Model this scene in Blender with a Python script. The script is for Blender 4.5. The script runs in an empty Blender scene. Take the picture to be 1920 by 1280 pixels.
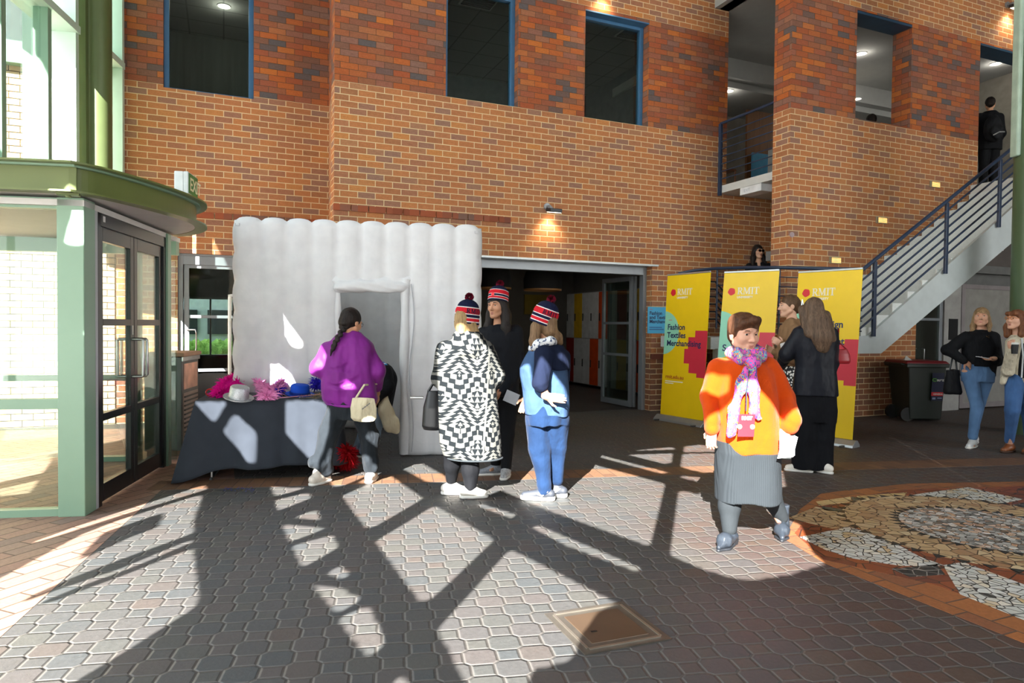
import bpy, bmesh, math, random
import numpy as np
from mathutils import Vector, Matrix, Euler
random.seed(7); np.random.seed(7)
S = bpy.context.scene
COL = S.collection
rad = math.radians

# ---------------------------------------------------------------- camera (calibrated from the brick courses)
FPX, CAMH = 1263.6, 1.45
def _rot(yaw, pitch, roll):
    return (Matrix.Rotation(-yaw, 3, 'Z') @ Matrix.Rotation(math.pi/2 - pitch, 3, 'X') @ Matrix.Rotation(roll, 3, 'Z'))
CM = _rot(rad(23.174), rad(1.317), rad(.577))
CAMP = Vector((0, 0, CAMH))
cd = bpy.data.cameras.new('camera'); cam = bpy.data.objects.new('camera', cd); COL.objects.link(cam)
cd.sensor_width = 36.0; cd.lens = FPX / 1920 * 36.0; cd.clip_start = .05; cd.clip_end = 200
cam.matrix_world = Matrix.Translation(CAMP) @ CM.to_4x4()
S.camera = cam

# ---------------------------------------------------------------- world, sun, exposure
SUN_AZ, SUN_EL = rad(38.5), rad(29)
LDIR = Vector((math.sin(SUN_AZ)*math.cos(SUN_EL), math.cos(SUN_AZ)*math.cos(SUN_EL), -math.sin(SUN_EL)))
W = bpy.data.worlds.new('sky'); S.world = W; W.use_nodes = True
wn = W.node_tree.nodes; bg = wn['Background']
wtc = wn.new('ShaderNodeTexCoord'); wsep = wn.new('ShaderNodeSeparateXYZ'); wr = wn.new('ShaderNodeValToRGB')
W.node_tree.links.new(wtc.outputs['Generated'], wsep.inputs[0]); W.node_tree.links.new(wsep.outputs['Z'], wr.inputs[0])
W.node_tree.links.new(wr.outputs[0], bg.inputs[0])
wr.color_ramp.elements[0].position = 0.0; wr.color_ramp.elements[0].color = (.95, .95, .92, 1)
wr.color_ramp.elements[1].position = .6; wr.color_ramp.elements[1].color = (.80, .90, 1.0, 1)
bg.inputs[1].default_value = 3.9
sl = bpy.data.lights.new('sun', 'SUN'); sun = bpy.data.objects.new('sun', sl); COL.objects.link(sun)
sl.energy = 35.0; sl.angle = rad(.15); sl.color = (1.0, .975, .93)
sun.rotation_euler = LDIR.to_track_quat('-Z', 'Y').to_euler(); sun.location = (-8, -10, 14)
S.view_settings.view_transform = 'Standard'; S.view_settings.look = 'None'
S.view_settings.exposure = 0.16; S.view_settings.gamma = 1.0; S.view_settings.use_curve_mapping = False
try:
    S.cycles.max_bounces = 8; S.cycles.diffuse_bounces = 4; S.cycles.glossy_bounces = 3
    S.cycles.transmission_bounces = 6; S.cycles.transparent_max_bounces = 12
    S.cycles.use_denoising = True; S.cycles.sample_clamp_indirect = 6
    S.cycles.caustics_reflective = False; S.cycles.caustics_refractive = False
except Exception:
    pass

# ---------------------------------------------------------------- measuring helpers (photo pixel -> point of the place)
def ray(x, y): return CM @ Vector(((x-960)/FPX, (640-y)/FPX, -1))
def G(x, y, z=0.0):
    r = ray(x, y); return CAMP + r*((z-CAMH)/r.z)
def PY(x, y, Y):
    r = ray(x, y); return CAMP + r*(Y/r.y)
def PX(x, y, X):
    r = ray(x, y); return CAMP + r*(X/r.x)
FW = CM @ Vector((0, 0, -1)); FW.z = 0; FW.normalize()          # horizontal viewing direction
RT = Vector((FW.y, -FW.x, 0))                                   # horizontal right
def at(x, y, g, off=0.0):
    r = ray(x, y); t = ((g-CAMP).dot(FW))/r.dot(FW); return CAMP + r*t + FW*off
def PV(x, y, A, e):
    n = Vector((e[1], -e[0], 0)); r = ray(x, y); return CAMP + r*((Vector((A[0], A[1], 0))-CAMP).dot(n)/r.dot(n))
def ppm(g): return FPX/((g-CAMP).dot(FW))                       # pixels per metre there
E1 = Vector((.973, -.231, 0)).normalized(); E2 = Vector((.231, .973, 0)).normalized(); UP = Vector((0, 0, 1))

# ---------------------------------------------------------------- materials
def lin(c):
    if isinstance(c, str):
        c = c.lstrip('#'); c = [int(c[i:i+2], 16)/255 for i in (0, 2, 4)]
        c = [(v/12.92 if v <= .04045 else ((v+.055)/1.055)**2.4) for v in c]
    return (c[0], c[1], c[2], 1)
class NT:
    """tiny node-tree writer"""
    def __init__(s, name):
        s.m = bpy.data.materials.new(name); s.m.use_nodes = True; s.t = s.m.node_tree
        s.b = s.t.nodes['Principled BSDF']; s.o = s.t.nodes['Material Output']
    def n(s, typ, **kw):
        nd = s.t.nodes.new(typ)
        for k, v in kw.items(): setattr(nd, k, v)
        return nd
    def l(s, a, b): s.t.links.new(a, b)
    def put(s, sock, v):
        if isinstance(v, bpy.types.NodeSocket): s.l(v, sock)
        elif isinstance(v, (tuple, list)): sock.default_value = v if len(v) == len(sock.default_value) else tuple(v)[:len(sock.default_value)]
        else: sock.default_value = v
    def math(s, op, a, b=0.0, c=None):
        nd = s.n('ShaderNodeMath', operation=op); s.put(nd.inputs[0], a); s.put(nd.inputs[1], b)
        if c is not None: s.put(nd.inputs[2], c)
        return nd.outputs[0]
    def mix(s, f, a, b):
        nd = s.n('ShaderNodeMix', data_type='RGBA'); s.put(nd.inputs[0], f); s.put(nd.inputs[6], a); s.put(nd.inputs[7], b); return nd.outputs[2]
    def ramp(s, f, stops, interp='LINEAR'):
        nd = s.n('ShaderNodeValToRGB'); cr = nd.color_ramp; cr.interpolation = interp
        while len(cr.elements) < len(stops): cr.elements.new(.5)
        for e, (p, c) in zip(cr.elements, stops): e.position = p; e.color = lin(c)
        s.put(nd.inputs[0], f); return nd.outputs[0]
    def noise(s, vec, scale, detail=3, rough=.5):
        nd = s.n('ShaderNodeTexNoise'); nd.inputs['Scale'].default_value = scale; nd.inputs['Detail'].default_value = detail
        nd.inputs['Roughness'].default_value = rough
        if vec is not None: s.put(nd.inputs['Vector'], vec)
        return nd.outputs['Fac']
    def pos(s): return s.n('ShaderNodeNewGeometry').outputs['Position']
    def obj(s): return s.n('ShaderNodeTexCoord').outputs['Object']
    def nor(s): return s.n('ShaderNodeNewGeometry').outputs['Normal']
    def xyz(s, v):
        nd = s.n('ShaderNodeSeparateXYZ'); s.put(nd.inputs[0], v); return nd.outputs[0], nd.outputs[1], nd.outputs[2]
    def comb(s, x, y, z=0.0):
        nd = s.n('ShaderNodeCombineXYZ'); s.put(nd.inputs[0], x); s.put(nd.inputs[1], y); s.put(nd.inputs[2], z); return nd.outputs[0]
    def dot(s, v, w):
        nd = s.n('ShaderNodeVectorMath', operation='DOT_PRODUCT'); s.put(nd.inputs[0], v); nd.inputs[1].default_value = w; return nd.outputs['Value']
    def vscale(s, v, w):
        nd = s.n('ShaderNodeVectorMath', operation='MULTIPLY'); s.put(nd.inputs[0], v); nd.inputs[1].default_value = w; return nd.outputs[0]
    def white(s, v, dim='2D'):
        nd = s.n('ShaderNodeTexWhiteNoise', noise_dimensions=dim); s.put(nd.inputs['Vector'], v); return nd.outputs['Value']
    def smooth(s, v, a, b):
        nd = s.n('ShaderNodeMapRange', interpolation_type='SMOOTHSTEP'); s.put(nd.inputs[0], v); nd.inputs[1].default_value = a; nd.inputs[2].default_value = b; return nd.outputs[0]
    def bump(s, h, strength=.3, dist=.01):
        nd = s.n('ShaderNodeBump'); nd.inputs['Strength'].default_value = strength; nd.inputs['Distance'].default_value = dist
        s.put(nd.inputs['Height'], h); s.l(nd.outputs[0], s.b.inputs['Normal'])
    def fin(s, color=None, rough=None, metal=None, spec=None):
        if color is not None: s.put(s.b.inputs['Base Color'], lin(color) if isinstance(color, str) else color)
        if rough is not None: s.put(s.b.inputs['Roughness'], rough)
        if metal is not None: s.put(s.b.inputs['Metallic'], metal)
        if spec is not None: s.put(s.b.inputs['Specular IOR Level'], spec)
        return s.m
_mats = {}
def plain(name, color, rough=.5, metal=0.0, var=.12, vs=6.0, bump=0.0, bs=60.0, stretch=None, spec=.5):
    """painted / cloth / metal surface: colour with a slight procedural variation and grain"""
    if name in _mats: return _mats[name]
    t = NT(name); v = t.obj()
    if stretch: v = t.vscale(v, stretch)
    f = t.noise(v, vs, 3)
    c = lin(color); a = tuple(max(0, x*(1-var)) for x in c[:3])+(1,); b = tuple(min(1, x*(1+var)) for x in c[:3])+(1,)
    nd = t.n('ShaderNodeValToRGB'); nd.color_ramp.elements[0].position = .3; nd.color_ramp.elements[1].position = .7
    nd.color_ramp.elements[0].color = a; nd.color_ramp.elements[1].color = b; t.l(f, nd.inputs[0])
    if bump: t.bump(t.noise(v, bs, 4, .6), bump, .004)
    _mats[name] = t.fin(nd.outputs[0], rough, metal, spec); return _mats[name]
def cloth(name, color, rough=.85, fold=.5, fs=9.0, var=.15, weave=0.15, sheen=0.0):
    """fabric: large soft folds + weave in the bump"""
    if name in _mats: return _mats[name]
    t = NT(name); v = t.obj()
    h1 = t.noise(t.vscale(v, (1, 1, .55)), fs, 2, .45); h2 = t.noise(v, 260, 2)
    hh = t.math('ADD', t.math('MULTIPLY', h1, 1.0), t.math('MULTIPLY', h2, weave*.15))
    t.bump(hh, fold, .06)
    c = lin(color); f = t.noise(v, 5, 2)
    nd = t.n('ShaderNodeValToRGB'); nd.color_ramp.elements[0].position = .3; nd.color_ramp.elements[1].position = .7
    nd.color_ramp.elements[0].color = tuple(x*(1-var) for x in c[:3])+(1,); nd.color_ramp.elements[1].color = tuple(min(1, x*(1+var)) for x in c[:3])+(1,)
    t.l(f, nd.inputs[0]); t.b.inputs['Sheen Weight'].default_value = sheen
    _mats[name] = t.fin(nd.outputs[0], rough, 0, .12); return _mats[name]
def glow(name, color, strength):
    if name in _mats: return _mats[name]
    t = NT(name); t.put(t.b.inputs['Emission Color'], lin(color)); t.b.inputs['Emission Strength'].default_value = strength
    _mats[name] = t.fin(color, .4); return _mats[name]
def glass(name='clear_glass', tint='#eef6f2', alpha=.12):
    """window pane: mostly lets light through, with a mirror-like sheen"""
    if name in _mats: return _mats[name]
    t = NT(name); tr = t.n('ShaderNodeBsdfTransparent'); tr.inputs[0].default_value = lin(tint)
    gl = t.n('ShaderNodeBsdfGlossy'); gl.inputs['Roughness'].default_value = .02
    fr = t.n('ShaderNodeFresnel'); fr.inputs[0].default_value = 1.5
    f = t.math('ADD', t.math('MULTIPLY', fr.outputs[0], .5), alpha*.15)
    mx = t.n('ShaderNodeMixShader'); t.l(f, mx.inputs[0]); t.l(tr.outputs[0], mx.inputs[1]); t.l(gl.outputs[0], mx.inputs[2])
    t.l(mx.outputs[0], t.o.inputs[0]); _mats[name] = t.m; return t.m

# ---------------------------------------------------------------- mesh helpers
def mesh_obj(name, verts, faces, mat, parent=None, smooth=False, edges=()):
    me = bpy.data.meshes.new(name); me.from_pydata([tuple(v) for v in verts], list(edges), [tuple(f) for f in faces]); me.update()
    if smooth: me.polygons.foreach_set('use_smooth', [True]*len(me.polygons))
    for m in (mat if isinstance(mat, (list, tuple)) else [mat]): me.materials.append(m)
    o = bpy.data.objects.new(name, me); COL.objects.link(o)
    if parent is not None:
        o.parent = parent; bpy_dirty(parent); o.matrix_parent_inverse = world_of(parent).inverted()
    return o
def bpy_dirty(o): pass
def world_of(o):
    m = o.matrix_basis.copy()
    return (world_of(o.parent) @ o.matrix_parent_inverse @ m) if o.parent else m
class MB:
    """collects shapes in world space, built as ONE mesh object"""
    def __init__(s): s.v = []; s.f = []; s.mi = []; s.cur = 0
    def add(s, vs, fs):
        b = len(s.v); s.v += [Vector(v) for v in vs]; s.f += [tuple(b+i for i in f) for f in fs]; s.mi += [s.cur]*len(fs); return s
    def hexa(s, p):     # 8 points: bottom 0-3 ccw, top 4-7
        return s.add(p, [(3, 2, 1, 0), (4, 5, 6, 7), (0, 1, 5, 4), (1, 2, 6, 5), (2, 3, 7, 6), (3, 0, 4, 7)])
    def box(s, x0, x1, y0, y1, z0, z1):
        return s.hexa([(x0, y0, z0), (x1, y0, z0), (x1, y1, z0), (x0, y1, z0), (x0, y0, z1), (x1, y0, z1), (x1, y1, z1), (x0, y1, z1)])
    def obox(s, o, a, b, c):   # oriented box from corner o with edge vectors
        o, a, b, c = Vector(o), Vector(a), Vector(b), Vector(c)
        if a.cross(b).dot(c) < 0: a, b = b, a
        return s.hexa([o, o+a, o+a+b, o+b, o+c, o+a+c, o+a+b+c, o+b+c])
    def beam(s, p, q, w, h, up=UP):   # rectangular bar from p to q
        p, q = Vector(p), Vector(q); d = (q-p); x = d.cross(Vector(up))
        if x.length < 1e-6: x = d.cross(Vector((1, 0, 0)))
        x.normalize(); y = x.cross(d).normalized()
        return s.obox(p-x*w/2-y*h/2, x*w, y*h, d)
    def tube(s, pts, r, n=10, cap=True):
        pts = [Vector(p) for p in pts]; rs = r if isinstance(r, (list, tuple)) else [r]*len(pts)
        b = len(s.v); prev = None; vs = []; fs = []
        for i, p in enumerate(pts):
            d = (pts[min(i+1, len(pts)-1)]-pts[max(i-1, 0)]).normalized()
            if prev is None:
                x = d.cross(UP)
                if x.length < 1e-4: x = Vector((1, 0, 0))
            else: x = prev - d*prev.dot(d)
            x.normalize(); prev = x; y = d.cross(x)
            vs += [p + (x*math.cos(a)+y*math.sin(a))*rs[i] for a in (2*math.pi*k/n for k in range(n))]
        for i in range(len(pts)-1):
            for k in range(n): fs.append((i*n+k, i*n+(k+1) % n, (i+1)*n+(k+1) % n, (i+1)*n+k))
        if cap: fs.append(tuple(range(n-1, -1, -1))); fs.append(tuple((len(pts)-1)*n+k for k in range(n)))
        return s.add(vs, fs)
    def cyl(s, p, q, r, n=24, r2=None): return s.tube([p, q], [r, r if r2 is None else r2], n)
    def lathe(s, prof, c, axis=UP, n=32, xa=None):
        axis = Vector(axis).normalized(); x = Vector(xa) if xa is not None else axis.orthogonal(); x = (x-axis*x.dot(axis)).normalized(); y = axis.cross(x); c = Vector(c)
        vs = []; fs = []; m = len(prof)
        for r, z in prof: vs += [c+axis*z+(x*math.cos(2*math.pi*k/n)+y*math.sin(2*math.pi*k/n))*r for k in range(n)]
        for i in range(m-1):
            for k in range(n): fs.append((i*n+k, i*n+(k+1) % n, (i+1)*n+(k+1) % n, (i+1)*n+k))
        return s.add(vs, fs)
    def poly(s, pts, n, t):     # extruded polygon, pts planar, thickness t along n
        pts = [Vector(p) for p in pts]; n = Vector(n).normalized()*t; k = len(pts)
        vs = pts+[p+n for p in pts]
        fs = [tuple(range(k-1, -1, -1)), tuple(range(k, 2*k))]+[(i, (i+1) % k, k+(i+1) % k, k+i) for i in range(k)]
        return s.add(vs, fs)
    def build(s, name, mat, parent=None, smooth=False, bevel=0.0, kind=None):
        o = mesh_obj(name, s.v, s.f, mat, parent, smooth)
        if isinstance(mat, (list, tuple)): o.data.polygons.foreach_set('material_index', s.mi)
        if bevel:
            b = o.modifiers.new('bevel', 'BEVEL'); b.width = bevel; b.segments = 2; b.limit_method = 'ANGLE'; b.angle_limit = rad(40)
        if smooth == 'auto' or smooth:
            try: o.data.set_sharp_from_angle(angle=rad(45))
            except Exception: pass
        if kind: o['kind'] = kind
        return o
def thing(name, label, cat, loc=(0, 0, 0), group=None, rz=0.0):
    o = bpy.data.objects.new(name, None); COL.objects.link(o); o.location = loc; o.rotation_euler = (0, 0, rz); o.empty_display_size = .1
    return tag(o, label, cat, group)
def tag(o, label, cat, group=None, kind=None):
    o['label'] = label; o['category'] = cat
    if group: o['group'] = group
    if kind: o['kind'] = kind
    return o
def struct(o, label=None):
    o['kind'] = 'structure'
    if label: o['label'] = label
    return o
def dup(root, loc, rz=None, label=None):
    r = root.copy(); COL.objects.link(r); r.location = loc
    if rz is not None: r.rotation_euler = (0, 0, rz)
    if label: r['label'] = label
    def kids(src, dst):
        for ch in list(src.children):
            c = ch.copy(); COL.objects.link(c); c.parent = dst; kids(ch, c)
    kids(root, r); return r
def text(body, size, p, right, up, mat, parent=None, name='lettering', ext=.0015, align='LEFT', bold=0.0):
    cu = bpy.data.curves.new('txt', 'FONT'); cu.body = body; cu.size = size; cu.extrude = ext; cu.align_x = align; cu.offset = bold; cu.space_line = .98
    t = bpy.data.objects.new('txt', cu); COL.objects.link(t)
    dg = bpy.context.evaluated_depsgraph_get(); me = bpy.data.meshes.new_from_object(t.evaluated_get(dg)); COL.objects.unlink(t); bpy.data.objects.remove(t)
    right = Vector(right).normalized(); up = Vector(up).normalized(); n = right.cross(up)
    M = Matrix((right, up, n)).transposed().to_4x4(); M.translation = Vector(p)
    me.transform(M); me.materials.clear(); me.materials.append(mat); me.name = name
    o = bpy.data.objects.new(name, me); COL.objects.link(o)
    if parent is not None: o.parent = parent; o.matrix_parent_inverse = world_of(parent).inverted()
    return o

# ---------------------------------------------------------------- implicit volumes -> one continuous surface (bodies, clothes, soft things)
class Vol:
    def __init__(s, lo, hi, h):
        s.h = h; s.lo = np.array(lo, float)-2*h; s.n = np.maximum(4, np.ceil((np.array(hi, float)+2*h-s.lo)/h).astype(int)+1)
        s.F = np.full(tuple(s.n), .5, np.float32)
        s.ax = [(s.lo[i]+h*np.arange(s.n[i])).astype(np.float32) for i in range(3)]
    def sub(s, lo, hi):
        i0 = np.clip(np.floor((np.array(lo)-s.lo)/s.h).astype(int), 0, s.n); i1 = np.clip(np.ceil((np.array(hi)-s.lo)/s.h).astype(int)+1, 0, s.n)
        sl = tuple(slice(a, b) for a, b in zip(i0, i1))
        X = s.ax[0][sl[0]][:, None, None]; Y = s.ax[1][sl[1]][None, :, None]; Z = s.ax[2][sl[2]][None, None, :]
        return sl, X, Y, Z
    def comb(s, sl, d, k, mode):
        A = s.F[sl]
        if A.size == 0: return
        d = np.broadcast_to(d, A.shape)
        if mode == 'add':
            if k > 1e-5: h = np.clip(.5+.5*(A-d)/k, 0, 1); s.F[sl] = A*(1-h)+d*h-k*h*(1-h)
            else: s.F[sl] = np.minimum(A, d)
        elif mode == 'cut':
            d = -d
            if k > 1e-5: h = np.clip(.5-.5*(A-d)/k, 0, 1); s.F[sl] = A*(1-h)+d*h+k*h*(1-h)
            else: s.F[sl] = np.maximum(A, d)
    def cap(s, a, b, ra, rb=None, k=.015, mode='add', flat=None):
        a = np.array(a, float); b = np.array(b, float); rb = ra if rb is None else rb; R = max(ra, rb)*(1.0 if flat is None else max(1, flat[1]))+max(k, .01)*1.5+.02
        sl, X, Y, Z = s.sub(np.minimum(a, b)-R, np.maximum(a, b)+R)
        px, py, pz = X-a[0], Y-a[1], Z-a[2]; ba = b-a
        if flat is not None:   # squash along direction flat[0]: thickness there = r/flat[1]
            n = np.array(flat[0], float); n /= np.linalg.norm(n); m = flat[1]-1
            dn = px*n[0]+py*n[1]+pz*n[2]; px = px+dn*n[0]*m; py = py+dn*n[1]*m; pz = pz+dn*n[2]*m; ba = ba+n*(ba@n)*m
        L = max(ba@ba, 1e-9); t = np.clip((px*ba[0]+py*ba[1]+pz*ba[2])/L, 0, 1)
        d = np.sqrt((px-t*ba[0])**2+(py-t*ba[1])**2+(pz-t*ba[2])**2)-(ra+(rb-ra)*t)
        if flat is not None and flat[1] > 1: d = d/flat[1]**.5
        s.comb(sl, d, k, mode); return s
    def chain(s, pts, k=.015, mode='add', flat=None):
        for (p, r), (q, r2) in zip(pts[:-1], pts[1:]): s.cap(p, q, r, r2, k, mode, flat)
        return s
    def ell(s, c, rx, ry, rz, ex=(1, 0, 0), ey=(0, 1, 0), ez=(0, 0, 1), k=.015, mode='add'):
        R = max(rx, ry, rz)+k*1.5+.02; c = np.array(c, float)
        sl, X, Y, Z = s.sub(c-R, c+R); px, py, pz = X-c[0], Y-c[1], Z-c[2]
        def q(e): return px*e[0]+py*e[1]+pz*e[2]
        u, v, w = q(ex), q(ey), q(ez)
        k0 = np.sqrt((u/rx)**2+(v/ry)**2+(w/rz)**2); k1 = np.sqrt((u/rx**2)**2+(v/ry**2)**2+(w/rz**2)**2)+1e-9
        s.comb(sl, k0*(k0-1)/k1, k, mode); return s
    def loft(s, rings, k=.02, mode='add', fold=None, pw=2.2):
        """rings: (z, centre Vector(xy), half width along RT, half depth along FW) - horizontal cross sections"""
        rings = sorted(rings, key=lambda r: r[0]); zs = np.array([r[0] for r in rings])
        cu = np.array([Vector((r[1][0], r[1][1], 0)).dot(RT) for r in rings]); cv = np.array([Vector((r[1][0], r[1][1], 0)).dot(FW) for r in rings])
        rx = np.array([r[2] for r in rings]); ry = np.array([r[3] for r in rings])
        R = max(rx.max(), ry.max())+.06; cs = np.array([(r[1][0], r[1][1]) for r in rings])
        sl, X, Y, Z = s.sub((cs[:, 0].min()-R, cs[:, 1].min()-R, zs[0]-.04), (cs[:, 0].max()+R, cs[:, 1].max()+R, zs[-1]+.04))
        z1 = Z[0, 0, :]
        if z1.size == 0: return s
        f = lambda a: np.interp(z1, zs, a)[None, None, :]
        u = X*RT.x+Y*RT.y-f(cu); v = X*FW.x+Y*FW.y-f(cv); A, B = f(rx), f(ry)
        if fold is not None:
            th = np.arctan2(v/B, u/A); amt = np.clip((fold[2]-z1)/(max(fold[2]-zs[0], 1e-3)), 0, 1)[None, None, :]
            w = 1+fold[0]*amt*np.sin(fold[1]*th+2*np.sin(2*th)+z1[None, None, :]*3)
            A = A*w; B = B*w
        q = ((np.abs(u)/A)**pw+(np.abs(v)/B)**pw)**(1/pw)
        d = (q-1)*np.minimum(A, B); d = np.maximum(d, np.maximum(zs[0]-Z, Z-zs[-1]))
        s.comb(sl, d, k, mode); return s
    def plane(s, p, n, k=0.0):      # remove the side n points to
        p = np.array(p, float); n = np.array(n, float); n /= np.linalg.norm(n)
        d = (s.ax[0]-p[0])[:, None, None]*n[0]+(s.ax[1]-p[1])[None, :, None]*n[1]+(s.ax[2]-p[2])[None, None, :]*n[2]
        s.F = np.maximum(s.F, d.astype(np.float32)); return s
    def ripple(s, amp, freq, seed=0, zs=.5):
        rs = np.random.RandomState(seed); out = 0
        X = s.ax[0][:, None, None]; Y = s.ax[1][None, :, None]; Z = s.ax[2][None, None, :]
        for i in range(4):
            w = rs.normal(size=3)*freq; w[2] *= zs; out = out+np.sin(X*w[0]+Y*w[1]+Z*w[2]+rs.rand()*6.28)
        s.F = s.F+(out*amp/2).astype(np.float32); return s
    def mesh(s, name, mat, parent=None, relax=1, color=None):
        F = s.F; F[0] = F[-1] = .5; F[:, 0] = F[:, -1] = .5; F[:, :, 0] = F[:, :, -1] = .5
        V, Q = surfnet(F); 
        if len(V) == 0: raise RuntimeError('empty volume '+name)
        V = V*s.h+s.lo
        for _ in range(relax):
            acc = np.zeros_like(V); cnt = np.zeros(len(V))
            for a, b in ((0, 1), (1, 2), (2, 3), (3, 0)):
                np.add.at(acc, Q[:, a], V[Q[:, b]]); np.add.at(acc, Q[:, b], V[Q[:, a]]); np.add.at(cnt, Q[:, a], 1); np.add.at(cnt, Q[:, b], 1)
            V = V*.5+.5*acc/np.maximum(cnt, 1)[:, None]
        me = bpy.data.meshes.new(name); nv, nq = len(V), len(Q)
        me.vertices.add(nv); me.vertices.foreach_set('co', V.astype(np.float32).ravel())
        me.loops.add(nq*4); me.loops.foreach_set('vertex_index', Q.astype(np.int32).ravel())
        me.polygons.add(nq); me.polygons.foreach_set('loop_start', np.arange(0, nq*4, 4, dtype=np.int32)); me.polygons.foreach_set('loop_total', np.full(nq, 4, np.int32))
        me.polygons.foreach_set('use_smooth', np.ones(nq, bool)); me.update(calc_edges=True); me.validate()
        if color is not None:
            at_ = me.color_attributes.new('Col', 'FLOAT_COLOR', 'POINT'); at_.data.foreach_set('color', color(V).astype(np.float32).ravel())
        me.materials.append(mat); o = bpy.data.objects.new(name, me); COL.objects.link(o)
        if parent is not None: o.parent = parent; o.matrix_parent_inverse = world_of(parent).inverted()
        return o
def cvol(c, r, h): c = Vector(c); d = Vector((r, r, r)); return Vol(c-d, c+d, h)
def surfnet(F):
    I = F < 0; n = F.shape
    c = np.zeros((n[0]-1, n[1]-1, n[2]-1), np.int8)
    for dx in (0, 1):
        for dy in (0, 1):
            for dz in (0, 1): c += I[dx:n[0]-1+dx, dy:n[1]-1+dy, dz:n[2]-1+dz]
    act = (c > 0) & (c < 8); idx = np.full(act.shape, -1, np.int64); cells = np.argwhere(act); idx[act] = np.arange(len(cells))
    if len(cells) == 0: return np.zeros((0, 3)), np.zeros((0, 4), int)
    acc = np.zeros((len(cells), 3)); cnt = np.zeros(len(cells))
    for ax in range(3):
        o1, o2 = [a for a in range(3) if a != ax]
        for p in (0, 1):
            for q in (0, 1):
                A = cells.copy(); A[:, o1] += p; A[:, o2] += q; B = A.copy(); B[:, ax] += 1
                fa = F[A[:, 0], A[:, 1], A[:, 2]]; fb = F[B[:, 0], B[:, 1], B[:, 2]]; m = (fa < 0) != (fb < 0)
                t = fa[m]/(fa[m]-fb[m]); P = A[m].astype(float); P[:, ax] += t; acc[m] += P; cnt[m] += 1
    V = acc/cnt[:, None]; quads = []
    for ax in range(3):
        o1, o2 = [(1, 2), (2, 0), (0, 1)][ax]
        s0 = [slice(None)]*3; s1 = [slice(None)]*3; s0[ax] = slice(0, -1); s1[ax] = slice(1, None)
        a = I[tuple(s0)]; b = I[tuple(s1)]; e = np.argwhere(a != b)
        e = e[(e[:, o1] > 0) & (e[:, o2] > 0) & (e[:, o1] < n[o1]-1) & (e[:, o2] < n[o2]-1)]
        def cid(d1, d2):
            q = e.copy(); q[:, o1] += d1; q[:, o2] += d2; return idx[q[:, 0], q[:, 1], q[:, 2]]
        Q = np.stack([cid(-1, -1), cid(0, -1), cid(0, 0), cid(-1, 0)], 1); ins = a[e[:, 0], e[:, 1], e[:, 2]]
        Q[~ins] = Q[~ins][:, ::-1]; quads.append(Q)
    Q = np.concatenate(quads); return V, Q[(Q >= 0).all(1)]
# ================================================================ surface materials of the place
BH, BL_, BZ0 = .0902, .2515, .0092
def brick_mat(outer=False):
    t = NT('cream_brickwork' if outer else 'brickwork'); x, y, z = t.xyz(t.pos()); nx, ny, nz = t.xyz(t.nor())
    side = t.math('GREATER_THAN', t.math('ABSOLUTE', nx), .7)
    u = t.math('ADD', t.math('MULTIPLY', x, t.math('SUBTRACT', 1.0, side)), t.math('MULTIPLY', y, side))
    v = t.math('DIVIDE', t.math('SUBTRACT', z, BZ0), BH); row = t.math('FLOOR', v); fz = t.math('FRACT', v)
    q = t.math('ADD', t.math('DIVIDE', u, BL_), t.math('MULTIPLY', t.math('MODULO', row, 2.0), .5)); col = t.math('FLOOR', q); fx = t.math('FRACT', q)
    idv = t.comb(col, row); r1 = t.white(idv); r2 = t.white(t.comb(row, col, 3.0), '3D')
    dx = t.math('MULTIPLY', t.math('MINIMUM', fx, t.math('SUBTRACT', 1.0, fx)), BL_); dz = t.math('MULTIPLY', t.math('MINIMUM', fz, t.math('SUBTRACT', 1.0, fz)), BH)
    d = t.math('MINIMUM', dx, dz)
    dark = t.math('MULTIPLY', t.math('GREATER_THAN', z, 4.88), t.math('LESS_THAN', z, 6.685))
    low = t.math('LESS_THAN', z, .96)
    mort = t.math('SUBTRACT', 1.0, t.smooth(d, .004, .0075)); mortd = t.math('SUBTRACT', 1.0, t.smooth(d, .0015, .005))
    grain = t.noise(t.pos(), 55, 4, .65); streak = t.noise(t.vscale(t.pos(), (14, 14, 60)), 1.0, 3)
    pale = t.ramp(r1, [(0, '#a36e4c'), (.25, '#b3744c'), (.5, '#bd7c4d'), (.72, '#a26e54'), (.86, '#947060'), (1, '#c4834b')])
    if outer: pale = t.ramp(r1, [(0, '#d9b899'), (.5, '#e3c6a6'), (1, '#d2ad90')])  # outer brick colour lightened to stand for the glaring sun outside
    dk = t.ramp(r1, [(0, '#8c4d38'), (.15, '#b5622e'), (.3, '#7f594a'), (.45, '#a35432'), (.6, '#846459'), (.72, '#bd6c30'), (.84, '#72564c'), (.93, '#57565a'), (1, '#93593f')])
    lo = t.ramp(r1, [(0, '#8a5c42'), (.5, '#966144'), (1, '#7d5a4a')])
    base = pale if outer else t.mix(dark, t.mix(low, pale, lo), dk)
    mul = t.n('ShaderNodeMix', data_type='RGBA', blend_type='MULTIPLY'); mul.inputs[0].default_value = 1
    t.l(base, mul.inputs[6]); t.l(t.ramp(t.math('ADD', t.math('MULTIPLY', grain, .6), t.math('MULTIPLY', streak, .4)), [(.25, (.72, .70, .68)), (.75, (1.18, 1.18, 1.16))]), mul.inputs[7])
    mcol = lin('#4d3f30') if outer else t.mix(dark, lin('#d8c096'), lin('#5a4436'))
    mm = t.math('ADD', t.math('MULTIPLY', mort, t.math('SUBTRACT', 1.0, dark)), t.math('MULTIPLY', mortd, dark))
    h = t.math('ADD', t.math('MULTIPLY', mm, -1.0), t.math('MULTIPLY', grain, .25)); t.bump(h, .55, .006)
    return t.fin(t.mix(mm, mul.outputs[2], mcol), .82, 0, .3)
BRICK = brick_mat(); OUTB = brick_mat(True)
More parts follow.
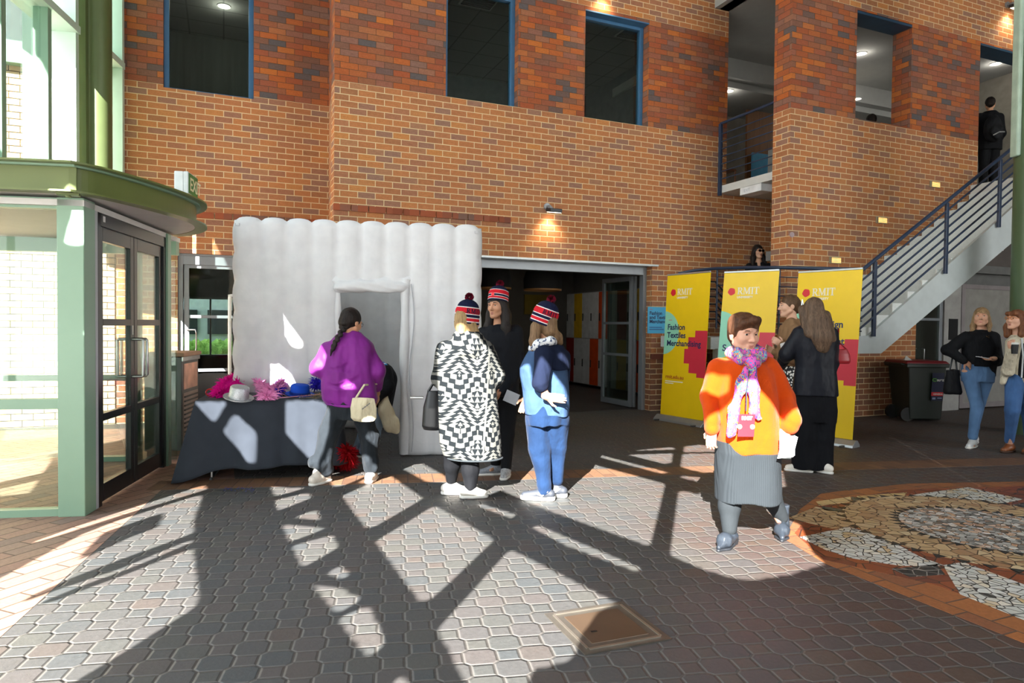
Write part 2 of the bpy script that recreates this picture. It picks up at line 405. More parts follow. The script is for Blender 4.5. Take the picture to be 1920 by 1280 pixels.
PA, PB = .125, .116          # paver cell along / across the rows
def paver_mat():
    """keyed clay pavers: stretched octagons with small squares between"""
    t = NT('clay_pavers'); p = t.pos()
    u = t.math('DIVIDE', t.dot(p, tuple(E1)), PA); v = t.math('DIVIDE', t.dot(p, tuple(E2)), PB)
    # nearest even lattice point in the diamond metric: rotate by 45 degrees, round, rotate back
    a = t.math('ROUND', t.math('MULTIPLY', t.math('ADD', u, v), .5)); b = t.math('ROUND', t.math('MULTIPLY', t.math('SUBTRACT', u, v), .5))
    cu = t.math('ADD', a, b); cv = t.math('SUBTRACT', a, b)
    qx = t.math('ABSOLUTE', t.math('SUBTRACT', u, cu)); qy = t.math('ABSOLUTE', t.math('SUBTRACT', v, cv))
    sx, sy = .40, .40
    mx = t.math('MAXIMUM', qx, qy); insq = t.math('GREATER_THAN', mx, 1-sx)
    de = t.math('ABSOLUTE', t.math('SUBTRACT', mx, 1-sx)); dd = t.math('MULTIPLY', t.math('SUBTRACT', 1.0, t.math('ADD', qx, qy)), .707)
    d = t.math('MINIMUM', de, t.math('ADD', dd, t.math('MULTIPLY', insq, 9.0)))
    # id: octagon = its centre; square = rounded odd cell
    ix = t.mix_f(insq, cu, t.math('ROUND', u)); iy = t.mix_f(insq, cv, t.math('ROUND', v))
    r = t.white(t.comb(ix, iy)); n1 = t.noise(p, 40, 4, .6); n2 = t.noise(p, 1.1, 2); n3 = t.noise(p, 240, 2)
    col = t.ramp(t.math('ADD', t.math('MULTIPLY', r, .75), t.math('MULTIPLY', n2, .25)), [(.05, '#514f4a'), (.3, '#4a4b4a'), (.5, '#524d4b'), (.7, '#474a4b'), (.95, '#584c45')])
    # warmer reddish pavers towards the right of the hall
    x, y, z = t.xyz(p); warm = t.smooth(t.math('ADD', t.math('SUBTRACT', x, t.math('MULTIPLY', y, .55)), t.math('MULTIPLY', t.math('SUBTRACT', n2, .5), 2.0)), .2, 1.9)
    col = t.mix(t.math('MULTIPLY', warm, .65), col, t.ramp(r, [(.1, '#523b2f'), (.4, '#4c332d'), (.65, '#47403f'), (1, '#553b2e')]))
    mul = t.n('ShaderNodeMix', data_type='RGBA', blend_type='MULTIPLY'); mul.inputs[0].default_value = 1
    t.l(col, mul.inputs[6]); t.l(t.ramp(t.math('ADD', t.math('MULTIPLY', n1, .6), t.math('MULTIPLY', n3, .4)), [(.3, (.82, .82, .82)), (.7, (1.14, 1.14, 1.13))]), mul.inputs[7])
    j = t.math('SUBTRACT', 1.0, t.smooth(d, .035, .085)); jl = t.math('SUBTRACT', 1.0, t.smooth(d, .0, .03))
    c2 = t.mix(t.math('MULTIPLY', j, .7), mul.outputs[2], lin('#66625d')); c3 = t.mix(t.math('MULTIPLY', jl, .55), c2, lin('#302e2c'))
    t.bump(t.math('ADD', t.math('MULTIPLY', t.smooth(d, .0, .10), 1.0), t.math('MULTIPLY', n1, .22)), .8, .008)
    return t.fin(c3, t.ramp(n1, [(.3, (.5, .5, .5)), (.7, (.72, .72, .72))]), 0, .4)
def _mixf(s, f, a, b): return s.math('ADD', s.math('MULTIPLY', a, s.math('SUBTRACT', 1.0, f)), s.math('MULTIPLY', b, f))
NT.mix_f = _mixf
PAVER = paver_mat()
def strip_mat(name, cols, L, Wd, ang, joint='#5b463a'):
    """row of plain brick pavers; L along, Wd across, running along direction ang"""
    t = NT(name); p = t.pos(); e = (math.cos(ang), math.sin(ang), 0); f = (-math.sin(ang), math.cos(ang), 0)
    u = t.math('DIVIDE', t.dot(p, e), L); v = t.math('DIVIDE', t.dot(p, f), Wd); row = t.math('FLOOR', v)
    q = t.math('ADD', u, t.math('MULTIPLY', t.math('MODULO', row, 2.0), .5)); fu, fv = t.math('FRACT', q), t.math('FRACT', v)
    r = t.white(t.comb(t.math('FLOOR', q), row)); n1 = t.noise(p, 45, 4, .6)
    d = t.math('MINIMUM', t.math('MULTIPLY', t.math('MINIMUM', fu, t.math('SUBTRACT', 1.0, fu)), L), t.math('MULTIPLY', t.math('MINIMUM', fv, t.math('SUBTRACT', 1.0, fv)), Wd))
    j = t.math('SUBTRACT', 1.0, t.smooth(d, .003, .007))
    mul = t.n('ShaderNodeMix', data_type='RGBA', blend_type='MULTIPLY'); mul.inputs[0].default_value = 1
    t.l(t.ramp(r, cols), mul.inputs[6]); t.l(t.ramp(n1, [(.3, (.82, .82, .82)), (.7, (1.15, 1.15, 1.15))]), mul.inputs[7])
    t.bump(t.math('ADD', t.math('MULTIPLY', j, -1.0), t.math('MULTIPLY', n1, .2)), .5, .005)
    return t.fin(t.mix(j, mul.outputs[2], lin(joint)), .62, 0, .35)
OR = [(0, '#6d503e'), (.4, '#785840'), (.7, '#624839'), (1, '#836249')]
STRIP = strip_mat('orange_brick_strip', OR, .235, .118, rad(76.6))
BORD = strip_mat('brown_brick_border', [(0, '#8d5a38'), (.5, '#9c6239'), (1, '#7f523a')], .235, .235, rad(90))
LBRICK = strip_mat('left_brick_paving', [(0, '#917162'), (.4, '#a17d6b'), (.7, '#826c62'), (1, '#a8856e')], .36, .125, rad(45))
def crackle_mat(name, cols, scale, grout='#3d3a36', gw=.04):
    """broken-tile mosaic"""
    t = NT(name); p = t.pos(); vo = t.n('ShaderNodeTexVoronoi', feature='DISTANCE_TO_EDGE'); vo.inputs['Scale'].default_value = scale; t.l(p, vo.inputs['Vector'])
    v2 = t.n('ShaderNodeTexVoronoi'); v2.inputs['Scale'].default_value = scale; t.l(p, v2.inputs['Vector'])
    sp = t.n('ShaderNodeSeparateColor'); t.l(v2.outputs['Color'], sp.inputs[0])
    c = t.ramp(sp.outputs[0], cols); g = t.math('SUBTRACT', 1.0, t.smooth(vo.outputs['Distance'], gw*.5, gw))
    t.bump(g, -.3, .003); return t.fin(t.mix(g, c, lin(grout)), .4, 0, .45)
WHITEPAINT = plain('white_paint', '#cfcfcb', .6, var=.04)
GREYPAINT = plain('pale_grey_paint', '#a9adb0', .45, var=.05)
CONC = plain('concrete_soffit', '#8d8c88', .8, var=.08, vs=3)
GREEN = plain('sage_green_paint', '#80a088', .42, var=.05, vs=2)
OLIVE = plain('olive_green_steel_paint', '#66723f', .35, var=.06, vs=2)
BLUEF = plain('steel_blue_frame_paint', '#3d6c94', .4, var=.06)
NAVY = plain('navy_rail_paint', '#27374f', .35, var=.08)
DOORGREY = plain('silver_grey_door_frame', '#8d9297', .35, .25, var=.05)
BLACKF = plain('black_door_frame', '#14181a', .3, var=.05)
STEEL = plain('brushed_steel', '#b9bbbb', .3, 1.0, var=.08, vs=30)
DARKIN = plain('dim_room_wall', '#5d5a55', .8, var=.1, vs=2)
DARKFL = plain('dark_room_floor', '#3a332e', .5, var=.15, vs=4)
GL = glass()

# ================================================================ floor
mb = MB(); mb.add([(-9, -7, 0), (19, -7, 0), (19, 22, 0), (-9, 22, 0)], [(0, 1, 2, 3)])
struct(mb.build('floor', PAVER), 'grey and brown keyed paver floor')
def flat(name, pts, mat, z=.002, t=.002):
    m = MB(); m.poly([Vector((p.x, p.y, z-t)) for p in pts], UP, t); return struct(m.build(name, mat))
# orange brick strip crossing the hall
a = Vector((-.62, 6.55, 0)); n = E2*.36
flat('floor_strip', [a, a+E1*11, a+E1*11+n, a+n], STRIP)
# brick paving at the left, inside and in front of the glazed entry
b0 = G(0, 1195); b1 = Vector((-.5, 6.5, 0)); bd = (b1-b0).normalized()
flat('floor_brick_left', [b0-bd*4, b0+bd*3.05, b0+bd*3.05+E1*.55+E2*.1, b0+bd*6.5, b0+bd*6.5-E1*4, b0-bd*4-E1*4], LBRICK, .0016)
# mosaic medallion at the right
bo = [Vector((3.42, .3, 0)), Vector((3.42, 3.03, 0)), G(1470, 1010), G(1500, 955), G(1540, 925), G(1700, 907), G(1920, 903), Vector((9, 3.3, 0)), Vector((9, .3, 0))]
flat('floor_mosaic_border', bo, BORD, .003)
T = '#c9a777'
WCR = crackle_mat('white_crackle_tile', [(0, '#cfcfc8'), (.5, '#bdbdb4'), (.75, '#d8d2c2'), (1, '#c2a57a')], 17, '#3b3a38', .07)
TCR = crackle_mat('tan_crackle_tile', [(0, '#a88a63'), (.4, '#c4a67b'), (.7, '#9c7350'), (1, '#cdb78f')], 11, '#4c3b2d', .05)
BCR = crackle_mat('black_crackle_tile', [(0, '#262626'), (.6, '#343433'), (1, '#191919')], 12, '#8f8b83', .04)
RCR = crackle_mat('red_brown_tile', [(0, '#7c3f25'), (.5, '#8d4a2a'), (1, '#6b3a2a')], 8, '#3a2a22', .04)
YB = strip_mat('yellow_brick', [(0, '#c2a270'), (.5, '#ccb07d'), (1, '#b99562')], .16, .16, rad(67), '#6b5a3e')
GCR = crackle_mat('green_grey_tile', [(0, '#55594b'), (.5, '#6a6a58'), (1, '#46493f')], 20, '#2f302a', .06)
def px(*pts): return [G(*p) for p in pts]
flat('floor_mosaic', px((1545, 1050), (1490, 1000), (1540, 940), (1700, 918), (1920, 912)) + [Vector((8.6, 3.5, 0)), Vector((8.6, .6, 0)), Vector((3.72, .6, 0)), Vector((3.72, 2.55, 0))], RCR, .0045)
flat('floor_mosaic', px((1500, 1008), (1590, 989), (1648, 1003), (1725, 1045), (1772, 1062), (1690, 1062), (1600, 1048), (1548, 1032)), WCR, .006)
flat('floor_mosaic', px((1478, 972), (1530, 951), (1605, 968), (1650, 986), (1560, 992)), TCR, .006)
for q in (((1530, 941), (1594, 932), (1598, 942), (1536, 949)), ((1582, 955), (1648, 945), (1654, 957), (1586, 964)), ((1606, 931), (1700, 924), (1694, 932), (1612, 936)), ((1662, 946), (1762, 937), (1704, 949)), ((1650, 972), (1704, 962), (1712, 972), (1656, 980)), ((1715, 963), (1770, 955), (1730, 970))):
    flat('floor_mosaic', px(*q), YB, .006)
for q in (((1596, 932), (1650, 938), (1655, 945), (1600, 941)), ((1652, 946), (1702, 952), (1708, 960), (1656, 956)), ((1540, 950), (1580, 955), (1584, 962), (1545, 957))):
    flat('floor_mosaic', px(*q), GCR, .006)
flat('floor_mosaic', px((1706, 929), (1815, 914), (1918, 937), (1825, 956), (1735, 944)), WCR, .006)
flat('floor_mosaic', px((1835, 958), (1918, 944), (1960, 955), (1880, 970)), BCR, .006)
flat('floor_mosaic', px((1672, 1068), (1756, 1059), (1772, 1078), (1706, 1083)), BCR, .006)
flat('floor_mosaic', px((1625, 1000), (1665, 994), (1705, 1003), (1660, 1010)), BCR, .006)
flat('floor_mosaic', px((1768, 1061), (1806, 1055), (1960, 1112), (1960, 1180), (1800, 1115)), WCR, .006)
cc = Vector((5.13, 3.13, 0))
def ringpts(r, n=40, a0=0): return [cc+Vector((math.cos(a0+2*math.pi*k/n)*r, math.sin(a0+2*math.pi*k/n)*r, 0)) for k in range(n)]
flat('floor_mosaic', ringpts(.95), TCR, .0065)
flat('floor_mosaic', ringpts(.56), crackle_mat('centre_tile', [(0, '#6d6a64'), (.4, '#c8c6be'), (.55, '#4d4b48'), (.8, '#c79b77'), (1, '#d8d6cf')], 24, '#3a3937', .05), .0075)
m = MB()
for k in range(44):
    a = 2*math.pi*k/44; d1 = Vector((math.cos(a), math.sin(a), 0)); d2 = Vector((-d1.y, d1.x, 0))
    m.poly([cc+d1*.56-d2*.033, cc+d1*.63, cc+d1*.56+d2*.033], UP, .0082); m.poly([cc+d1*.93-d2*.045, cc+d1*1.0, cc+d1*.93+d2*.045], UP, .0075)
struct(m.build('floor_mosaic', plain('black_tile', '#1c1c1b', .35)))

# ================================================================ brick walls
def gridwall(name, axis, pos, thick, us, vs, hole, mat=None, kind=True):
    """wall in the plane axis=pos, growing 'thick' away from the camera side; cells of the us x vs grid where hole() is false"""
    m = MB(); nu, nv = len(us)-1, len(vs)-1
    solid = [[not hole((us[i]+us[i+1])/2, (vs[j]+vs[j+1])/2) for j in range(nv)] for i in range(nu)]
    def P(u, v, w): return (u, pos+w, v) if axis == 'Y' else (pos+w, u, v)
    fl = (axis == 'X')
    def quad(a, b, c, d): m.add([a, b, c, d], [(0, 1, 2, 3) if not fl else (3, 2, 1, 0)])
    for i in range(nu):
        for j in range(nv):
            if not solid[i][j]: continue
            u0, u1, v0, v1 = us[i], us[i+1], vs[j], vs[j+1]; T_ = thick
            quad(P(u0, v0, 0), P(u1, v0, 0), P(u1, v1, 0), P(u0, v1, 0)); quad(P(u1, v0, T_), P(u0, v0, T_), P(u0, v1, T_), P(u1, v1, T_))
            if i == 0 or not solid[i-1][j]: quad(P(u0, v0, T_), P(u0, v0, 0), P(u0, v1, 0), P(u0, v1, T_))
            if i == nu-1 or not solid[i+1][j]: quad(P(u1, v0, 0), P(u1, v0, T_), P(u1, v1, T_), P(u1, v1, 0))
            if j == 0 or not solid[i][j-1]: quad(P(u0, v0, T_), P(u1, v0, T_), P(u1, v0, 0), P(u0, v0, 0))
            if j == nv-1 or not solid[i][j+1]: quad(P(u0, v1, 0), P(u1, v1, 0), P(u1, v1, T_), P(u0, v1, T_))
    o = m.build(name, mat or BRICK); return struct(o) if kind else o
def inr(u, v, r): return r[0] < u < r[1] and r[2] < v < r[3]
YM, YL, YR = 9.77, 11.0, 8.0
W2, W3 = (3.06, 4.24, 4.88, 6.63), (5.43, 6.67, 4.88, 6.63)
BIGDOOR = (1.75, 6.80, -1, 2.52)
gridwall('wall_middle', 'Y', YM, .30, [1.43, 1.75, 3.06, 4.24, 5.43, 6.67, 6.80, 8.37], [0, 2.52, 4.88, 6.63, 9.5], lambda u, v: inr(u, v, W2) or inr(u, v, W3) or inr(u, v, BIGDOOR))
gridwall('wall_middle', 'Y', YM, .30, [8.37, 12.6], [0, 3.86], lambda u, v: False)
W1 = (-.80, .42, 4.84, 6.62); LDOOR = (-.62, 1.40, -1, 2.47)
gridwall('wall_left', 'Y', YL, .30, [-1.40, -.80, -.62, .42, 1.40, 1.62], [0, 2.47, 4.84, 6.62, 9.5], lambda u, v: inr(u, v, W1) or inr(u, v, LDOOR))
mb = MB(); mb.hexa([(1.43, YM, 0), (1.73, YM+.3, 0), (1.85, YL+.25, 0), (1.55, YL+.25, 0), (1.43, YM, 9.5), (1.73, YM+.3, 9.5), (1.85, YL+.25, 9.5), (1.55, YL+.25, 9.5)])
struct(mb.build('wall_return', BRICK))
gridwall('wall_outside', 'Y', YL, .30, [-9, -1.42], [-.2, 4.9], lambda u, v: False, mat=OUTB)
OP1, OP2 = (9.48, 10.78, 4.90, 6.64), (12.58, 15, 0, 6.66)
UND = (11.05, 15.0, -1, 2.55)
gridwall('wall_right', 'Y', YR, .36, [8.09, 9.48, 10.78, 11.05, 12.58, 15.0], [0, 2.55, 4.90, 6.65, 9.5], lambda u, v: inr(u, v, OP1) or (u > 12.58 and 2.55 < v < 6.65) or inr(u, v, UND))
# projecting dark brick courses
def course(name, x0, x1, y, z, dz=.088, pr=.022):
    m = MB(); x = x0; k = 0
    while x < x1-.02:
        w = min(.242, x1-x); m.box(x, x+w-.009, y-pr, y+.02, z, z+dz); x += .2515
    t = _mats.get('course')
    if t is None:
        n_ = NT('course_brick'); rnd = n_.white(n_.comb(n_.math('FLOOR', n_.math('DIVIDE', n_.xyz(n_.pos())[0], .2515)), 1.0))
        n_.bump(n_.noise(n_.pos(), 50, 4), .4, .005)
        t = n_.fin(n_.ramp(rnd, [(0, '#6f4a3c'), (.35, '#a2502b'), (.6, '#73564b'), (.8, '#8a4527'), (1, '#6a4038')]), .8); _mats['course'] = t
    return struct(m.build(name, t))
course('trim_course', 1.42, 4.14, YM, 3.06); course('trim_course', -.62, 1.5, YL, 3.0)
course('trim_course', 6.80, 8.3, YM, .90)

# ---------------------------------------------------------------- windows in the brick walls
def winframe(name, x0, x1, y, z0, z1, mat, glassmat=GL, dpth=.10, w=.07, mull=(), sill=True):
    m = MB(); m.box(x0, x0+w, y, y+dpth, z0, z1); m.box(x1-w, x1, y, y+dpth, z0, z1); m.box(x0+w, x1-w, y, y+dpth, z1-w, z1); m.box(x0+w, x1-w, y, y+dpth, z0, z0+w*.6)
    for u in mull: m.box(u-.02, u+.02, y, y+dpth, z0, z1)
    f = struct(m.build(name, mat, bevel=.004)); g = MB(); g.box(x0+w, x1-w, y+dpth*.5, y+dpth*.5+.008, z0+w*.6, z1-w); g.build('pane', glassmat, f); return f
winframe('window_1', W1[0], W1[1], YL+.10, W1[2], W1[3], BLUEF)
winframe('window_2', W2[0], W2[1], YM+.14, W2[2], W2[3], BLUEF)
f3 = winframe('window_3', W3[0], W3[1], YM+.17, W3[2], W3[3], BLUEF)
mb = MB(); mb.box(W3[0], W3[1], YM, YM+.17, W3[3]-.02, W3[3]); mb.build('head_lining', BLUEF, f3)
mb = MB(); mb.box(9.48, 10.78, YR, YR+.36, 6.60, 6.64); struct(mb.build('trim_lintel', plain('dark_teal_lining', '#1d3e58', .5)))
mb = MB(); mb.box(12.58, 15.0, YR, YR+.36, 6.61, 6.65); struct(mb.build('trim_lintel', plain('dark_teal_lining', '#1d3e58', .5)))

# ================================================================ rooms behind the wall
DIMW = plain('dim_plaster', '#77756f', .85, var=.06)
def shell(name, x0, x1, y0, y1, z0, z1, wallm, ceilm=None, floorm=None, skip=''):
    def one(nm, mt, b): m = MB(); m.box(*b); struct(m.build(nm, mt))
    if 'b' not in skip: one('wall_'+name+'_back', wallm, (x0, x1, y1, y1+.1, z0, z1))
    if 'l' not in skip: one('wall_'+name+'_left', wallm, (x0-.1, x0, y0, y1, z0, z1))
    if 'r' not in skip: one('wall_'+name+'_right', wallm, (x1, x1+.1, y0, y1, z0, z1))
    one('ceiling_'+name, ceilm or wallm, (x0-.1, x1+.1, y0, y1+.1, z1, z1+.1))
    if floorm: one('floor_'+name, floorm, (x0, x1, y0, y1, z0-.1, z0+.004))
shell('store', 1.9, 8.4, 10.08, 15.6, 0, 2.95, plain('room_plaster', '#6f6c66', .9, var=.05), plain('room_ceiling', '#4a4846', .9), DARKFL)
pnl = thing('ceiling_light', 'flat ceiling light panel inside the dark store above the lockers', 'ceiling light', (6.4, 13.2, 2.93))  # no fitting known here; glowing panel added to brighten the store
m = MB(); m.box(5.9, 6.9, 12.95, 13.45, 2.915, 2.945); m.build('frame', WHITEPAINT, pnl); m = MB(); m.box(5.94, 6.86, 12.99, 13.41, 2.91, 2.916); m.build('diffuser', glow('panel_diffuser', '#fff4e2', 4), pnl)
def tiles_mat():
    t = NT('ceiling_tiles'); x, y, z = t.xyz(t.pos()); fx = t.math('FRACT', t.math('DIVIDE', x, .6)); fy = t.math('FRACT', t.math('DIVIDE', y, .6))
    d = t.math('MINIMUM', t.math('MINIMUM', fx, t.math('SUBTRACT', 1.0, fx)), t.math('MINIMUM', fy, t.math('SUBTRACT', 1.0, fy)))
    g = t.math('SUBTRACT', 1.0, t.smooth(d, .015, .03)); return t.fin(t.mix(g, lin('#8f908d'), lin('#6d6e6c')), .85)
TILE = tiles_mat()
GREENWALL = plain('dark_green_corrugated', '#46514a', .6, var=.25, vs=8, stretch=(1, 1, .05))
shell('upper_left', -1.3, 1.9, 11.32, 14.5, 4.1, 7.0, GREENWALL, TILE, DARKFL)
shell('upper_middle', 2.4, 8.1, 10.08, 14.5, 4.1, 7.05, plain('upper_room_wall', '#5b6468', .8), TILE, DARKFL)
def grille(x, y, z):
    r = thing('ceiling_grille', 'square slotted air grille in the tiled ceiling behind the window', 'vent', (x, y, z))
    m = MB(); m.box(x-.3, x+.3, y-.3, y+.3, z-.015, z); m.build('frame', WHITEPAINT, r)
    m = MB()
    for k in range(12): m.box(x-.27, x+.27, y-.27+k*.045, y-.25+k*.045, z-.03, z-.012)
    m.build('slats', BLACKF, r); return r
g1 = grille(4.05, 11.0, 7.05); g1['label'] = 'dark slotted ceiling grille seen through the second blue-framed window from the left'
g2 = grille(7.2, 11.0, 7.05); g2['label'] = 'dim slotted ceiling grille seen through the third blue-framed window, nearest the balcony'
# downlight in the room behind the first window
def downlight(p, label, r=.09, st=14):
    t = thing('downlight', label, 'ceiling light', p, 'recessed ceiling downlights'); m = MB(); m.lathe([(r+.02, 0), (r+.02, -.012), (r, -.012), (r, -.004)], p, UP, 24); m.build('trim_ring', WHITEPAINT, t)
    m = MB(); m.lathe([(.0005, -.006), (r, -.006)], p, UP, 24); m.build('lens', glow('lamp_lens', '#fff3dc', st), t)
    ld = bpy.data.lights.new('downlight_lamp', 'POINT'); ld.energy = 5; ld.color = (1, .93, .82); ld.shadow_soft_size = .08; lo = bpy.data.objects.new('downlight_lamp', ld); COL.objects.link(lo); lo.location = p-UP*.14; lo.parent = t; lo.matrix_parent_inverse = world_of(t).inverted(); return t
downlight(G(420, 11, 7.0), 'round lit downlight in the ceiling behind the leftmost blue-framed window')
# upper walkway behind the right hand openings
ZF = 4.07
ceil2 = plain('walkway_ceiling', '#9a9b99', .85, var=.03)
mb = MB(); mb.box(8.2, 12.4, 8.36, 13.2, 3.87, 4.0); mb.box(8.2, 12.4, 9.9, 13.2, 4.0, 4.02); struct(mb.build('floor_walkway', plain('walkway_slab_white', '#c9cbc8', .6, var=.03)))
mb = MB(); mb.box(12.4, 16, 6.5, 13.2, 3.87, ZF); struct(mb.build('floor_walkway', plain('walkway_slab_white', '#c9cbc8', .6)))
mb = MB(); mb.box(8.05, 16, 8.36, 11.4, 7.15, 7.3); mb.box(8.05, 16, 11.4, 11.6, 6.75, 7.3); mb.box(8.05, 16, 11.6, 13.2, 6.62, 6.8); struct(mb.build('ceiling_walkway', ceil2))
mb = MB(); mb.box(8.2, 16, 13.2, 13.3, 3.9, 7.2); mb.box(16, 16.1, 5, 13.2, 3.9, 7.2); mb.box(8.25, 8.40, 10.07, 13.2, 3.9, 7.2); struct(mb.build('wall_walkway', plain('walkway_plaster', '#8b857c', .85)))
mb = MB(); mb.box(8.15, 8.36, 8.36, 9.77, 7.15, 7.45); struct(mb.build('trim_slab_edge', WHITEPAINT))
downlight(G(1366, 170, 6.62), 'round lit downlight beside the brick edge above the balcony rail')
downlight(G(1615, 100, 7.15), 'round lit downlight high in the middle of the square brick opening')
downlight(G(1607, 185, 6.62), 'small lit downlight low at the left edge of the square brick opening', .07)
downlight(G(1867, 119, 7.15), 'round lit downlight above the people at the top of the stairs')

# folding doors of the store and the left doorway
def doorframe(name, m, x0, x1, y, z1, w=.07, d=.12):
    b = MB(); b.box(x0, x0+w, y, y+d, 0, z1); b.box(x1-w, x1, y, y+d, 0, z1); b.box(x0+w, x1-w, y, y+d, z1-.16, z1-.03); b.box(x0, x1, y-.01, y+d, z1-.03, z1)
    return struct(b.build(name, m, bevel=.004))
df = doorframe('door_1', DOORGREY, BIGDOOR[0], BIGDOOR[1], YM+.16, 2.52)
mb = MB(); mb.box(1.72, 6.90, YM-.05, YM+.16, 2.50, 2.53); mb.build('head_flashing', plain('pale_flashing', '#b9bec0', .35, .3), df)
def leaf(name, p, dirv, w, z1, mat, rails=(.92, 1.5), parent=None, st=.07, th=.045, z0=.02, gl=GL):
    p = Vector(p); d = Vector(dirv).normalized(); n = Vector((-d.y, d.x, 0)); b = MB(); o = p-n*th/2
    b.obox(o+UP*z0, d*st, n*th, UP*(z1-z0)); b.obox(o+d*(w-st)+UP*z0, d*st, n*th, UP*(z1-z0)); b.obox(o+d*st+UP*z0, d*(w-2*st), n*th, UP*.10); b.obox(o+d*st+UP*(z1-.08), d*(w-2*st), n*th, UP*.08)
    for r in rails: b.obox(o+d*st+UP*r, d*(w-2*st), n*th, UP*.045)
    f = b.build(name, mat, parent, bevel=.003)
    if parent is None: struct(f)
    g = MB(); g.obox(o+d*st+n*(th*.4)+UP*(z0+.1), d*(w-2*st), n*.007, UP*(z1-z0-.18)); g.build('pane', gl, f); return f
lf = leaf('door_2', (6.70, 10.22, 0), (-.02, 1, 0), .98, 2.36, DOORGREY)
b = MB(); b.beam((6.735, 10.25, .1), (6.735, 10.25, 2.3), .02, .03); b.build('hinge_stile', DOORGREY, lf)
leaf('door_2', (6.76, 10.2, 0), (.02, 1, 0), .95, 2.36, DOORGREY)
# left doorway with glazed door and the rooms beyond
doorframe('door_3', DOORGREY, LDOOR[0], LDOOR[1], YL+.05, 2.47)
lf = leaf('door_3', (-.54, YL+.10, 0), (1, 0, 0), 1.05, 2.34, DOORGREY, rails=(.72, 1.52))
b = MB(); b.tube([(-.50, YL+.06, 1.35), (-.50, YL-.02, 1.35), (-.38, YL-.05, 1.35), (-.37, YL-.05, 1.30), (-.37, YL-.05, 1.08), (-.38, YL-.05, 1.03), (-.50, YL-.02, 1.03), (-.50, YL+.06, 1.03)], .012, 8); b.build('pull_handle', STEEL, lf, True)
leaf('door_3', (.55, YL+.10, 0), (1, 0, 0), .8, 2.34, DOORGREY, rails=(.72, 1.52))
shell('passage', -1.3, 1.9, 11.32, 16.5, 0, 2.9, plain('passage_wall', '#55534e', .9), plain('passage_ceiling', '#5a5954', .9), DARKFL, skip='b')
# far end of the passage: window wall onto a bright hedge
mb = MB(); y = 16.5
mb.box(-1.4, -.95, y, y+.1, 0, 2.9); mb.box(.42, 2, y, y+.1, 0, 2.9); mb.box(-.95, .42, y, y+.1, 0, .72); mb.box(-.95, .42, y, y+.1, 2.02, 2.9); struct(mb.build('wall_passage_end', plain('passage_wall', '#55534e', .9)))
fr = winframe('window_4', -.95, .42, y+.02, .72, 2.02, WHITEPAINT, GL, .08, .04, mull=(-.27,))
mb = MB(); mb.box(-3.2, 3.2, 20.0, 20.2, 0, 4.5); struct(mb.build('wall_court', plain('courtyard_render', '#c9d2d8', .8)))
mb = MB()
for k in range(5): mb.box(-2.6+k*1.1, -1.75+k*1.1, 19.93, 20.0, 1.15, 1.8)
struct(mb.build('window_5', plain('dark_court_window', '#2a3138', .2)))
hm = NT('hedge_leaf'); hv = hm.noise(hm.pos(), 28, 4, .7); hm.bump(hv, 1.0, .05)
HED = hm.fin(hm.ramp(hv, [(.3, '#5c8a2f'), (.55, '#9dc455'), (.75, '#cfe08e')]), .8)
V = Vol((-2.6, 18.2, 0), (2.6, 19.2, 1.25), .07); V.cap((-2.3, 18.7, .55), (2.3, 18.7, .55), .45); V.ripple(.09, 14, 3, 1); V.plane((0, 0, 0.0), (0, 0, -1))
tag(V.mesh('hedge', HED), 'bright green hedge in the court beyond the left glazed door', 'hedge')

# ================================================================ balcony, stair
b = MB()
rail_t = thing('balcony_railing', 'navy blue balcony railing with horizontal bars above the white slab edge', 'railing', (8.17, 9.6, 3.9))
m = MB(); m.tube([(8.17, 9.70, 5.10), (8.17, 8.20, 5.10)], .024, 10); m.build('handrail', NAVY, rail_t, True)
for yy in (9.70,):
    m = MB(); m.box(8.145, 8.195, yy-.03, yy+.03, 3.82, 5.10); m.build('post', NAVY, rail_t, bevel=.004)
for k in range(7):
    m = MB(); z = 4.11+k*.133; m.tube([(8.17, 9.70, z), (8.17, 8.2, z)], .010, 8); m.build('bar', NAVY, rail_t, True)
# stair: steps, stringer, landing
RUN, RISE, X0, Z0 = .305, .173, 7.765, 1.305
YA, YB_ = 6.60, 7.985
TERR = plain('pale_terrazzo', '#ccd3d1', .6, var=.06, vs=40)
stair = thing('staircase', 'pale grey concrete staircase rising to the right along the brick wall', 'stairs', (X0, 7.3, 0))
m = MB(); NST = 16
for k in range(NST):
    x = X0+RUN*(k+1); z = Z0+RISE*k; m.box(x, x+RUN*1.9, YA+.07, YB_, z-.004, z+RISE)
m.build('steps', TERR, stair)
m = MB()
for k in range(NST):
    x = X0+RUN*(k+1); z = Z0+RISE*(k+1)
    m.box(x, x+RUN+.004, YA+.045, YA+.074, z-.34, z+.004)
m.build('step_ends', plain('white_terrazzo_edge', '#dde1de', .6, var=.05, vs=40), stair)
m = MB(); sl = .60
xa, xb = 7.2, 12.62
def zb(x): return 1.12+max(0, (x-8.42))*sl
m.poly([(xa, YA, 1.12), (8.42, YA, 1.12), (xb, YA, zb(xb)), (xb, YA, zb(xb)+.62)] + [(X0+RUN*1.0+.1, YA, Z0+.06), (xa, YA, Z0+.02)], Vector((0, 1, 0)), .045)
m.build('stringer', plain('pale_grey_stringer', '#c2cacb', .5, var=.05), stair)
m = MB(); m.hexa([(8.42, YA+.05, 1.12), (12.62, YA+.05, zb(12.62)), (12.62, YB_, zb(12.62)), (8.42, YB_, 1.12), (8.42, YA+.05, 1.2), (12.62, YA+.05, zb(12.62)+.08), (12.62, YB_, zb(12.62)+.08), (8.42, YB_, 1.2)]); m.build('soffit', plain('pale_grey_stringer', '#c2cacb', .5), stair)
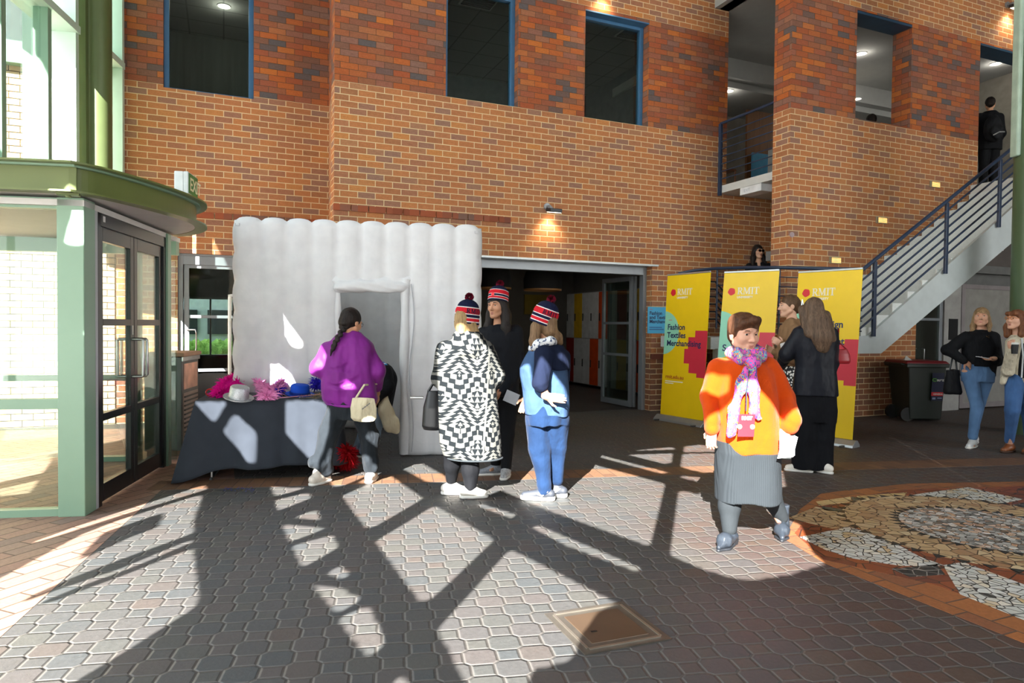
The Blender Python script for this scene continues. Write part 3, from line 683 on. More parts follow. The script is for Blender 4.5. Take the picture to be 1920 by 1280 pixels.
m = MB(); m.box(7.25, 8.3, 6.62, 7.99, 1.12, 1.305); m.box(6.95, 9.3, 8.4, 9.70, 1.12, 1.305); m.box(7.25, 8.08, 7.95, 8.25, 1.12, 1.305); m.build('landing', TERR, stair)
for (x, y_) in ((7.35, 6.75), (7.1, 9.5), (7.1, 8.4)):
    m = MB(); m.box(x-.06, x+.06, y_-.06, y_+.06, 0, 1.13); m.build('support_post', plain('pale_grey_stringer', '#c2cacb', .5), stair)
sr = thing('stair_railing', 'navy railing with sloping bars along the front edge of the pale staircase', 'railing', (8.2, 6.55, 1.3))
YF = 6.555; p0, p1 = PY(1618, 505, YF), PY(1885, 288, YF)
dsl = (p1-p0)
def onrail(x, dz): tt = (x-p0.x)/dsl.x; return Vector((x, YF, p0.z+dsl.z*tt+dz))
m = MB(); m.tube([onrail(p0.x-.02, 0), onrail(12.7, 0)], .026, 12); m.build('handrail', NAVY, sr, True)
for k in range(6):
    m = MB(); dz = -.14-.128*k; m.beam(onrail(p0.x-.05, dz), onrail(12.7, dz), .012, .026); m.build('bar', NAVY, sr)
for xx in (PY(1640, 560, YF).x, PY(1775, 450, YF).x, PY(1876, 330, YF).x):
    m = MB(); top = onrail(xx, -.03); m.box(xx-.027, xx+.027, YF-.012, YF+.025, top.z-1.03, top.z); m.build('post', NAVY, sr, bevel=.004)
# landing rail behind the banners
lr = thing('landing_railing', 'curved navy landing rail running behind the three yellow banners', 'railing', (7.6, 7.6, 1.3))
pts = [PY(1272, 513, 9.62), PY(1300, 507, 9.45), PY(1345, 503, 9.0), PY(1400, 501.5, 8.3), PY(1460, 501.5, 7.7), PY(1530, 503, 7.2), p0+Vector((0, 0, .0))]
m = MB(); m.tube(pts, .026, 12); m.build('handrail', NAVY, lr, True)
for k in range(6):
    m = MB(); m.tube([q-UP*(.14+.14*k) for q in pts[2:]], .009, 6); m.build('bar', NAVY, lr, True)
for q in (pts[2], pts[4]+Vector((.02, 0, 0))):
    m = MB(); m.tube([q, q-UP*1.0], .016, 8); m.build('post', NAVY, lr, True)
lw = thing('lower_flight_railing', 'dark stepped rail of the lower stair flight glimpsed between the banners', 'railing', (7.4, 9.2, 0))
for k in range(6):
    q = PY(1341, 528+k*14, 9.2); m = MB(); m.tube([q+Vector((-.35, .1, 0)), q, q+Vector((.42, .05, -.33))], .016, 6); m.build('bar', plain('near_black_rail', '#171a20', .4), lw, True)

# under the stair: glazed door, panel, shutter
ud = leaf('door_4', (11.10, YR+.12, 0), (1, 0, 0), .78, 2.5, DOORGREY, rails=(1.62,), st=.08)
m = MB(); m.tube([(11.30, YR+.08, 1.12), (11.30, YR+.02, 1.12), (11.30, YR+.02, .86), (11.30, YR+.08, .86)], .012, 8); m.build('pull_handle', STEEL, ud, True)
m = MB(); m.box(11.90, 12.35, YR+.08, YR+.16, 0, 2.55); struct(m.build('trim_panel', plain('pale_panel', '#9c9a96', .6)))
pl_ = MB(); pl_.box(12.02, 12.26, YR+.07, YR+.085, 1.28, 1.66); o = pl_.build('notice_board', plain('black_notice', '#16181a', .4)); tag(o, 'small black notice plate on the pale panel under the stairs', 'sign')
leaf('door_5', (12.4, YR+.12, 0), (1, 0, 0), 2.2, 2.3, plain('mauve_grey_frame', '#8a8283', .4), rails=(1.30,), st=.10, gl=plain('frosted_panel', '#8c8984', .6))
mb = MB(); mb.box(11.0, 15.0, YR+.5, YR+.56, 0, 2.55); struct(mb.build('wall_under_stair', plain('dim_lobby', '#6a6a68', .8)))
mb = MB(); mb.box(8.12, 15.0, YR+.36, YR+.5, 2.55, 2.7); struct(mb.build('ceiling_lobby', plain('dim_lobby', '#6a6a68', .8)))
# green steel column at the right edge
cb = G(1905, 812); col = thing('steel_column', 'tall green painted steel column at the right edge of the hall', 'column', cb)
r = RT*.34; cbase = G(1886, 812)+RT*.30
m = MB(); m.lathe([(.24, 0), (.24, 9.4)], cbase, UP, 40); m.build('shaft', plain('deep_green_paint', '#4f6346', .35, var=.04), col, True)
m = MB(); m.obox(cbase-RT*.30-FW*.06+UP*3.9, RT*.07, FW*.14, UP*5.4); m.build('conduit', plain('pale_green_conduit', '#a9bfae', .4), col, bevel=.02)
# ================================================================ glazed entry (vestibule), canopy and glass wall at the left
PC = Vector((-.947, 5.83, 0))
def V2(a, b, z=0): return PC - E1*a + E2*b + UP*z          # a: to the left along the front, b: going in
def vbox(m, a0, a1, b0, b1, z0, z1): return m.obox(V2(a0, b0, z0), -E1*(a1-a0), E2*(b1-b0), UP*(z1-z0))
ent = thing('entry_vestibule', 'sage green glazed entry box with a corner post and large panes at the left', 'entrance', PC)
m = MB(); vbox(m, 0, .185, 0, .19, 0, 2.36); m.build('corner_post', GREEN, ent, bevel=.006)
m = MB(); vbox(m, .001, .012, .19, .235, 0, 2.3); m.build('cover_strip', GREYPAINT, ent)
m = MB(); vbox(m, 1.55, 1.72, 0, .19, 0, 2.36); m.build('left_post', GREEN, ent, bevel=.006)
m = MB(); vbox(m, .185, 1.55, .03, .11, 2.28, 2.36); m.build('head_rail', GREEN, ent)
m = MB(); vbox(m, .185, 1.55, .03, .11, .80, .875); m.build('mid_rail', GREEN, ent)
m = MB(); vbox(m, .185, 1.55, .03, .11, 0, .055); m.build('bottom_rail', GREEN, ent)
m = MB(); vbox(m, .185, 1.55, .065, .073, .055, 2.28); m.build('pane', GL, ent)
# rear (outer) side of the box, on the line of the glass wall
m = MB(); vbox(m, .37, .48, 2.1, 2.25, 0, 2.3); m.build('rear_post', GREEN, ent, bevel=.006)
m = MB(); vbox(m, .80, .92, 2.1, 2.25, 0, 2.3); m.build('rear_post', GREEN, ent, bevel=.006)
m = MB(); vbox(m, .0, 1.7, 2.12, 2.22, 2.16, 2.3); m.build('rear_head', GREEN, ent); m = MB(); vbox(m, .48, .80, 2.12, 2.22, 0, .05); m.build('rear_sill', GREEN, ent)
m = MB(); vbox(m, .48, .80, 2.13, 2.2, .84, .90); m.build('rear_rail', GREEN, ent); m = MB(); vbox(m, .92, 1.7, 2.13, 2.2, .84, .90); m.build('rear_rail', GREEN, ent)
m = MB(); vbox(m, .0, .37, 2.14, 2.148, 0, 2.2); m.build('rear_pane', GL, ent); m = MB(); vbox(m, .92, 1.7, 2.14, 2.148, .05, 2.2); m.build('rear_pane', GL, ent)
m = MB(); vbox(m, -.02, .09, 1.80, 1.90, 0, 2.34); m.build('end_post', GREEN, ent, bevel=.006)
m = MB(); vbox(m, 0, 2.6, 0, 2.25, 2.30, 2.345); m.build('lining', WHITEPAINT, ent)
# black double doors facing into the hall
dd = thing('entry_doors', 'black framed glazed double doors with steel loop handles on the green entry box', 'door', V2(0, .2))
m = MB(); vbox(m, 0, .09, .235, .30, 0, 2.30); vbox(m, 0, .09, 1.74, 1.80, 0, 2.30); vbox(m, 0, .09, .235, 1.80, 2.20, 2.30); m.build('frame', BLACKF, dd, bevel=.004)
m = MB(); vbox(m, .005, .03, .30, 1.74, 2.225, 2.30); m.build('head_cover', plain('charcoal_cover', '#3b4247', .4), dd)
def dleaf(b0, b1):
    m = MB(); s_ = .075
    vbox(m, .02, .065, b0, b0+s_, .02, 2.2); vbox(m, .02, .065, b1-s_, b1, .02, 2.2)
    for z0, z1 in ((.02, .16), (.66, .72), (1.42, 1.475), (2.09, 2.2)): vbox(m, .02, .065, b0+s_, b1-s_, z0, z1)
    d = m.build('door_leaf', BLACKF, dd, bevel=.003)
    g = MB(); vbox(g, .038, .046, b0+s_, b1-s_, .16, 2.09); g.build('pane', GL, d); return d
d1 = dleaf(.30, 1.015); d2 = dleaf(1.025, 1.74)
def loop(d, b):
    bb = b; m = MB()
    q = [V2(.02, bb, 1.30), V2(-.06, bb, 1.30), V2(-.07, bb, 1.29), V2(-.07, bb, .98), V2(-.06, bb, .97), V2(.02, bb, .97)]
    m.tube(q, .013, 10); m.build('loop_handle', STEEL, d, True)
    q = [V2(.06, bb, 1.30), V2(.13, bb, 1.30), V2(.14, bb, 1.29), V2(.14, bb, .98), V2(.13, bb, .97), V2(.06, bb, .97)]
    m = MB(); m.tube(q, .013, 10); m.build('loop_handle', STEEL, d, True)
loop(d1, .975); loop(d2, 1.065)
m = MB(); vbox(m, .015, .02, .97, .99, 1.34, 1.42); m.build('lock_plate', STEEL, d1)
m = MB(); vbox(m, -.002, .004, .33, .37, 2.235, 2.28); m.build('sticker', WHITEPAINT, dd)
# canopy: olive steel channel bent round the entry, white soffit
cp = [Vector((-2.75, 6.09, 0)), Vector((-1.44, 5.775, 0)), Vector((-1.0, 5.665, 0))]
arc = [(-1.0, 5.665), (-.82, 5.80), (-.62, 6.06), (-.42, 6.39), (-.27, 6.70), (-.17, 7.0), (-.148, 7.25), (-.17, 7.50), (-.25, 7.78), (-.39, 8.05), (-.56, 8.25), (-.80, 8.45)]
def spline(P, n=5):
    P = [Vector((p[0], p[1], 0)) for p in P]; out = []
    for i in range(len(P)-1):
        p0, p1, p2, p3 = P[max(i-1, 0)], P[i], P[i+1], P[min(i+2, len(P)-1)]
        for k in range(n):
            t = k/n; out.append(.5*((2*p1)+(p2-p0)*t+(2*p0-5*p1+4*p2-p3)*t*t+(-p0+3*p1-3*p2+p3)*t**3))
    return out+[P[-1]]
path = cp[:2]+spline(arc)
can = thing('entry_canopy', 'olive green curved steel channel canopy with a white soffit over the entry doors', 'canopy', (-.9, 6.8, 2.4))
def profile_sweep(path, prof, name, mat):
    vs = []; fs = []; k = len(prof)
    for i, p in enumerate(path):
        d = (path[min(i+1, len(path)-1)]-path[max(i-1, 0)]).normalized(); n = Vector((d.y, -d.x, 0))
        vs += [p + n*o + UP*z for o, z in prof]
    for i in range(len(path)-1):
        for j in range(k): fs.append((i*k+j, (i+1)*k+j, (i+1)*k+(j+1) % k, i*k+(j+1) % k))
    return mesh_obj(name, vs, fs, mat, can)
ZC0, ZC1 = 2.375, 2.595
o = profile_sweep(path, [(0, ZC0), (0, ZC0+.014), (-.085, ZC0+.016), (-.095, ZC0+.03), (-.095, ZC1-.03), (-.085, ZC1-.016), (0, ZC1-.014), (0, ZC1), (-.11, ZC1), (-.11, ZC0)], 'channel', OLIVE)
inner = []
for i, p in enumerate(path):
    d = (path[min(i+1, len(path)-1)]-path[max(i-1, 0)]).normalized(); inner.append(p+Vector((d.y, -d.x, 0))*-.06)
back = [Vector((-1.9, 8.3, 0)), Vector((-2.75, 6.8, 0))]
m = MB(); m.poly([Vector((q.x, q.y, ZC0+.004)) for q in inner+back], UP, .012); m.build('soffit', WHITEPAINT, can)
m = MB(); m.poly([Vector((q.x, q.y, ZC1-.03)) for q in inner+back], UP, .02); m.build('roof', GREEN, can)
m = MB(); q = Vector((-1.03, 5.75, 0)); m.box(q.x-.07, q.x+.07, q.y-.03, q.y+.05, ZC0-.018, ZC0); m.cyl(q+UP*(ZC0-.03), q+UP*ZC0, .018, 10); m.build('bracket', OLIVE, can)
# glass wall above and beside
LA = Vector((-1.33, 11.0, 0)); LD = -E2                       # runs from the brick wall towards the viewer
def L3(s, o=0, z=0): return LA + LD*s + E1*o + UP*z
def lbox(m, s0, s1, o0, o1, z0, z1): return m.obox(L3(s0, o0, z0), LD*(s1-s0), E1*(o1-o0), UP*(z1-z0))
gw = thing('glass_wall', 'pale green framed glass wall rising above the entry canopy at the far left', 'curtain wall', L3(0))
PALEG = plain('pale_green_frame', '#bcd3c3', .45, var=.03)
for nm, s0, s1, o0, o1, z0, z1, mt in (
        ('fin', .02, .09, -.34, .05, 2.5, 9, PALEG), ('fin', .42, .49, -.36, .02, 2.5, 9, PALEG), ('fin', 1.36, 1.44, -.55, .03, 2.5, 9, PALEG),
        ('mullion', 2.02, 2.10, -.12, .03, 2.5, 9, GREEN), ('mullion', 2.92, 3.0, -.10, .03, 2.5, 9, GREEN), ('mullion', 3.9, 3.98, -.10, .03, 2.5, 9, GREEN)):
    m = MB(); lbox(m, s0, s1, o0, o1, z0, z1); m.build(nm, mt, gw)
for s0, s1, z in ((.02, .78, 5.0), (1.38, 4.2, 4.92)):
    m = MB(); lbox(m, s0, s1, -.30, .06, z, z+.09); m.build('transom', PALEG, gw)
m = MB(); lbox(m, 1.4, 4.2, -.06, .0, 2.5, 2.6); m.build('sill', GREEN, gw)
m = MB(); lbox(m, 2.10, 4.2, -.055, -.045, 2.6, 9.0); m.build('pane', GL, gw)
sc_ = thing('round_column', 'olive green round steel column in front of the pale glass wall', 'column', L3(1.05, .12))
m = MB(); m.lathe([(.155, 2.5), (.155, 9.3)], L3(1.05, .12), UP, 36); m.build('shaft', plain('olive_column_paint', '#57643c', .4, var=.05), sc_, True)
m = MB(); lbox(m, .86, .92, .0, .12, 2.5, 9.3); lbox(m, 1.22, 1.30, .0, .08, 2.5, 9.3); m.build('flange', plain('olive_column_paint', '#57643c', .4), sc_)
m = MB(); m.beam(Vector((-2.1, 7.3, 2.62)), Vector((-2.9, 6.4, 3.6)), .12, .2); m.build('brace', OLIVE, can)
# outside: paving and a green eave above the outer wall
mb = MB(); mb.box(-9, -1.5, 10.85, 11.0, 4.86, 5.15); struct(mb.build('trim_eave', GREEN))
mb = MB(); mb.box(-9, -1.5, 11.0, 11.3, 5.15, 9.0); struct(mb.build('wall_outside_upper', plain('dark_cladding', '#4d5552', .6)))

# ================================================================ added unseen sheet behind the viewer, its holes cut to shape the sun patches
NAZ = Vector((math.sin(SUN_AZ), math.cos(SUN_AZ), 0)); UAZ = Vector((NAZ.y, -NAZ.x, 0)); DG = 5.6
def gob(P):
    t = (NAZ.dot(P)+DG)/math.cos(SUN_EL); h = Vector(P)-LDIR*t; return (h.dot(UAZ), h.z)
def gp(*pts): return [gob(G(*p)) for p in pts]
lit = [
 gp((20, 1032), (140, 988), (385, 908), (392, 916), (240, 962), (60, 1020)),
 gp((-200, 1190), (60, 1052), (150, 1003), (225, 975), (384, 924), (366, 975), (368, 1040), (377, 1122), (372, 1134), (300, 1180), (215, 1232), (120, 1290), (-60, 1400), (-420, 1420), (-420, 1290)),
 gp((503, 910), (575, 914), (513, 932)), gp((512, 938), (580, 922), (587, 932), (518, 959)), gp((547, 972), (595, 953), (607, 978)),
 gp((525, 982), (617, 988), (540, 1018)), gp((543, 1024), (627, 1000), (637, 1024), (564, 1066)), gp((604, 1081), (640, 1057), (662, 1076), (644, 1087)),
 gp((579, 1095), (640, 1099), (683, 1121), (628, 1154)), gp((628, 1161), (693, 1131), (729, 1202), (686, 1240)), gp((728, 1292), (756, 1257), (776, 1290), (790, 1340), (750, 1340)),
 gp((639, 930), (732, 890), (795, 933), (687, 996)), gp((617, 903), (686, 882), (691, 890), (650, 908), (626, 915)), gp((628, 892), (671, 878), (674, 880), (640, 892)),
 gp((701, 1017), (817, 946), (929, 1010), (791, 1139)),
 gp((818, 1184), (958, 1027), (1162, 1130), (1120, 1150), (1088, 1195), (1075, 1238), (1040, 1250), (1000, 1256), (985, 1290), (985, 1400), (930, 1400)),
 gp((930, 916), (1000, 878), (1060, 866), (1118, 871), (1247, 906), (1217, 1026), (1022, 956)),
 gp((1273, 917), (1345, 934), (1450, 962), (1500, 982), (1520, 1033), (1550, 1058), (1475, 1081), (1395, 1091), (1330, 1073), (1256, 1043)),
 gp((1112, 854), (1122, 851), (1256, 886), (1240, 889)), gp((992, 988), (1010, 983), (1200, 1062), (1198, 1076), (1060, 1024)), gp((888, 947), (903, 943), (968, 963), (960, 974)),
 gp((1168, 846), (1262, 837), (1265, 843)), gp((1174, 852), (1261, 849), (1258, 868), (1245, 870)), gp((1284, 836), (1312, 833), (1345, 838), (1345, 847), (1282, 848)),
 gp((1280, 850), (1345, 849), (1345, 891), (1300, 883), (1276, 876)), gp((1345, 898), (1345, 912), (1275, 896), (1278, 890)), gp((1452, 880), (1466, 880), (1474, 914), (1458, 913)),
 gp((748, 876), (790, 866), (860, 905), (800, 905)),
]
cut = [
 gp((197, 997), (297, 963), (304, 964), (293, 990), (246, 1006), (160, 1046), (150, 1047)),
 gp((366, 998), (367, 1008), (233, 1063), (100, 1108), (50, 1130), (53, 1120), (140, 1080), (233, 1046)),
 gp((361, 1016), (360, 1027), (267, 1065), (100, 1127), (83, 1133), (77, 1128), (140, 1103), (267, 1056)),
]
# light that falls on upright things before it would reach the floor
TA = Vector((-.228, 6.722, 0)); TE = Vector((1.067, -.158, 0)).normalized()
def pv(A, e, *pts): return [gob(PV(p[0], p[1], A, e)) for p in pts]
def pa(g, *pts): return [gob(at(p[0], p[1], g)) for p in pts]
QI = Vector((1.862, 7.337, 0))
gC, gB, gO, gP = G(880, 932), G(1030, 936), G(1405, 1018), G(655, 900)
lit += [
 pv(TA, TE, (360, 750), (428, 750), (402, 797)), pv(TA, TE, (440, 770), (484, 811), (486, 876), (472, 873), (419, 811)), pv(TA, TE, (536, 748), (600, 748), (640, 778), (615, 880), (586, 866), (536, 814)),
 pv(QI, E1, (507, 568), (520, 571), (546, 610), (574, 646), (572, 664), (553, 655), (534, 622), (512, 590)), pv(QI, E1, (509, 658), (530, 688), (552, 705), (566, 735), (490, 735), (500, 700)),
 pa(gC, (822, 640), (870, 612), (925, 660), (948, 705), (944, 800), (942, 862), (905, 935), (830, 925), (826, 850)),
 pa(gB, (974, 690), (1000, 690), (1008, 760), (1024, 690), (1062, 735), (1072, 760), (1062, 930), (1000, 940), (985, 860), (985, 770)),
 pa(gO, (1318, 795), (1370, 764), (1402, 732), (1442, 772), (1464, 802), (1496, 768), (1500, 830), (1480, 960), (1330, 960)),
 pa(gP, (594, 655), (612, 655), (632, 682), (628, 712), (598, 722)), pa(gP, (655, 752), (672, 730), (690, 745), (690, 756)), pa(gP, (618, 772), (640, 780), (640, 830), (620, 900), (585, 905), (590, 860)), pa(gP, (678, 862), (708, 860), (712, 915), (680, 915)),
 [gob(Vector(p)) for p in ((-1.5, 11, 3.95), (-1.29, 11, 3.82), (-.25, 11, 2.91), (-.05, 11, 2.5), (.1, 11, 2.1), (.1, 11, -2), (-1.5, 11, -2))],
 pv((-1.33, 11), E2, (104, 72), (150, 140), (150, 310), (104, 310)), pv((-1.33, 11), E2, (193, 235), (232, 285), (232, 350), (193, 350)), pv((-1.33, 11), E2, (-20, 25), (18, 60), (18, 275), (-20, 275)),
 gp((-40, 800), (60, 812), (100, 862), (60, 925), (-40, 935)),
]
def sdpoly(P, X, Y):
    P = np.array(P); d = np.full(X.shape, 1e9); ins = np.zeros(X.shape, bool); j = len(P)-1
    for i in range(len(P)):
        ex, ey = P[j]-P[i]; wx, wy = X-P[i, 0], Y-P[i, 1]; t = np.clip((wx*ex+wy*ey)/(ex*ex+ey*ey+1e-12), 0, 1)
        d = np.minimum(d, (wx-ex*t)**2+(wy-ey*t)**2)
        c1 = Y >= P[i, 1]; c2 = Y < P[j, 1]; c3 = ex*wy > ey*wx
        ins ^= (c1 & c2 & c3) | (~c1 & ~c2 & ~c3); j = i
    return np.where(ins, -1, 1)*np.sqrt(d)
gu0, gu1, gw0, gw1, gh = -7.95, 2.6, 3.0, 13.2, .035
us_ = np.arange(gu0, gu1+gh, gh); ws_ = np.arange(gw0, gw1+gh, gh); XX, YY = np.meshgrid(us_, ws_, indexing='ij')
op = np.full(XX.shape, 9.0)
for P in lit: op = np.minimum(op, sdpoly(P, XX, YY))
for P in cut: op = np.maximum(op, -sdpoly(P, XX, YY))
edge = np.maximum(np.maximum(gu0+gh-XX, XX-gu1+gh), np.maximum(gw0+gh-YY, YY-gw1+gh))
d2 = np.maximum(-op, edge); th = np.array([-2, -1, 0, 1, 2])*gh
F = np.maximum(d2[:, :, None], np.abs(th)[None, None, :]-.045).astype(np.float32); F[0] = F[-1] = .5; F[:, 0] = F[:, -1] = .5
Vv, Qv = surfnet(F)
org = -NAZ*DG
vs = [org+UAZ*(gu0+a*gh)+UP*(gw0+b*gh)+NAZ*(th[0]+c*gh) for a, b, c in Vv]
SUNMASK = plain('front_wall_steelwork', '#b4b7b0', .6, var=.05, vs=1)
struct(mesh_obj('wall_front', vs, Qv.tolist(), SUNMASK))
m = MB()
def gbox(u0, u1, w0, w1): m.obox(org+UAZ*u0+UP*w0-NAZ*.04, UAZ*(u1-u0), NAZ*.08, UP*(w1-w0))
gbox(gu1-gh, 16, 0, 18); gbox(gu0, gu1, gw1-gh, 18)  # solid rest of the added sheet, keeps sun off everything else
for u in (-7.9, -5.2, -2.4, .4): gbox(u, u+.12, 0, 3.05)
struct(m.build('wall_front', SUNMASK))
# unseen slab added overhead to block the sun and darken the hall
mb = MB(); mb.box(-2.4, 19, -8, 9.76, 9.5, 9.8); struct(mb.build('ceiling_roof', plain('roof_deck', '#6e6e6a', .8)))
mb = MB(); mb.box(-1.4, 19, 9.77, 16, 9.5, 9.8); struct(mb.build('ceiling_roof', plain('roof_deck', '#6e6e6a', .8)))
mb = MB(); mb.add([(-60, -60, -.02), (40, -60, -.02), (40, -7, -.02), (-60, -7, -.02)], [(0, 1, 2, 3)]); mb.add([(-60, -7, -.02), (-9, -7, -.02), (-9, 30, -.02), (-60, 30, -.02)], [(0, 1, 2, 3)]); struct(mb.build('floor_forecourt', plain('pale_concrete_forecourt', '#e6e2da', .85, var=.08, vs=.5)))  # outside ground added near white to bounce sunlight into the hall
mb = MB(); mb.box(18, 18.2, -9, 16, 0, 9.8); struct(mb.build('wall_far_right', plain('far_wall', '#4a423c', .85)))
# ================================================================ THINGS
# ---------------------------------------------------------------- inflatable photo booth
def infl_mat():
    t = NT('white_inflatable_fabric'); v = t.obj(); n1 = t.noise(v, 7, 3); t.bump(n1, .25, .03)
    t.put(t.b.inputs['Base Color'], t.ramp(n1, [(.3, '#e6e7ea'), (.7, '#f2f3f5')])); t.b.inputs['Roughness'].default_value = .55
    tr = t.n('ShaderNodeBsdfTranslucent'); tr.inputs[0].default_value = lin('#e4e5e8'); mx = t.n('ShaderNodeMixShader'); mx.inputs[0].default_value = .2
    t.l(t.b.outputs[0], mx.inputs[1]); t.l(tr.outputs[0], mx.inputs[2]); t.l(mx.outputs[0], t.o.inputs[0]); return t.m
INFL = infl_mat()
IL = Vector((.13, 7.75, 0)); NX, NZ = 10, 8; IW, IH = 2.57, 2.53
booth = thing('inflatable_booth', 'white quilted inflatable booth with an open doorway behind the black table', 'inflatable booth', IL+E1*1.2+E2*.9)
def quilt(name, o, du, dv, W_, H_, nu, nv, hole=None, t=.14, res=7, scal=.035):
    """pillowed panel: o corner, du/dv unit directions, nu x nv cells"""
    o, du, dv = Vector(o), Vector(du).normalized(), Vector(dv).normalized(); nn = du.cross(dv); vs = []; fs = []; idx = {}
    NU, NV = nu*res, nv*res
    def pil(i, n):
        f = (i % res)/res; return (1-(2*f-1)**2)**.6 if i % res else 0.0
    def H(i, j):
        return i//1
    cells = {(a, b) for a in range(nu) for b in range(nv) if not (hole and hole(a, b))}
    def vid(i, j, s):
        k = (i, j, s)
        if k not in idx:
            pu, pw = pil(i, 0), pil(j, 0); h = t*(.30+.17*pu+.05*pw+.03*pu*pw)
            p = o+du*(W_*i/NU)+dv*(H_*j/NV)+nn*(h*s)
            if i == 0: p -= du*scal*pw
            if i == NU: p += du*scal*pw
            if j == NV: p += dv*scal*pu
            idx[k] = len(vs); vs.append(p)
        return idx[k]
    for a, b in cells:
        for i in range(a*res, a*res+res):
            for j in range(b*res, b*res+res):
                fs.append((vid(i, j, 1), vid(i+1, j, 1), vid(i+1, j+1, 1), vid(i, j+1, 1))); fs.append((vid(i, j, -1), vid(i, j+1, -1), vid(i+1, j+1, -1), vid(i+1, j, -1)))
        for (da, db, e) in ((-1, 0, 'l'), (1, 0, 'r'), (0, -1, 'd'), (0, 1, 'u')):
            if (a+da, b+db) in cells: continue
            for k in range(res):
                if e == 'l': q = [(a*res, b*res+k+1), (a*res, b*res+k)]
                if e == 'r': q = [(a*res+res, b*res+k), (a*res+res, b*res+k+1)]
                if e == 'd': q = [(a*res+k, b*res), (a*res+k+1, b*res)]
                if e == 'u': q = [(a*res+k+1, b*res+res), (a*res+k, b*res+res)]
                fs.append((vid(*q[0], 1), vid(*q[0], -1), vid(*q[1], -1), vid(*q[1], 1)))
    return mesh_obj(name, vs, fs, INFL, booth, True)
quilt('front_wall', IL+UP*.01, E1, UP, IW, IH, NX, NZ, hole=lambda a, b: 4 <= a <= 6 and b <= 5)
DEP = 1.95
quilt('left_wall', IL+E2*.10+UP*.01, E2, UP, DEP, IH, 7, NZ); quilt('right_wall', IL+E1*IW+E2*.10+UP*.01, E2, UP, DEP, IH, 7, NZ)
quilt('back_wall', IL+E2*(DEP+.1)+UP*.01, E1, UP, IW, IH, NX, NZ, t=.10)
m = MB(); m.tube([IL+E1*1.045-E2*.03+UP*z for z in np.linspace(.02, 1.95, 30)], [.03+.008*math.sin(z*9) for z in np.linspace(0, 1.95, 30)], 10); m.build('door_jamb', INFL, booth, True)
m = MB(); m.tube([IL+E1*1.765-E2*(.03+.012*math.sin(z*5))+UP*z for z in np.linspace(.02, 1.95, 30)], [.05+.008*math.sin(z*7) for z in np.linspace(0, 1.95, 30)], 12); m.build('door_jamb', INFL, booth, True)
V = Vol(IL+E1*.9-E2*.2+UP*1.6+Vector((0, -.3, 0)), IL+E1*1.9+E2*.25+UP*2.15, .012)
V.cap(IL+E1*1.07-E2*.05+UP*1.86, IL+E1*1.74-E2*.05+UP*1.87, .068, .062, .01); V.cap(IL+E1*1.02-E2*.03+UP*1.93, IL+E1*1.80-E2*.03+UP*1.945, .04, .04, .03); V.ripple(.008, 40, 5, 1)
V.mesh('rolled_door_flap', INFL, booth)
m = MB(); m.tube([IL+E1*(1.84+.022*math.sin(z*5.2))-E2*.085+UP*z for z in np.linspace(.05, 1.9, 40)], .006, 6); m.build('zip_cord', plain('grey_cord', '#b9bac0', .6), booth, True)
for s in (.02, IW-.02):
    m = MB(); q = IL+E1*s-E2*.075+UP*(IH-.03); m.tube([q-E1*.02, q-E1*.02-UP*.025, q+E1*.02-UP*.025, q+E1*.02], .004, 6); m.build('corner_loop', plain('grey_cord', '#8d8f96', .6), booth, True)

# ---------------------------------------------------------------- table, cloth and party props
TF = Vector((-.235, 6.73, 0)); TD = Vector((1.067, -.158, 0)).normalized(); TN = Vector((-TD.y, TD.x, 0)); TL, TW, TZ = 1.28, .72, .74
tab = thing('folding_table', 'folding table with steel legs mostly hidden under the black cloth', 'table', TF+TD*.8+TN*.36)
m = MB(); m.obox(TF+TD*.01+TN*.01+UP*.70, TD*(TL-.02), TN*(TW-.02), UP*.033); m.build('tabletop', plain('table_laminate', '#b4b0a8', .5), tab, bevel=.004)
for s, w in ((.12, .10), (.12, .60), (1.16, .10), (1.16, .60)):
    m = MB(); q = TF+TD*s+TN*w; m.tube([q, q+UP*.70], .0125, 10); m.build('leg', STEEL, tab, True)
for s in (.12, 1.16):
    m = MB(); q = TF+TD*s; m.tube([q+TN*.05+UP*.012, q+TN*.66+UP*.012], .012, 8); m.build('foot_bar', plain('black_tube', '#1b1c1e', .4), tab, True)
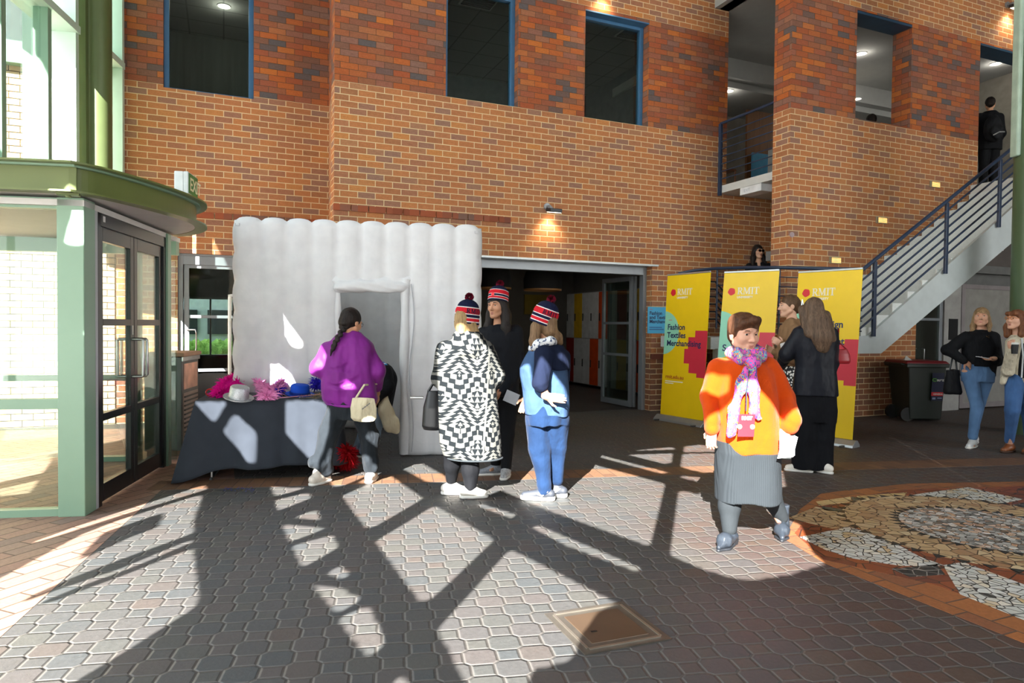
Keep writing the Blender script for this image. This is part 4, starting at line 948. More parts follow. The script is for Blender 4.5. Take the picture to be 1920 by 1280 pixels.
def tablecloth():
    per = []; n1, n2 = 64, 26
    for k in range(n1): per.append((TF+TD*(TL*k/n1), -TN, k/n1*TL, 'f'))
    for k in range(n2): per.append((TF+TD*TL+TN*(TW*k/n2), TD, k/n2*TW, 'r'))
    for k in range(n1): per.append((TF+TD*(TL*(1-k/n1))+TN*TW, TN, k/n1*TL, 'b'))
    for k in range(n2): per.append((TF+TN*(TW*(1-k/n2)), -TD, k/n2*TW, 'l'))
    N = len(per); rows = 22; vs = []; fs = []
    for r in range(rows+1):
        f = r/rows
        for i, (p, nrm, s, side) in enumerate(per):
            # distance to the nearest left corners makes the drape flare and reach the ground
            dl = (p-TF).dot(TD); corner = math.exp(-((dl)/.16)**2)*(1 if side in 'fl' else .6)
            zb_ = .115+.012*math.sin(s*9)-(.105*corner if side != 'b' else 0)
            if side == 'l': zb_ = .03
            flare = .035*f+(.02*math.sin(s*13+1)+.012*math.sin(s*31))*f
            out = nrm*flare
            if side == 'l': out = nrm*(.19*f+.02*math.sin(s*14)*f)
            if side == 'f' and dl < .3: out = out+(-TD)*(.19*f*(1-dl/.3)**2)
            q = p+out+UP*(TZ-(TZ-zb_)*f); vs.append(Vector((q.x, q.y, max(q.z, .006))))
    for r in range(rows):
        for i in range(N): fs.append((r*N+i, (r+1)*N+i, (r+1)*N+(i+1) % N, r*N+(i+1) % N))
    c = len(vs); vs.append(TF+TD*TL/2+TN*TW/2+UP*(TZ+.003)); fs += [(i, (i+1) % N, c) for i in range(N)]
    o = mesh_obj('tablecloth', vs, fs, cloth('black_tablecloth_fabric', '#353a42', .9, .25, 5, .1, .3, .05), None, True)
    o.data.set_sharp_from_angle(angle=rad(60)); so = o.modifiers.new('thick', 'SOLIDIFY'); so.thickness = .004; so.offset = 1
    return tag(o, 'black tablecloth draped over the table and trailing on the paving at its left end', 'tablecloth')
tablecloth()
ZT = .748
def TP(px_, py_, dz=0.0): return G(px_, py_, ZT)+UP*dz
def boa(name, label, pts, r, n, mat, flen=.05, seed=1, grp=None):
    """fluffy feather boa: a limp core with hundreds of fine barbs"""
    rs = random.Random(seed); P = [Vector(p) for p in pts]; m = MB()
    def C(t):
        k = min(int(t*(len(P)-1)), len(P)-2); f = t*(len(P)-1)-k; p0, p1, p2, p3 = P[max(k-1, 0)], P[k], P[k+1], P[min(k+2, len(P)-1)]
        return .5*((2*p1)+(p2-p0)*f+(2*p0-5*p1+4*p2-p3)*f*f+(-p0+3*p1-3*p2+p3)*f**3)
    m.tube([C(k/30) for k in range(31)], r*.45, 8)
    for i in range(n):
        c = C(rs.random()); d = Vector((rs.gauss(0, 1), rs.gauss(0, 1), rs.gauss(.25, 1))).normalized(); L = r*.6+flen*rs.uniform(.5, 1.3)
        s = d.orthogonal().normalized()*.006*rs.uniform(.6, 1.6); q1 = c+d*L*.5+Vector((rs.gauss(0, .006), rs.gauss(0, .006), .004)); q2 = c+d*L+Vector((rs.gauss(0, .012), rs.gauss(0, .012), -.008))
        b = [c-s, c+s, q1+s*1.2, q1-s*1.2, q2]; b = [Vector((v.x, v.y, max(v.z, min(p.z for p in P)-r*.8))) for v in b]
        m.add(b, [(0, 1, 2, 3), (3, 2, 4)])
    o = m.build(name, mat, None); return tag(o, label, 'feather boa', grp)
PINK = cloth('hot_pink_feather', '#e8129a', .8, .3, 20); PALEP = cloth('pale_pink_feather', '#f49ad0', .8, .3, 20); INDI = cloth('indigo_feather', '#2a1fa8', .8, .3, 20); REDF = cloth('red_feather', '#a3101c', .8, .3, 20)
boa('feather_boa', 'hot pink feather boa heaped at the left end of the black table', [TP(408, 745, .02), TP(418, 735, .06), TP(435, 726, .08), TP(452, 722, .09), TP(440, 736, .05), TP(420, 745, .03)], .045, 1500, PINK, .06, 2)
boa('feather_boa', 'pale pink feather boa lying in the middle of the table props', [TP(452, 728, .09), TP(470, 724, .11), TP(490, 735, .06), TP(505, 742, .05), TP(520, 740, .06), TP(528, 732, .07), TP(510, 748, .03), TP(490, 749, .03)], .04, 1500, PALEP, .055, 3)
boa('feather_boa', 'dark blue purple feather boa around the blue hat on the table', [TP(520, 744, .03), TP(527, 730, .07), TP(537, 720, .11), TP(555, 722, .12), TP(572, 716, .15), TP(588, 724, .11), TP(594, 738, .06)], .042, 1600, INDI, .055, 4)
boa('feather_boa', 'red feather boa lying on the paving beside the right end of the table', [G(628, 872, .04), G(634, 860, .10), G(642, 852, .17), G(650, 846, .24), G(655, 860, .15), G(648, 872, .05)], .055, 1400, REDF, .07, 5)
def hat(name, label, c, r, h, mat, band=None, tilt=(0, 0)):
    t = thing(name, label, 'hat', c); ax = Vector((tilt[0], tilt[1], 1)).normalized(); m = MB()
    m.lathe([(.002, h), (r*.55, h*.99), (r*.62, h*.9), (r*.66, h*.3), (r*.68, h*.12), (r*.8, .012), (r, .02), (r*1.0, .012), (r*.8, .0), (.002, .0)], c, ax, 32); m.build('crown', mat, t, True)
    if band: m = MB(); m.lathe([(r*.69, h*.12), (r*.68, h*.36)], c, ax, 32); m.build('band', band, t, True)
    return t
hat('trilby_hat', 'silver sequinned trilby hat leaning on the pink feathers on the table', TP(447, 748, .003), .135, .12, plain('silver_sequins', '#b9bcc0', .35, .6, .35, 180, .6, 150), None, (.12, -.22))
hat('bowler_hat', 'bright blue hat with a brim under the purple feathers on the table', TP(562, 742, .003), .14, .11, cloth('blue_felt', '#1f4fc4', .8, .1), cloth('dark_blue_band', '#173083', .6, .1), (.05, -.1))
hat('party_hat', 'white striped hat lying behind the pink feathers on the table', TP(500, 728, .01), .10, .12, plain('white_felt', '#e6e2e4', .7), plain('grey_band', '#77787d', .7), (-.2, .1))
t_ = thing('novelty_glasses', 'red novelty glasses at the left edge of the table props', 'glasses', TP(402, 746))
for dx in (-.05, .04):
    m = MB(); q = TP(404, 742, .035)+TD*dx; pts = [q+TD*(.035*math.cos(a))+UP*(.032*math.sin(a)) for a in np.linspace(0, 2*math.pi, 20)]; m.tube(pts, .007, 6); m.build('rim', plain('red_plastic', '#b5161b', .3), t_, True)
m = MB(); m.tube([TP(404, 742, .035)+TD*-.015, TP(404, 742, .04)+TD*.005], .006, 6); m.build('bridge', plain('red_plastic', '#b5161b', .3), t_, True)
rs = random.Random(9); m = MB()
for i in range(420):
    c = TP(rs.uniform(560, 607), rs.uniform(738, 748), rs.uniform(.004, .02)); a = rs.uniform(0, 6.28); d = Vector((math.cos(a), math.sin(a), rs.uniform(-.2, .4)))*rs.uniform(.015, .04); s = Vector((-d.y, d.x, 0)).normalized()*.002
    m.add([c-s, c+s, c+d+s, c+d-s], [(0, 1, 2, 3)])
tag(m.build('gold_tinsel', plain('gold_foil', '#d8b43a', .25, .9)), 'heap of gold tinsel at the right of the table props', 'tinsel', None, 'stuff')
st_ = MB(); st_.tube([TP(520, 748, .01), TP(604, 741, .012)], .005, 6); tag(st_.build('photo_prop_stick', plain('pink_stick', '#c98fa5', .5), None, True), 'thin pink photo prop stick along the front of the table', 'stick')
m = MB()
for i in range(60):
    c = G(rs.uniform(420, 478), rs.uniform(913, 922), .006); a = rs.uniform(0, 6.28); d = Vector((math.cos(a), math.sin(a), .1))*rs.uniform(.015, .035); s = Vector((-d.y, d.x, 0)).normalized()*.003
    m.cur = 0 if i % 3 else 1; m.add([c-s, c+s, c+d+s, c+d-s], [(0, 1, 2, 3)])
tag(m.build('foil_scraps', [plain('blue_foil', '#2340c8', .3, .6), plain('gold_foil', '#d8b43a', .25, .9)]), 'blue and gold foil scraps on the paving in front of the table', 'foil scraps', None, 'stuff')
for i, (a, b) in enumerate((((720, 848), (731, 845)), ((716, 834), (722, 830)), ((712, 838), (706, 842)))):
    pass

# ---------------------------------------------------------------- behind the table
cab = thing('drinks_cooler', 'grey metal cooler cabinet with a louvred side beside the black entry doors', 'cooler', Vector((-.5, 8.5, 0)))
q0 = Vector((-.415, 8.10, 0)); FB = E2
m = MB(); m.obox(q0-E1*.38+UP*.06, E1*.38, FB*.62, UP*1.02); m.build('body', plain('dark_grey_enamel', '#4b4e4e', .4, .2), cab, bevel=.01)
m = MB(); m.obox(q0-E1*.40-FB*.02+UP*1.08, E1*.43, FB*.66, UP*.045); m.build('lid', plain('brown_lid', '#8b6a50', .45), cab, bevel=.008)
m = MB(); m.obox(q0+E1*.0-FB*.01+UP*1.03, E1*.016, FB*.64, UP*.05); m.build('chrome_trim', STEEL, cab, bevel=.004)
m = MB(); m.obox(q0+FB*.06+UP*.72, E1*.006, FB*.5, UP*.28); m.build('poster_panel', plain('peach_poster', '#c79a86', .4, 0, .35, 5), cab)
m = MB(); m.obox(q0+FB*.04+UP*.12, E1*.006, FB*.54, UP*.56); m.build('louvre_panel', plain('copper_grey_louvre', '#8b7d74', .4, .3), cab)
m = MB()
for k in range(11): m.obox(q0+E1*.005+FB*.06+UP*(.15+k*.048), E1*.012, FB*.5, UP*.016)
m.build('louvres', plain('dark_slot', '#2c2927', .5), cab)
m = MB(); m.obox(q0-E1*.36+FB*.02, E1*.34, FB*.58, UP*.06); m.build('plinth', plain('brown_plinth', '#6a4a3a', .6), cab)
wb = thing('rolling_board', 'dark display board on a white wheeled frame beside the inflatable booth', 'display board', Vector((.25, 9.5, 0)))
fx, fy = .075, 9.5
m = MB(); m.tube([(fx-.02, fy, 1.80), (fx+.02, fy, 1.81), (fx+.40, fy, 1.80)], .018, 8); m.build('top_rail', plain('white_tube', '#d3d6d2', .35), wb, True)
for x in (fx, fx+.40):
    m = MB(); m.tube([(x, fy, .06), (x, fy, 1.80)], .022, 10); m.build('upright', plain('white_tube', '#d3d6d2', .35), wb, True)
m = MB(); m.tube([(fx, fy, .45), (fx+.4, fy, .45)], .018, 8); m.build('lower_rail', plain('white_tube', '#d3d6d2', .35), wb, True)
for x in (fx, fx+.40):
    m = MB(); m.tube([(x, fy-.22, .06), (x, fy+.22, .06)], .018, 8); m.build('foot', plain('white_tube', '#d3d6d2', .35), wb, True)
    for dy in (-.2, .2):
        m = MB(); m.cyl((x-.012, fy+dy, .03), (x+.012, fy+dy, .03), .03, 14); m.build('castor', BLACKF, wb, True)
m = MB(); m.box(fx+.03, fx+.37, fy-.012, fy+.012, .50, 1.76); m.build('panel', plain('dark_board', '#2a2524', .6), wb)
def chair():
    c = thing('stacking_chair', 'dark grey plastic chair standing behind the left end of the table', 'chair', Vector((-.12, 8.95, 0)))
    p = Vector((-.12, 8.95, 0)); mt = plain('charcoal_plastic', '#4a4a4c', .5)
    V = Vol(p+Vector((-.3, -.35, .35)), p+Vector((.3, .4, .95)), .012); V.cap(p+Vector((-.14, .17, .62)), p+Vector((.14, .17, .62)), .13, .13, .02, flat=((0, 1, 0), 8)); V.cap(p+Vector((-.13, .19, .75)), p+Vector((.13, .19, .75)), .08, .08, .03, flat=((0, 1, 0), 6)); V.mesh('backrest', mt, c)
    V = Vol(p+Vector((-.3, -.35, .35)), p+Vector((.3, .35, .55)), .012); V.cap(p+Vector((-.1, 0, .45)), p+Vector((.1, 0, .45)), .2, .2, .02, flat=((0, 0, 1), 8)); V.mesh('seat', mt, c)
    for sx in (-1, 1):
        for sy in (-1, 1): m = MB(); m.tube([p+Vector((.16*sx, .15*sy, .44)), p+Vector((.2*sx, .2*sy, 0))], .012, 8); m.build('leg', STEEL, c, True)
chair()
V = Vol((-.25, 8.0, 0), (.3, 8.6, .78), .015); V.ell((.015, 8.3, .38), .15, .13, .36, k=.02); V.ell((.015, 8.19, .27), .12, .07, .18, k=.03); V.ripple(.008, 18, 8); V.plane((0, 0, .012), (0, 0, -1))
bp = V.mesh('backpack', cloth('black_nylon', '#1c1d20', .6, .5, 12)); tag(bp, 'black backpack standing on the floor behind the table', 'backpack')

# ---------------------------------------------------------------- store: lockers, lamps, poster
lk = thing('locker_bank', 'two-tier bank of white, yellow, red and orange lockers inside the dark store', 'lockers', Vector((8.2, 13.2, 0)))
m = MB(); m.box(8.02, 8.36, 11.6, 15.2, .06, 2.28); m.build('carcass', plain('locker_grey', '#8f9092', .5), lk)
cols1 = 'wywwwow y'.replace(' ', ''); LC = {'w': plain('white_locker_door', '#c9cccf', .45), 'y': plain('yellow_locker_door', '#d8ae1e', .45), 'r': plain('red_locker_door', '#8d1d16', .45), 'o': plain('orange_locker_door', '#cf4a14', .45)}
top = ['w', 'y', 'w', 'w', 'o', 'w', 'r', 'w', 'y']; bot = ['r', 'w', 'w', 'o', 'w', 'w', 'y', 'w', 'o']
for k in range(9):
    y1 = 15.18-k*.395; y0 = y1-.388
    for row, (z0, z1) in ((top, (1.18, 2.26)), (bot, (.08, 1.165))):
        m = MB(); m.box(8.0, 8.018, y0, y1, z0, z1); d = m.build('door', LC[row[k]], lk, bevel=.003)
        m = MB(); zh = z0+.5; m.box(7.985, 8.0, y1-.07, y1-.04, zh-.09, zh+.09); m.build('handle', plain('dark_handle', '#2b2d30', .4), d)
def pendant(c, r, label, dz=.36):
    t = thing('pendant_lamp', label, 'pendant lamp', c, 'drum pendants in the store'); m = MB(); m.lathe([(r, .02), (r*1.02, dz*.6), (r*.9, dz), (.03, dz+.02)], c, UP, 40); m.build('drum_shade', plain('charcoal_felt', '#262525', .9), t, True)
    m = MB(); m.lathe([(r*1.005, -.012), (r*1.02, .022), (r*.97, .022), (r*.965, -.012), (r*1.005, -.012)], c, UP, 40); m.build('wooden_ring', plain('light_timber_ring', '#c08a52', .5), t, True)
    m = MB(); m.tube([c+UP*dz, Vector((c.x, c.y, 2.95))], .006, 6); m.build('cable', BLACKF, t); return t
pendant(Vector((5.78, 12.0, 2.16)), .37, 'dark drum pendant with a timber rim, hanging left of the lockers')
pendant(Vector((4.78, 12.0, 2.16)), .30, 'dark drum pendant half hidden behind the tall woman in black')
m = MB(); m.box(7.0, 7.75, 15.56, 15.6, 1.75, 2.25); tag(m.build('poster', plain('ochre_poster', '#8d7a24', .6)), 'dim yellow poster on the back wall of the store', 'poster')
m = MB(); m.box(4.6, 6.6, 15.0, 15.58, 0, .95); tag(m.build('low_cupboard', plain('dim_timber', '#5a4632', .6)), 'low brown cupboard along the back wall of the dark store', 'cupboard')

# ---------------------------------------------------------------- pull-up banners
YEL = plain('yellow_banner_print', '#f3cb08', .45, var=.02); TEAL = plain('mint_print', '#98dcbd', .5, var=.02); CRIM = plain('crimson_print', '#d22f42', .5, var=.02)
NAVYP = plain('navy_print', '#1e2a56', .5, var=.02); REDP = plain('red_print', '#d8202e', .5, var=.02); CREAM = plain('cream_print', '#f4ead0', .5, var=.02); ORP = plain('rust_print', '#b5571a', .5, var=.02)
SILV = plain('silver_aluminium', '#a8aaac', .35, .7, .05)
def letter_poly(ch):
    """slab-serif capitals as strokes in a unit-high box: list of quads, advance"""
    def bar(x0, y0, x1, y1, w):
        d = Vector((x1-x0, y1-y0, 0)).normalized(); n = Vector((-d.y, d.x, 0))*w/2; a, b = Vector((x0, y0, 0)), Vector((x1, y1, 0)); return [a-n, b-n, b+n, a+n]
    def rect(x0, x1, y0, y1): return [Vector((x0, y0, 0)), Vector((x1, y0, 0)), Vector((x1, y1, 0)), Vector((x0, y1, 0))]
    S_ = .09
    if ch == 'R':
        q = [rect(.08, .26, 0, 1), rect(0, .36, 0, S_), rect(0, .45, 1-S_, 1), rect(.26, .5, .46, .55), bar(.38, .5, .68, .02, .17), rect(.58, .80, 0, S_)]
        for k in range(8):
            a0, a1 = math.pi*(.5-k/8), math.pi*(.5-(k+1)/8)
            q.append([Vector((.42+.26*math.cos(a0), .73+.27*math.sin(a0), 0)), Vector((.42+.26*math.cos(a1), .73+.27*math.sin(a1), 0)), Vector((.42+.09*math.cos(a1), .73+.18*math.sin(a1), 0)), Vector((.42+.09*math.cos(a0), .73+.18*math.sin(a0), 0))])
        return q, .84
    if ch == 'M': return [rect(.08, .17, 0, 1), rect(0, .27, 0, S_), rect(0, .22, 1-S_, 1), bar(.19, .97, .5, .05, .15), bar(.5, .05, .8, .97, .09), rect(.76, .95, 0, 1), rect(.68, 1.04, 0, S_), rect(.8, 1.04, 1-S_, 1)], 1.1
    if ch == 'I': return [rect(.08, .26, 0, 1), rect(0, .34, 0, S_), rect(0, .34, 1-S_, 1)], .39
    if ch == 'T': return [rect(.28, .46, 0, 1), rect(.17, .57, 0, S_), rect(0, .74, 1-S_, 1), rect(0, .07, .70, 1), rect(.67, .74, .70, 1)], .78
    return [], .3
def banner(name, label, BLp, BRp, TLp, TRp, zt, draw, base_over=(.06, .05)):
    """BLp, BRp ground pixels of the sheet foot; TLp/TRp pixels of the sheet head at height zt"""
    bl = BLp+UP*.09; br = BRp+UP*.09; e = (BRp-BLp).normalized(); nb = Vector((-e.y, e.x, 0))
    if nb.dot(FW) < 0: nb = -nb
    def head(p, pix):   # lean the sheet back until its head meets the sight line
        best = None
        for k in range(-30, 60):
            q = p+nb*(k*.01); q = Vector((q.x, q.y, zt)); r = (CM.transposed() @ (q-CAMP)); X = 960+FPX*r.x/-r.z
            if best is None or abs(X-pix[0]) < best[0]: best = (abs(X-pix[0]), k*.01)
        return best[1]
    ln = (head(BLp, TLp)+head(BRp, TRp))/2
    tl = Vector((BLp.x, BLp.y, zt))+nb*ln; tr = Vector((BRp.x, BRp.y, zt))+nb*ln; W_ = (br-bl).length; Hh = (tl-bl).length; U = (br-bl).normalized(); Vv_ = (tl-bl).normalized(); N = U.cross(Vv_)
    t = thing(name, label, 'banner', (BLp+BRp)/2)
    m = MB(); m.obox(bl-N*.004, U*W_, Vv_*Hh, N*.004); sh = m.build('sheet', YEL, t)
    m = MB(); m.obox(tl-N*.012-Vv_*.005, U*W_, Vv_*.025, N*.022); m.build('top_rail', SILV, t, bevel=.003)
    m = MB(); c0 = BLp-e*base_over[0]; L = (BRp-BLp).length+sum(base_over)
    m.add([c0+nb*.09, c0-nb*.10, c0-nb*.085+UP*.03, c0-nb*.02+UP*.085, c0+nb*.03+UP*.085, c0+nb*.085+UP*.03]+[c0+e*L+q for q in (nb*.09, -nb*.10, -nb*.085+UP*.03, -nb*.02+UP*.085, nb*.03+UP*.085, nb*.085+UP*.03)],
          [(0, 1, 2, 3, 4, 5), (11, 10, 9, 8, 7, 6)]+[(i, 6+i, 6+(i+1) % 6, (i+1) % 6) for i in range(6)]); m.build('base_cassette', SILV, t, bevel=.004)
    for f in (.12, .88):
        m = MB(); q = c0+e*L*f+UP*.012; m.beam(q-nb*.17, q+nb*.17, .035, .02); m.build('foot', plain('dark_foot', '#3a3b3d', .5), t, bevel=.004)
    m = MB(); q = c0+e*L*.5+nb*.06; m.tube([q+UP*.05, Vector((q.x, q.y, zt))+nb*ln], .008, 8); m.build('support_pole', SILV, t, True)
    def P(u, v, o=.0): return bl+U*u+Vv_*v+N*o
    def poly(pts, mt, nm='print', o=.0006, th=.0008):
        m = MB(); m.poly([P(u, v, o) for u, v in pts], N, th); return m.build(nm, mt, t)
    def clipc(cx, cy, r, n=48):   # circle cut at the sheet's left edge
        pts = [(cx+r*math.cos(a), cy+r*math.sin(a)) for a in np.linspace(0, 2*math.pi, n, endpoint=False)]; out = []
        for i in range(n):
            a, b = pts[i], pts[(i+1) % n]
            if a[0] >= 0: out.append(a)
            if (a[0] < 0) != (b[0] < 0): f = a[0]/(a[0]-b[0]); out.append((0, a[1]+(b[1]-a[1])*f))
        return out
    def logo(u, v, s):
        pts = []
        for k in range(20): a = 2*math.pi*k/20; rr = s*.55*(1 if (k//2) % 2 else .92); pts.append((u+s*.5+rr*math.cos(a), v+s*.55+rr*math.sin(a)))
        poly(pts, REDP, 'logo_mark'); m = MB(); x = u+s*1.35
        for ch in 'RMIT':
            q, adv = letter_poly(ch)
            for g in q: m.poly([P(x+p.x*s, v+s*.12+p.y*s, .0006) for p in g], N, .0008)
            x += adv*s
        m.build('logo_word', CREAM, t); text('UNIVERSITY', s*.42, P(u+s*1.35, v-s*.42, .0028), U, Vv_, CREAM, t, 'lettering', .0004, bold=.002)
    def write(s_, u, v, size, mt, bold=0.0): return text(s_, size, P(u, v, .0028), U, Vv_, mt, t, 'lettering', .0004, bold=bold)
    draw(W_, Hh, poly, clipc, logo, write, P, U, Vv_, N); return t
def stair_shape(W_, v0, st, n, poly, up=True):
    """pixel-step block growing from the right edge"""
    pts = [(W_, v0+0), (W_, v0+st*8.0)]
    pts += [(W_-.17, v0+st*8.0), (W_-.17, v0+st*6.4), (W_-.40, v0+st*6.4)] if False else []
    return pts
def draw1(W_, H_, poly, clipc, logo, write, P, U, V_, N):
    poly(clipc(-.03, 1.28, .34), TEAL); k = W_
    poly([(k, .62), (k, 1.32), (k*.73, 1.32), (k*.73, 1.22), (k*.58, 1.22), (k*.58, 1.04), (k*.5, 1.04), (k*.5, .82), (k*.62, .82), (k*.62, .68), (k*.80, .68), (k*.80, .62)], CRIM, 'print', .0012)
    logo(k*.11, H_-.33, .10); poly([(k*.09, 1.475), (k*.17, 1.475), (k*.17, 1.482), (k*.09, 1.482)], REDP, 'print', .0014)
    for i, w in enumerate(('Fashion', 'Textiles', 'Merchandising')): write(w, k*.07, 1.33-i*.125, .122, NAVYP, .003)
    write('rmit.edu.au', k*.08, .57, .085, ORP, .002)
    for i, L in enumerate((.42, .2)): poly([(k*.08, .52-i*.03), (k*(.08+L), .52-i*.03), (k*(.08+L), .535-i*.03), (k*.08, .535-i*.03)], CREAM)
def draw2(W_, H_, poly, clipc, logo, write, P, U, V_, N):
    poly(clipc(-.03, 1.28, .34), TEAL); k = W_
    poly([(k, .62), (k, 1.32), (k*.73, 1.32), (k*.73, 1.22), (k*.58, 1.22), (k*.58, 1.04), (k*.5, 1.04), (k*.5, .82), (k*.62, .82), (k*.62, .68), (k*.80, .68), (k*.80, .62)], CRIM, 'print', .0012)
    logo(k*.10, H_-.33, .10); write('S', k*.07, 1.05, .13, NAVYP, .003)
def draw3(W_, H_, poly, clipc, logo, write, P, U, V_, N):
    poly(clipc(-.03, 1.28, .34), TEAL); k = W_
    poly([(k, .66), (k, 1.24), (k*.80, 1.24), (k*.80, 1.17), (k*.58, 1.17), (k*.58, 1.04), (k*.5, 1.04), (k*.5, .86), (k*.60, .86), (k*.60, .72), (k*.82, .72), (k*.82, .66)], CRIM, 'print', .0012)
    logo(k*.09, H_-.33, .10); write('Design', k*.36, 1.385, .125, NAVYP, .003); write('ent', k*.60, 1.17, .125, NAVYP, .003)
banner('pull_up_banner', 'yellow pull-up banner with the words Fashion Textiles Merchandising, nearest the folding door', G(1238, 786), G(1318, 800), (1250, 519), (1335, 516), 2.27, draw1)
banner('pull_up_banner', 'yellow pull-up banner in the middle, half hidden behind the woman in orange', G(1336, 808), G(1440, 820), (1359, 514), (1461, 509), 2.24, draw2)
banner('pull_up_banner', 'yellow pull-up banner at the right, behind the woman with long brown hair', G(1478, 820), G(1598, 838), (1498, 509), (1617, 502), 2.20, draw3)

# ---------------------------------------------------------------- wheelie bin
def wheelie():
    p = G(1716, 786); bt = thing('wheelie_bin', 'dark green wheelie bin with a red lid standing by the stair door', 'bin', p)
    a = (RT*.9+FW*.3).normalized(); a = RT; bb = FW; gm = plain('dark_green_plastic', '#1e2520', .45, var=.1)
    def ring(z, hw, hd, o): return [p+a*(-hw+o)-bb*hd+UP*z, p+a*(hw+o)-bb*hd+UP*z, p+a*(hw+o)+bb*hd+UP*z, p+a*(-hw+o)+bb*hd+UP*z]
    m = MB(); m.hexa(ring(.03, .25, .24, .02)+ring(.88, .30, .30, .0)); m.build('body', gm, bt, bevel=.02)
    m = MB(); m.hexa(ring(.86, .345, .33, .0)+ring(.92, .345, .33, .0)); m.build('rim', gm, bt, bevel=.012)
    m = MB(); m.hexa(ring(.92, .345, .33, -.01)+ring(.965, .31, .30, -.02)); m.build('lid', plain('dark_red_plastic', '#7c1620', .4, var=.05), bt, bevel=.015)
    for s in (-1, 1):
        m = MB(); q = p-a*.26+bb*.2*s+UP*.11; m.cyl(q-bb*.03, q+bb*.03, .11, 24); m.build('wheel', plain('black_rubber', '#121212', .6), bt, True)
    m = MB(); m.tube([p-a*.33-bb*.25+UP*.90, p-a*.38-bb*.25+UP*.91, p-a*.38+bb*.25+UP*.91, p-a*.33+bb*.25+UP*.90], .016, 8); m.build('handle', gm, bt, True)
    f0 = p+a*.06-bb*.292+UP*.34; fu = a; fv = (UP-bb*-.0).normalized(); fv = (UP*.85-bb*.06).normalized(); nn = fu.cross(fv)
    m = MB(); m.obox(f0+nn*.004, fu*.185, fv*.44, nn*.002); lb = m.build('label', plain('navy_sticker', '#141a3a', .4), bt)
    m = MB(); m.obox(f0+nn*.0065+fv*.075, fu*.185, fv*.06, nn*.001); m.build('red_band', plain('red_sticker', '#c5202b', .4), lb)
    text('GENERAL', .036, f0+nn*.008+fu*.03+fv*.092, fu, fv, WHITEPAINT, lb, 'lettering', .0004, bold=.001); text('suez', .062, f0+nn*.008+fu*.075+fv*.31, fu, fv, WHITEPAINT, lb, 'lettering', .0004, bold=.002)
    for k, c in enumerate((.028, .052)):
        m = MB(); q = f0+nn*.008+fu*c+fv*.33; m.tube([q+fu*(.018*math.cos(x))+fv*(.022*math.sin(x)) for x in np.linspace(.6+k*3.1, 5.4+k*3.1, 14)], .0055, 6); m.build('logo_swirl', plain('lime_print', '#5fae2e', .4), lb, True)
    m = MB(); m.obox(f0+nn*.0065+fu*.02+fv*.02, fu*.05, fv*.03, nn*.001); m.obox(f0+nn*.0065+fu*.10+fv*.035, fu*.07, fv*.012, nn*.001); m.build('small_print', plain('pale_print', '#8796b8', .5), lb)
    m = MB(); q = p-a*.27-bb*.1+UP*.93; m.add([q, q+a*.16+UP*.02, q+a*.05+UP*.11+bb*.02, q+bb*.05+UP*.01], [(0, 1, 2), (0, 2, 3), (1, 3, 2)]); tag(m.build('paper_scrap', WHITEPAINT), 'white folded paper poking out from the red bin lid', 'paper')
wheelie()

# ---------------------------------------------------------------- signs and lamps on the walls
sg = thing('wall_sign', 'light blue sign with dark lettering on the brickwork beside the folding door', 'sign', PY(1232, 600, YM))
a0, a1 = PY(1215, 575, YM-.012), PY(1262, 625, YM-.012)
m = MB(); m.box(a0.x, a1.x, YM-.016, YM-.001, a1.z, a0.z); m.build('plate', plain('sky_blue_print', '#4fb0dc', .5, var=.02), sg)
for i, w in enumerate(('Fashion', 'and Textiles', 'Merchandising')): text(w, .086, (a0.x+.03, YM-.018, a0.z-.135-i*.072), (1, 0, 0), UP, NAVYP, sg, 'lettering', .0005, bold=.002)
for i, L in enumerate((.26, .30)): m = MB(); m.box(a0.x+.03, a0.x+.03+L, YM-.018, YM-.0155, a0.z-.36-i*.035, a0.z-.345-i*.035); m.build('small_print', plain('dull_blue_print', '#3a5f9a', .5), sg)
m = MB(); m.box(a0.x+.03, a0.x+.09, YM-.018, YM-.0155, a0.z-.045, a0.z-.038); m.build('small_print', REDP, sg)
EXG = plain('exit_green', '#2f7d3c', .4, var=.04); EXGL = plain('pale_sign_housing', '#dfe3e6', .4)
ex = thing('exit_sign', 'box exit sign with green EXIT face standing above the curved canopy', 'exit sign', Vector((-.35, 8.0, 2.6)))
eo = PV(352, 375, (-.42, 7.55), E2); eo.z = 2.80
m = MB(); m.tube([eo-E1*.09+E2*.17-UP*.225, eo-E1*.09+E2*.17], .012, 8); m.build('stem', OLIVE, ex, True)
m = MB(); m.obox(eo-E1*.135-E2*.0, E1*.09, E2*.34, UP*.235); m.build('housing', EXGL, ex, bevel=.01)
m = MB(); m.obox(eo-E1*.045, E1*.05, E2*.34, UP*.235); m.build('front_case', plain('grey_sign_case', '#cfd4d6', .4), ex, bevel=.008)
m = MB(); m.obox(eo+E1*.005+E2*.012+UP*.012, E1*.004, E2*.316, UP*.21); m.build('face', EXG, ex)
text('EXIT', .19, eo+E1*.0105+E2*.045+UP*.05, E2, UP, plain('cream_exit_letter', '#f1f0cf', .4), ex, 'lettering', .0008, bold=.003)
e2s = thing('emergency_light', 'white emergency light box under the balcony slab edge', 'emergency light', PX(1405, 357, 8.25))
q = PX(1384, 367, 8.2); m = MB(); m.box(8.2, 8.46, 8.72, 9.22, 3.74, 3.868); m.build('box', EXGL, e2s, bevel=.01)
text('EXIT', .07, (8.198, 9.12, 3.78), (0, -1, 0), UP, plain('faint_grey_print', '#a9b3bd', .5), e2s, 'lettering', .0005)
